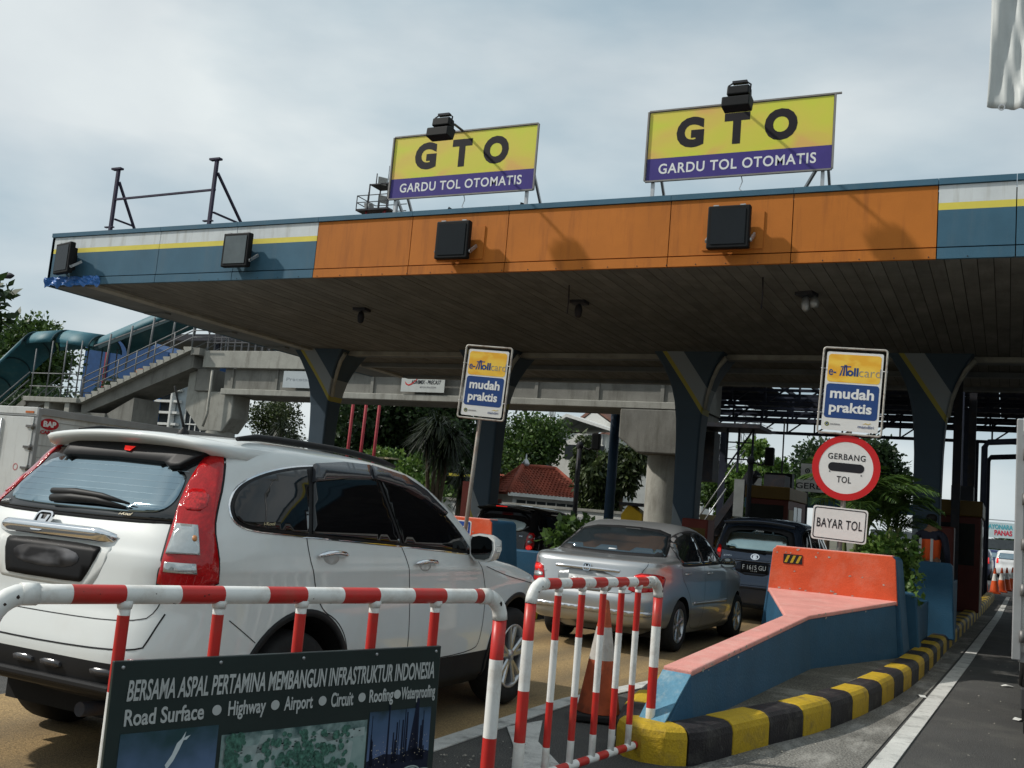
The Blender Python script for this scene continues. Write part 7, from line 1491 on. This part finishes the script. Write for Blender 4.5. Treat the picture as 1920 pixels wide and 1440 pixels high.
# ================================================================ booths and gear under the truss roof
booth_red = mat('booth_red_paint', (.09, .017, .012), .5, var=.15); booth_gold = mat('booth_gold_paint', (.12, .07, .012), .5, var=.12); booth_gl = mat('booth_window', (.02, .022, .022), .08)
def booth(loc, w, d, lab, h=2.4):
    t = thing('toll_booth', lab, 'toll booth', loc, 0, 'toll booths on the islands'); MB().box((-w/2, 0, 0), (w/2, d, h-.35)).build('wall', booth_red, t, .02); MB().box((-w/2-.03, -.03, h-.35), (w/2+.03, d+.03, h)).build('roof_band', booth_gold, t, .03)
    MB().box((-w/2+.12, -.015, 1.0), (w/2-.12, .0, h-.5)).build('window', booth_gl, t)
    for s_ in (-1, 1): o = MB().box((s_*(w/2)-.012, d*.3, .95), (s_*(w/2)+.012, d*.75, h-.5)).build('side_window', booth_gl, t); MB().box((s_*(w/2)-.02, d*.5, .95), (s_*(w/2)+.02, d*.5+.04, h-.5)).build('mullion', steel, o)
    MB().box((-w/2+.06, -.01, .1), (-w/2+.1, .0, 1.9)).build('conduit', steel, t); MB().box((-w*.2, d*.2, h), (w*.3, d*.5, h+.35)).build('cooler', dark_steel, t); MB().box((w/2-.01, .1, .0), (w/2+.015, d*.27, 2.0)).build('door', mat('booth_cream', (.38, .34, .26), .6), t)
booth((-1.0, 24.5, .165), .92, 2.6, 'dark red toll booth with gold band beside the right lane')
booth((-5.95, 28.2, .165), 1.15, 2.6, 'dark red toll booth above the grey family van roof', 2.6)
t = thing('pay_machine', 'tall red pay machine before the right booth', 'pay machine', (-1.18, 22.0, .165)); MB().box((-.2, 0, 0), (.22, .5, 1.75)).build('cabinet', booth_red, t, .03); MB().box((-.12, -.01, 1.0), (.13, .0, 1.4)).build('screen', booth_gl, t)
for x, y, lab in ((-1.05, 24.25, 'thick dark steel post left of the right booth'), (-.86, 27.6, 'thick dark steel post right of the right booth')): o = MB().box((-.085, -.085, 0), (.085, .085, 5.22)).build('steel_post', dark_steel); o.location = (x, y, .165); tag(o, lab, 'post')
t = thing('gate_cabinet', 'blue grey cabinet on the middle island before the booth', 'cabinet', (-6.3, 22.4, .165)); MB().box((-.3, 0, 0), (.3, .6, 1.5)).build('body', mat('cabinet_red', (.17, .03, .02), .5), t, .03); MB().box((-.25, -.01, .6), (.25, .0, 1.3)).build('door', booth_gold, t)
for i, (x, y, lab) in enumerate(((-11.15, 32, 'yellow ticket machine left of the round pier'), (-9.75, 32.6, 'yellow ticket machine right of the round pier'))):
    t = thing('ticket_machine', lab, 'ticket machine', (x, y, 0), 0, 'yellow machines at the round pier'); MB().prism([(-.35, 0), (.38, 0), (.38, 1.75), (-.1, 2.05), (-.35, 1.7)], 0, .7, 'y').build('cabinet', mat('machine_yellow', (.52, .34, .02), .5, var=.12), t, .02); MB().box((-.4, -.1, 2.0), (.42, .8, 2.1)).build('hood', dark_steel, t); MB().box((-.2, -.01, .9), (.2, 0, 1.4)).build('screen', booth_gl, t)
# steel access stair with platform, left of the grey van
t = thing('access_stair', 'dark steel access stair and platform behind the third column', 'steel stair', (-7.6, 30.2, 0)); b = MB(); b.bar((-.9, 0, 0.6), (.75, 0, 3.3), .08, .2); b.bar((-.9, .8, .6), (.75, .8, 3.3), .08, .2); b.build('stringer', dark_steel, t)
for k in range(10): MB().box((-.85+k*.165, .05, .7+k*.27), (-.6+k*.165, .78, .74+k*.27)).build('tread', dark_steel, t)
b = MB(); b.tube([(-.9, 0, 1.6), (.5, 0, 3.9)], .02, 6); b.tube([(-.9, 0, 1.2), (.0, 0, 2.7)], .02, 6); b.build('handrail', steel, t)
for x in (-.05, .3, .72): MB().bar((x, 0, 0 if x > .5 else 3.2), (x, 0, 4.6), .06).build('post', tr_m, t)
for z in (3.6, 4.1): MB().bar((-.1, 0, z), (.75, 0, z), .04).build('rail', tr_m, t)
MB().bar((-.05, 0, 3.3), (.72, 0, 4.5), .045).build('brace', tr_m, t); MB().box((-1.1, -.5, 4.5), (1.0, 1.2, 4.62)).build('canopy_sheet', dark_steel, t); MB().box((-1.2, .2, 2.9), (-.5, .9, 4.4)).build('side_screen', dark_steel, t); MB().box((.25, -.06, 1.9), (.55, -.02, 3.0)).build('pale_board', mat('pale_board', (.24, .26, .26), .6), t)
MB().box((-1.0, .9, .9), (.2, .94, 1.9)).build('slatted_screen', mat('screen_tan', (.30, .25, .14), .7), t); MB().box((.3, .3, .9), (.75, .9, 1.6)).build('yellow_box', mat('machine_yellow', (.52, .34, .02), .5), t)
t = thing('name_board', 'long white GERBANG TOL board behind the round sign', 'sign board', (0, 40.2, 0)); MB().box((-7.4, 0, 3.2), (-3.4, .08, 3.66)).build('panel', sign_white, t); f = frame((0, -.006, 0), (1, 0, 0), (0, 0, 1)); text('GERBANG TOL', (-7.42, 3.31, -4.6, 3.54), f, black_ink, t, bold=.01)
MB().box((-7.25, .0, 3.68), (-5.9, .08, 4.28)).build('logo_panel', sign_white, t); b = MB(); ring(b, f, circ(-7.0, 4.0, .095, 18), circ(-7.0, 4.0, .06, 18), .004); plate2(b, f, circ(-7.0, 4.0, .03, 8), .004); b.build('round_logo', black_ink, t); [MB().bar((x, .05, 0), (x, .05, 3.2), .1).build('post', dark_steel, t) for x in (-7.0, -4.0)]
MB().box((-7.5, .2, 2.6), (-3.0, .3, 3.0)).build('blue_beam', blue_fascia, t)
t = thing('name_board', 'short white board with letters GA beside the lamp pole', 'sign board', (0, 40.2, 0)); MB().box((-9.3, 0, 3.2), (-8.75, .08, 3.6)).build('panel', sign_white, t); text('GA', (-9.28, 3.33, -9.08, 3.48), f, black_ink, t); MB().bar((-9.0, .05, 0), (-9.0, .05, 3.2), .1).build('post', dark_steel, t); MB().box((-9.35, .0, 2.45), (-8.75, .06, 2.85)).build('blue_stripe_panel', blue_fascia, t); MB().box((-9.35, -.0, 2.86), (-8.75, .06, 3.02)).build('white_stripe_panel', sign_white, t)
t = thing('speaker_box', 'black box hanging under the truss roof left of the long white board', 'box', (-8.0, 40.1, 0)); MB().box((-.6, 0, 3.0), (.45, .5, 3.85)).build('housing', flood_m, t, .02); MB().bar((0, .25, 3.85), (0, .25, 6.0), .05).build('hanger', dark_steel, t)
# ================================================================ beyond: queue, billboard, far footbridge
t = thing('far_billboard', 'far SAYONARA PANAS billboard beyond the booth', 'billboard', (-.6, 120, 0)); MB().box((-1.7, 0, 3.15), (1.5, .2, 4.75)).build('panel', mat('far_board', (.50, .60, .62), .5, var=.05), t); f = frame((-.1, -.02, 0), (1, 0, 0), (0, 0, 1)); text('SAYONARA', (-1.45, 4.05, 1.1, 4.55), f, mat('far_cyan', (.08, .40, .48), .5), t, bold=.03); text('PANAS', (-.65, 3.4, 1.05, 3.95), f, mat('far_red', (.55, .05, .08), .5), t, bold=.04); [MB().box((x-.12, .2, 0), (x+.12, .5, 5.0)).build('post', steel, t) for x in (-1.5, 1.3)]; MB().bar((-2.2, .1, 5.0), (2.0, .1, 5.0), .1).build('top_bar', steel, t)
t = thing('far_footbridge', 'dark footbridge crossing far beyond the booth', 'footbridge', (0, 122, 0)); MB().box((-14, 0, 2.0), (22, 2.5, 3.0)).build('deck', mat('far_deck', (.075, .09, .10), .8), t); [MB().box((x-.5, .5, 0), (x+.5, 2, 2.0)).build('support', concrete, t) for x in (-13, 20)]
tree('broadleaf_tree', 'far row of hazy trees beyond the booth', (2, 190, 0), 4.4, 7.0, leaf_b, 95, 2500, .6, .3, .15, 14, .3); o = MB().box((-9, 170, 0), (16, 176, 1.6)).build('far_shed', mat('far_shed_wall', (.16, .14, .11), .8)); tag(o, 'low brown shed far beyond the queue', 'shed')
FARR = [(r_[0], r_[1], r_[2], r_[3], r_[4], r_[5]) for r_ in MPVR]
def far_car(lab, loc, m):
    cc = Car('queued_car', lab, FARR, m, m, loc, R(-2), (0, 2.65), .31, .80, .36, (.3, .3), .09, group='cars queuing beyond the booth', rim='six', archblack=False)
    cc.patch('rear_window', [(-.54, 1.54), (.54, 1.54), (.64, 1.17), (-.64, 1.17)], 'rear', glass_rear, .004, 0, .12)
    for k in (1, -1): cc.patch('tail_lamp', [(k*.60, 1.22), (k*.70, 1.22), (k*.72, .9), (k*.60, .9)], 'rear', lamp_hot, .008, 0, .1)
    for md in ('R', 'L'): cc.patch('side_window', [(-.3, 1.2), (-.2, 1.5), (1.2, 1.5), (1.8, 1.17)], md, glass_dark, .004, 0, .12)
far_car('dark red-lit car nearest in the far queue beyond the booth', (-2.2, 50.5, 0), mat('far_car_dark', (.03, .032, .04), .3, .3, coat=.6)); far_car('dark car in the middle of the far queue', (-1.6, 62, 0), mat('far_car_blue', (.03, .04, .08), .3, .3, coat=.6)); far_car('white car at the right of the far queue', (.1, 71, 0), mat('far_car_white', (.65, .66, .66), .3, coat=.6)); far_car('dark blue car farthest in the queue', (-1.0, 80, 0), mat('far_car_navy', (.02, .03, .10), .3, coat=.6))

# ================================================================ attendant in orange vest
pt = thing('person', 'attendant seen from behind in orange vest standing by the right booth', 'person', (-1.15, 18.3, .165), R(-20)); pt.scale = (1.07, 1.07, 1.07)
skin_m = mat('skin_brown', (.22, .11, .065), .55, var=.06); cloth_m = mat('dark_uniform', (.02, .022, .035), .8, var=.15); vest_m = mat('orange_vest', (.75, .10, .02), .6, var=.08); hair_m = mat('black_hair', (.008, .007, .006), .6)
def skinned(name, pts, edges, rad, m, parent, sub=1, root=0):
    me = bpy.data.meshes.new(name); me.from_pydata(pts, edges, []); o = link(name, me, parent); s_ = o.modifiers.new('s', 'SKIN'); s_.use_smooth_shade = True
    for i, r_ in enumerate(rad): v = me.skin_vertices[0].data[i]; v.radius = (r_, r_*.8) if isinstance(r_, float) else r_; v.use_root = (i == root)
    if sub: q = o.modifiers.new('u', 'SUBSURF'); q.levels = sub; q.render_levels = sub
    me.materials.append(m); return o
P = [(0, 0, .95), (0, .0, 1.15), (0, .01, 1.35), (0, .0, 1.47), (0, .01, 1.55), (0, .03, 1.64), (0, .03, 1.72),
     (-.11, 0, .90), (-.12, .02, .50), (-.12, -.02, .09), (-.12, .12, .04), (.11, 0, .90), (.12, .03, .50), (.13, -.01, .09), (.13, .13, .04),
     (-.19, 0, 1.42), (-.25, -.03, 1.15), (-.22, .12, .95), (-.20, .19, .90), (.19, 0, 1.42), (.27, -.04, 1.16), (.24, .10, .95), (.22, .17, .90)]
Ed = [(0, 1), (1, 2), (2, 3), (3, 4), (4, 5), (5, 6), (0, 7), (7, 8), (8, 9), (9, 10), (0, 11), (11, 12), (12, 13), (13, 14), (3, 15), (15, 16), (16, 17), (17, 18), (3, 19), (19, 20), (20, 21), (21, 22)]
Ra = [.14, .135, .16, .08, .05, .082, .07, .085, .06, .042, .03, .085, .06, .042, .03, .06, .045, .032, .025, .06, .045, .032, .025]
for hx, base, k0 in ((-.20, 18, 0), (.22, 22, 1)):
    for f_ in range(5):
        dx = (-.03+.015*f_) if f_ < 4 else (.035 if hx < 0 else -.035); l = (.05, .06, .065, .055, .035)[f_]; i = len(P); P += [(hx+dx, .22, .88), (hx+dx*1.2, .22+l*.7, .865), (hx+dx*1.2, .22+l, .835)]; Ed += [(base, i), (i, i+1), (i+1, i+2)]; Ra += [.011, .009, .007]
skinned('body', P, Ed, Ra, skin_m, pt)
skinned('trousers', [(0, 0, .98), (-.11, 0, .90), (-.12, .02, .5), (-.12, -.02, .1), (.11, 0, .90), (.12, .03, .5), (.13, -.01, .1)], [(0, 1), (1, 2), (2, 3), (0, 4), (4, 5), (5, 6)], [.15, .10, .075, .065, .10, .075, .065], cloth_m, pt)
skinned('shirt', [(0, 0, .95), (0, 0, 1.15), (0, .01, 1.36), (0, 0, 1.46), (-.2, 0, 1.42), (-.255, -.03, 1.15), (-.23, .09, 1.0), (.2, 0, 1.42), (.275, -.04, 1.16), (.25, .07, 1.0)], [(0, 1), (1, 2), (2, 3), (3, 4), (4, 5), (5, 6), (3, 7), (7, 8), (8, 9)], [.155, .15, .175, .09, .075, .058, .045, .075, .058, .045], cloth_m, pt)
skinned('vest', [(0, 0, .97), (0, 0, 1.15), (0, .01, 1.32), (0, .005, 1.39)], [(0, 1), (1, 2), (2, 3)], [.172, .168, .19, .175], vest_m, pt)
b = MB()
for sx in (-.09, .09): b.box((sx-.02, -.168, 1.0), (sx+.02, -.158, 1.36))
b.build('reflective_strip', mat('reflective_grey', (.5, .5, .48), .4), pt)
skinned('hair', [(0, .0, 1.60), (0, .005, 1.68), (0, .02, 1.75)], [(0, 1), (1, 2)], [.088, .108, .075], hair_m, pt)
MB().lathe([(.0, 0), (.012, .0), (.014, .02), (.0, .03)], 8, 0, 'y', (0, .11, 1.64)).build('nose', skin_m, pt)

# ================================================================ trucks and tree rows added out of frame to cut skylight and darken reflections
box_van('cargo_truck', 'unseen white box truck added in the second lane right to block skylight', (4.6, 9.5, 0), 1.95, 4.4, .8, 2.9, 1, False)
box_van('cargo_truck', 'unseen white box truck added farther back on the right to block skylight', (4.9, -9.0, 0), 1.95, 4.4, .8, 2.8, 1, False)
rr = random.Random(31)
for i in range(13):
    tree('broadleaf_tree', ('first', 'second', 'third', 'fourth', 'fifth', 'sixth', 'seventh', 'eighth', 'ninth', 'tenth', 'eleventh', 'twelfth', 'thirteenth')[i]+' tree counted forward along the unseen row added right of the lanes', (17+rr.uniform(-1, 3), -34+i*6.2, 0), rr.uniform(5.5, 7.5), rr.uniform(3.2, 4.2), (leaf_a, leaf_b, leaf_d)[i % 3], 200+i, 1500, .5, .28, .18, 12, .9, 'unseen trees added right of the plaza to dim skylight')
for i in range(9):
    tree('broadleaf_tree', ('first', 'second', 'third', 'fourth', 'fifth', 'sixth', 'seventh', 'eighth', 'ninth')[i]+' tree from the left in the unseen row added behind the queue', (-34+i*6.5+rr.uniform(-1, 1), -46+rr.uniform(-3, 3), 0), rr.uniform(6, 8), rr.uniform(3.6, 4.6), (leaf_b, leaf_a, leaf_d)[i % 3], 230+i, 1500, .5, .28, .18, 12, .9, 'unseen trees added behind the camera to dim skylight')
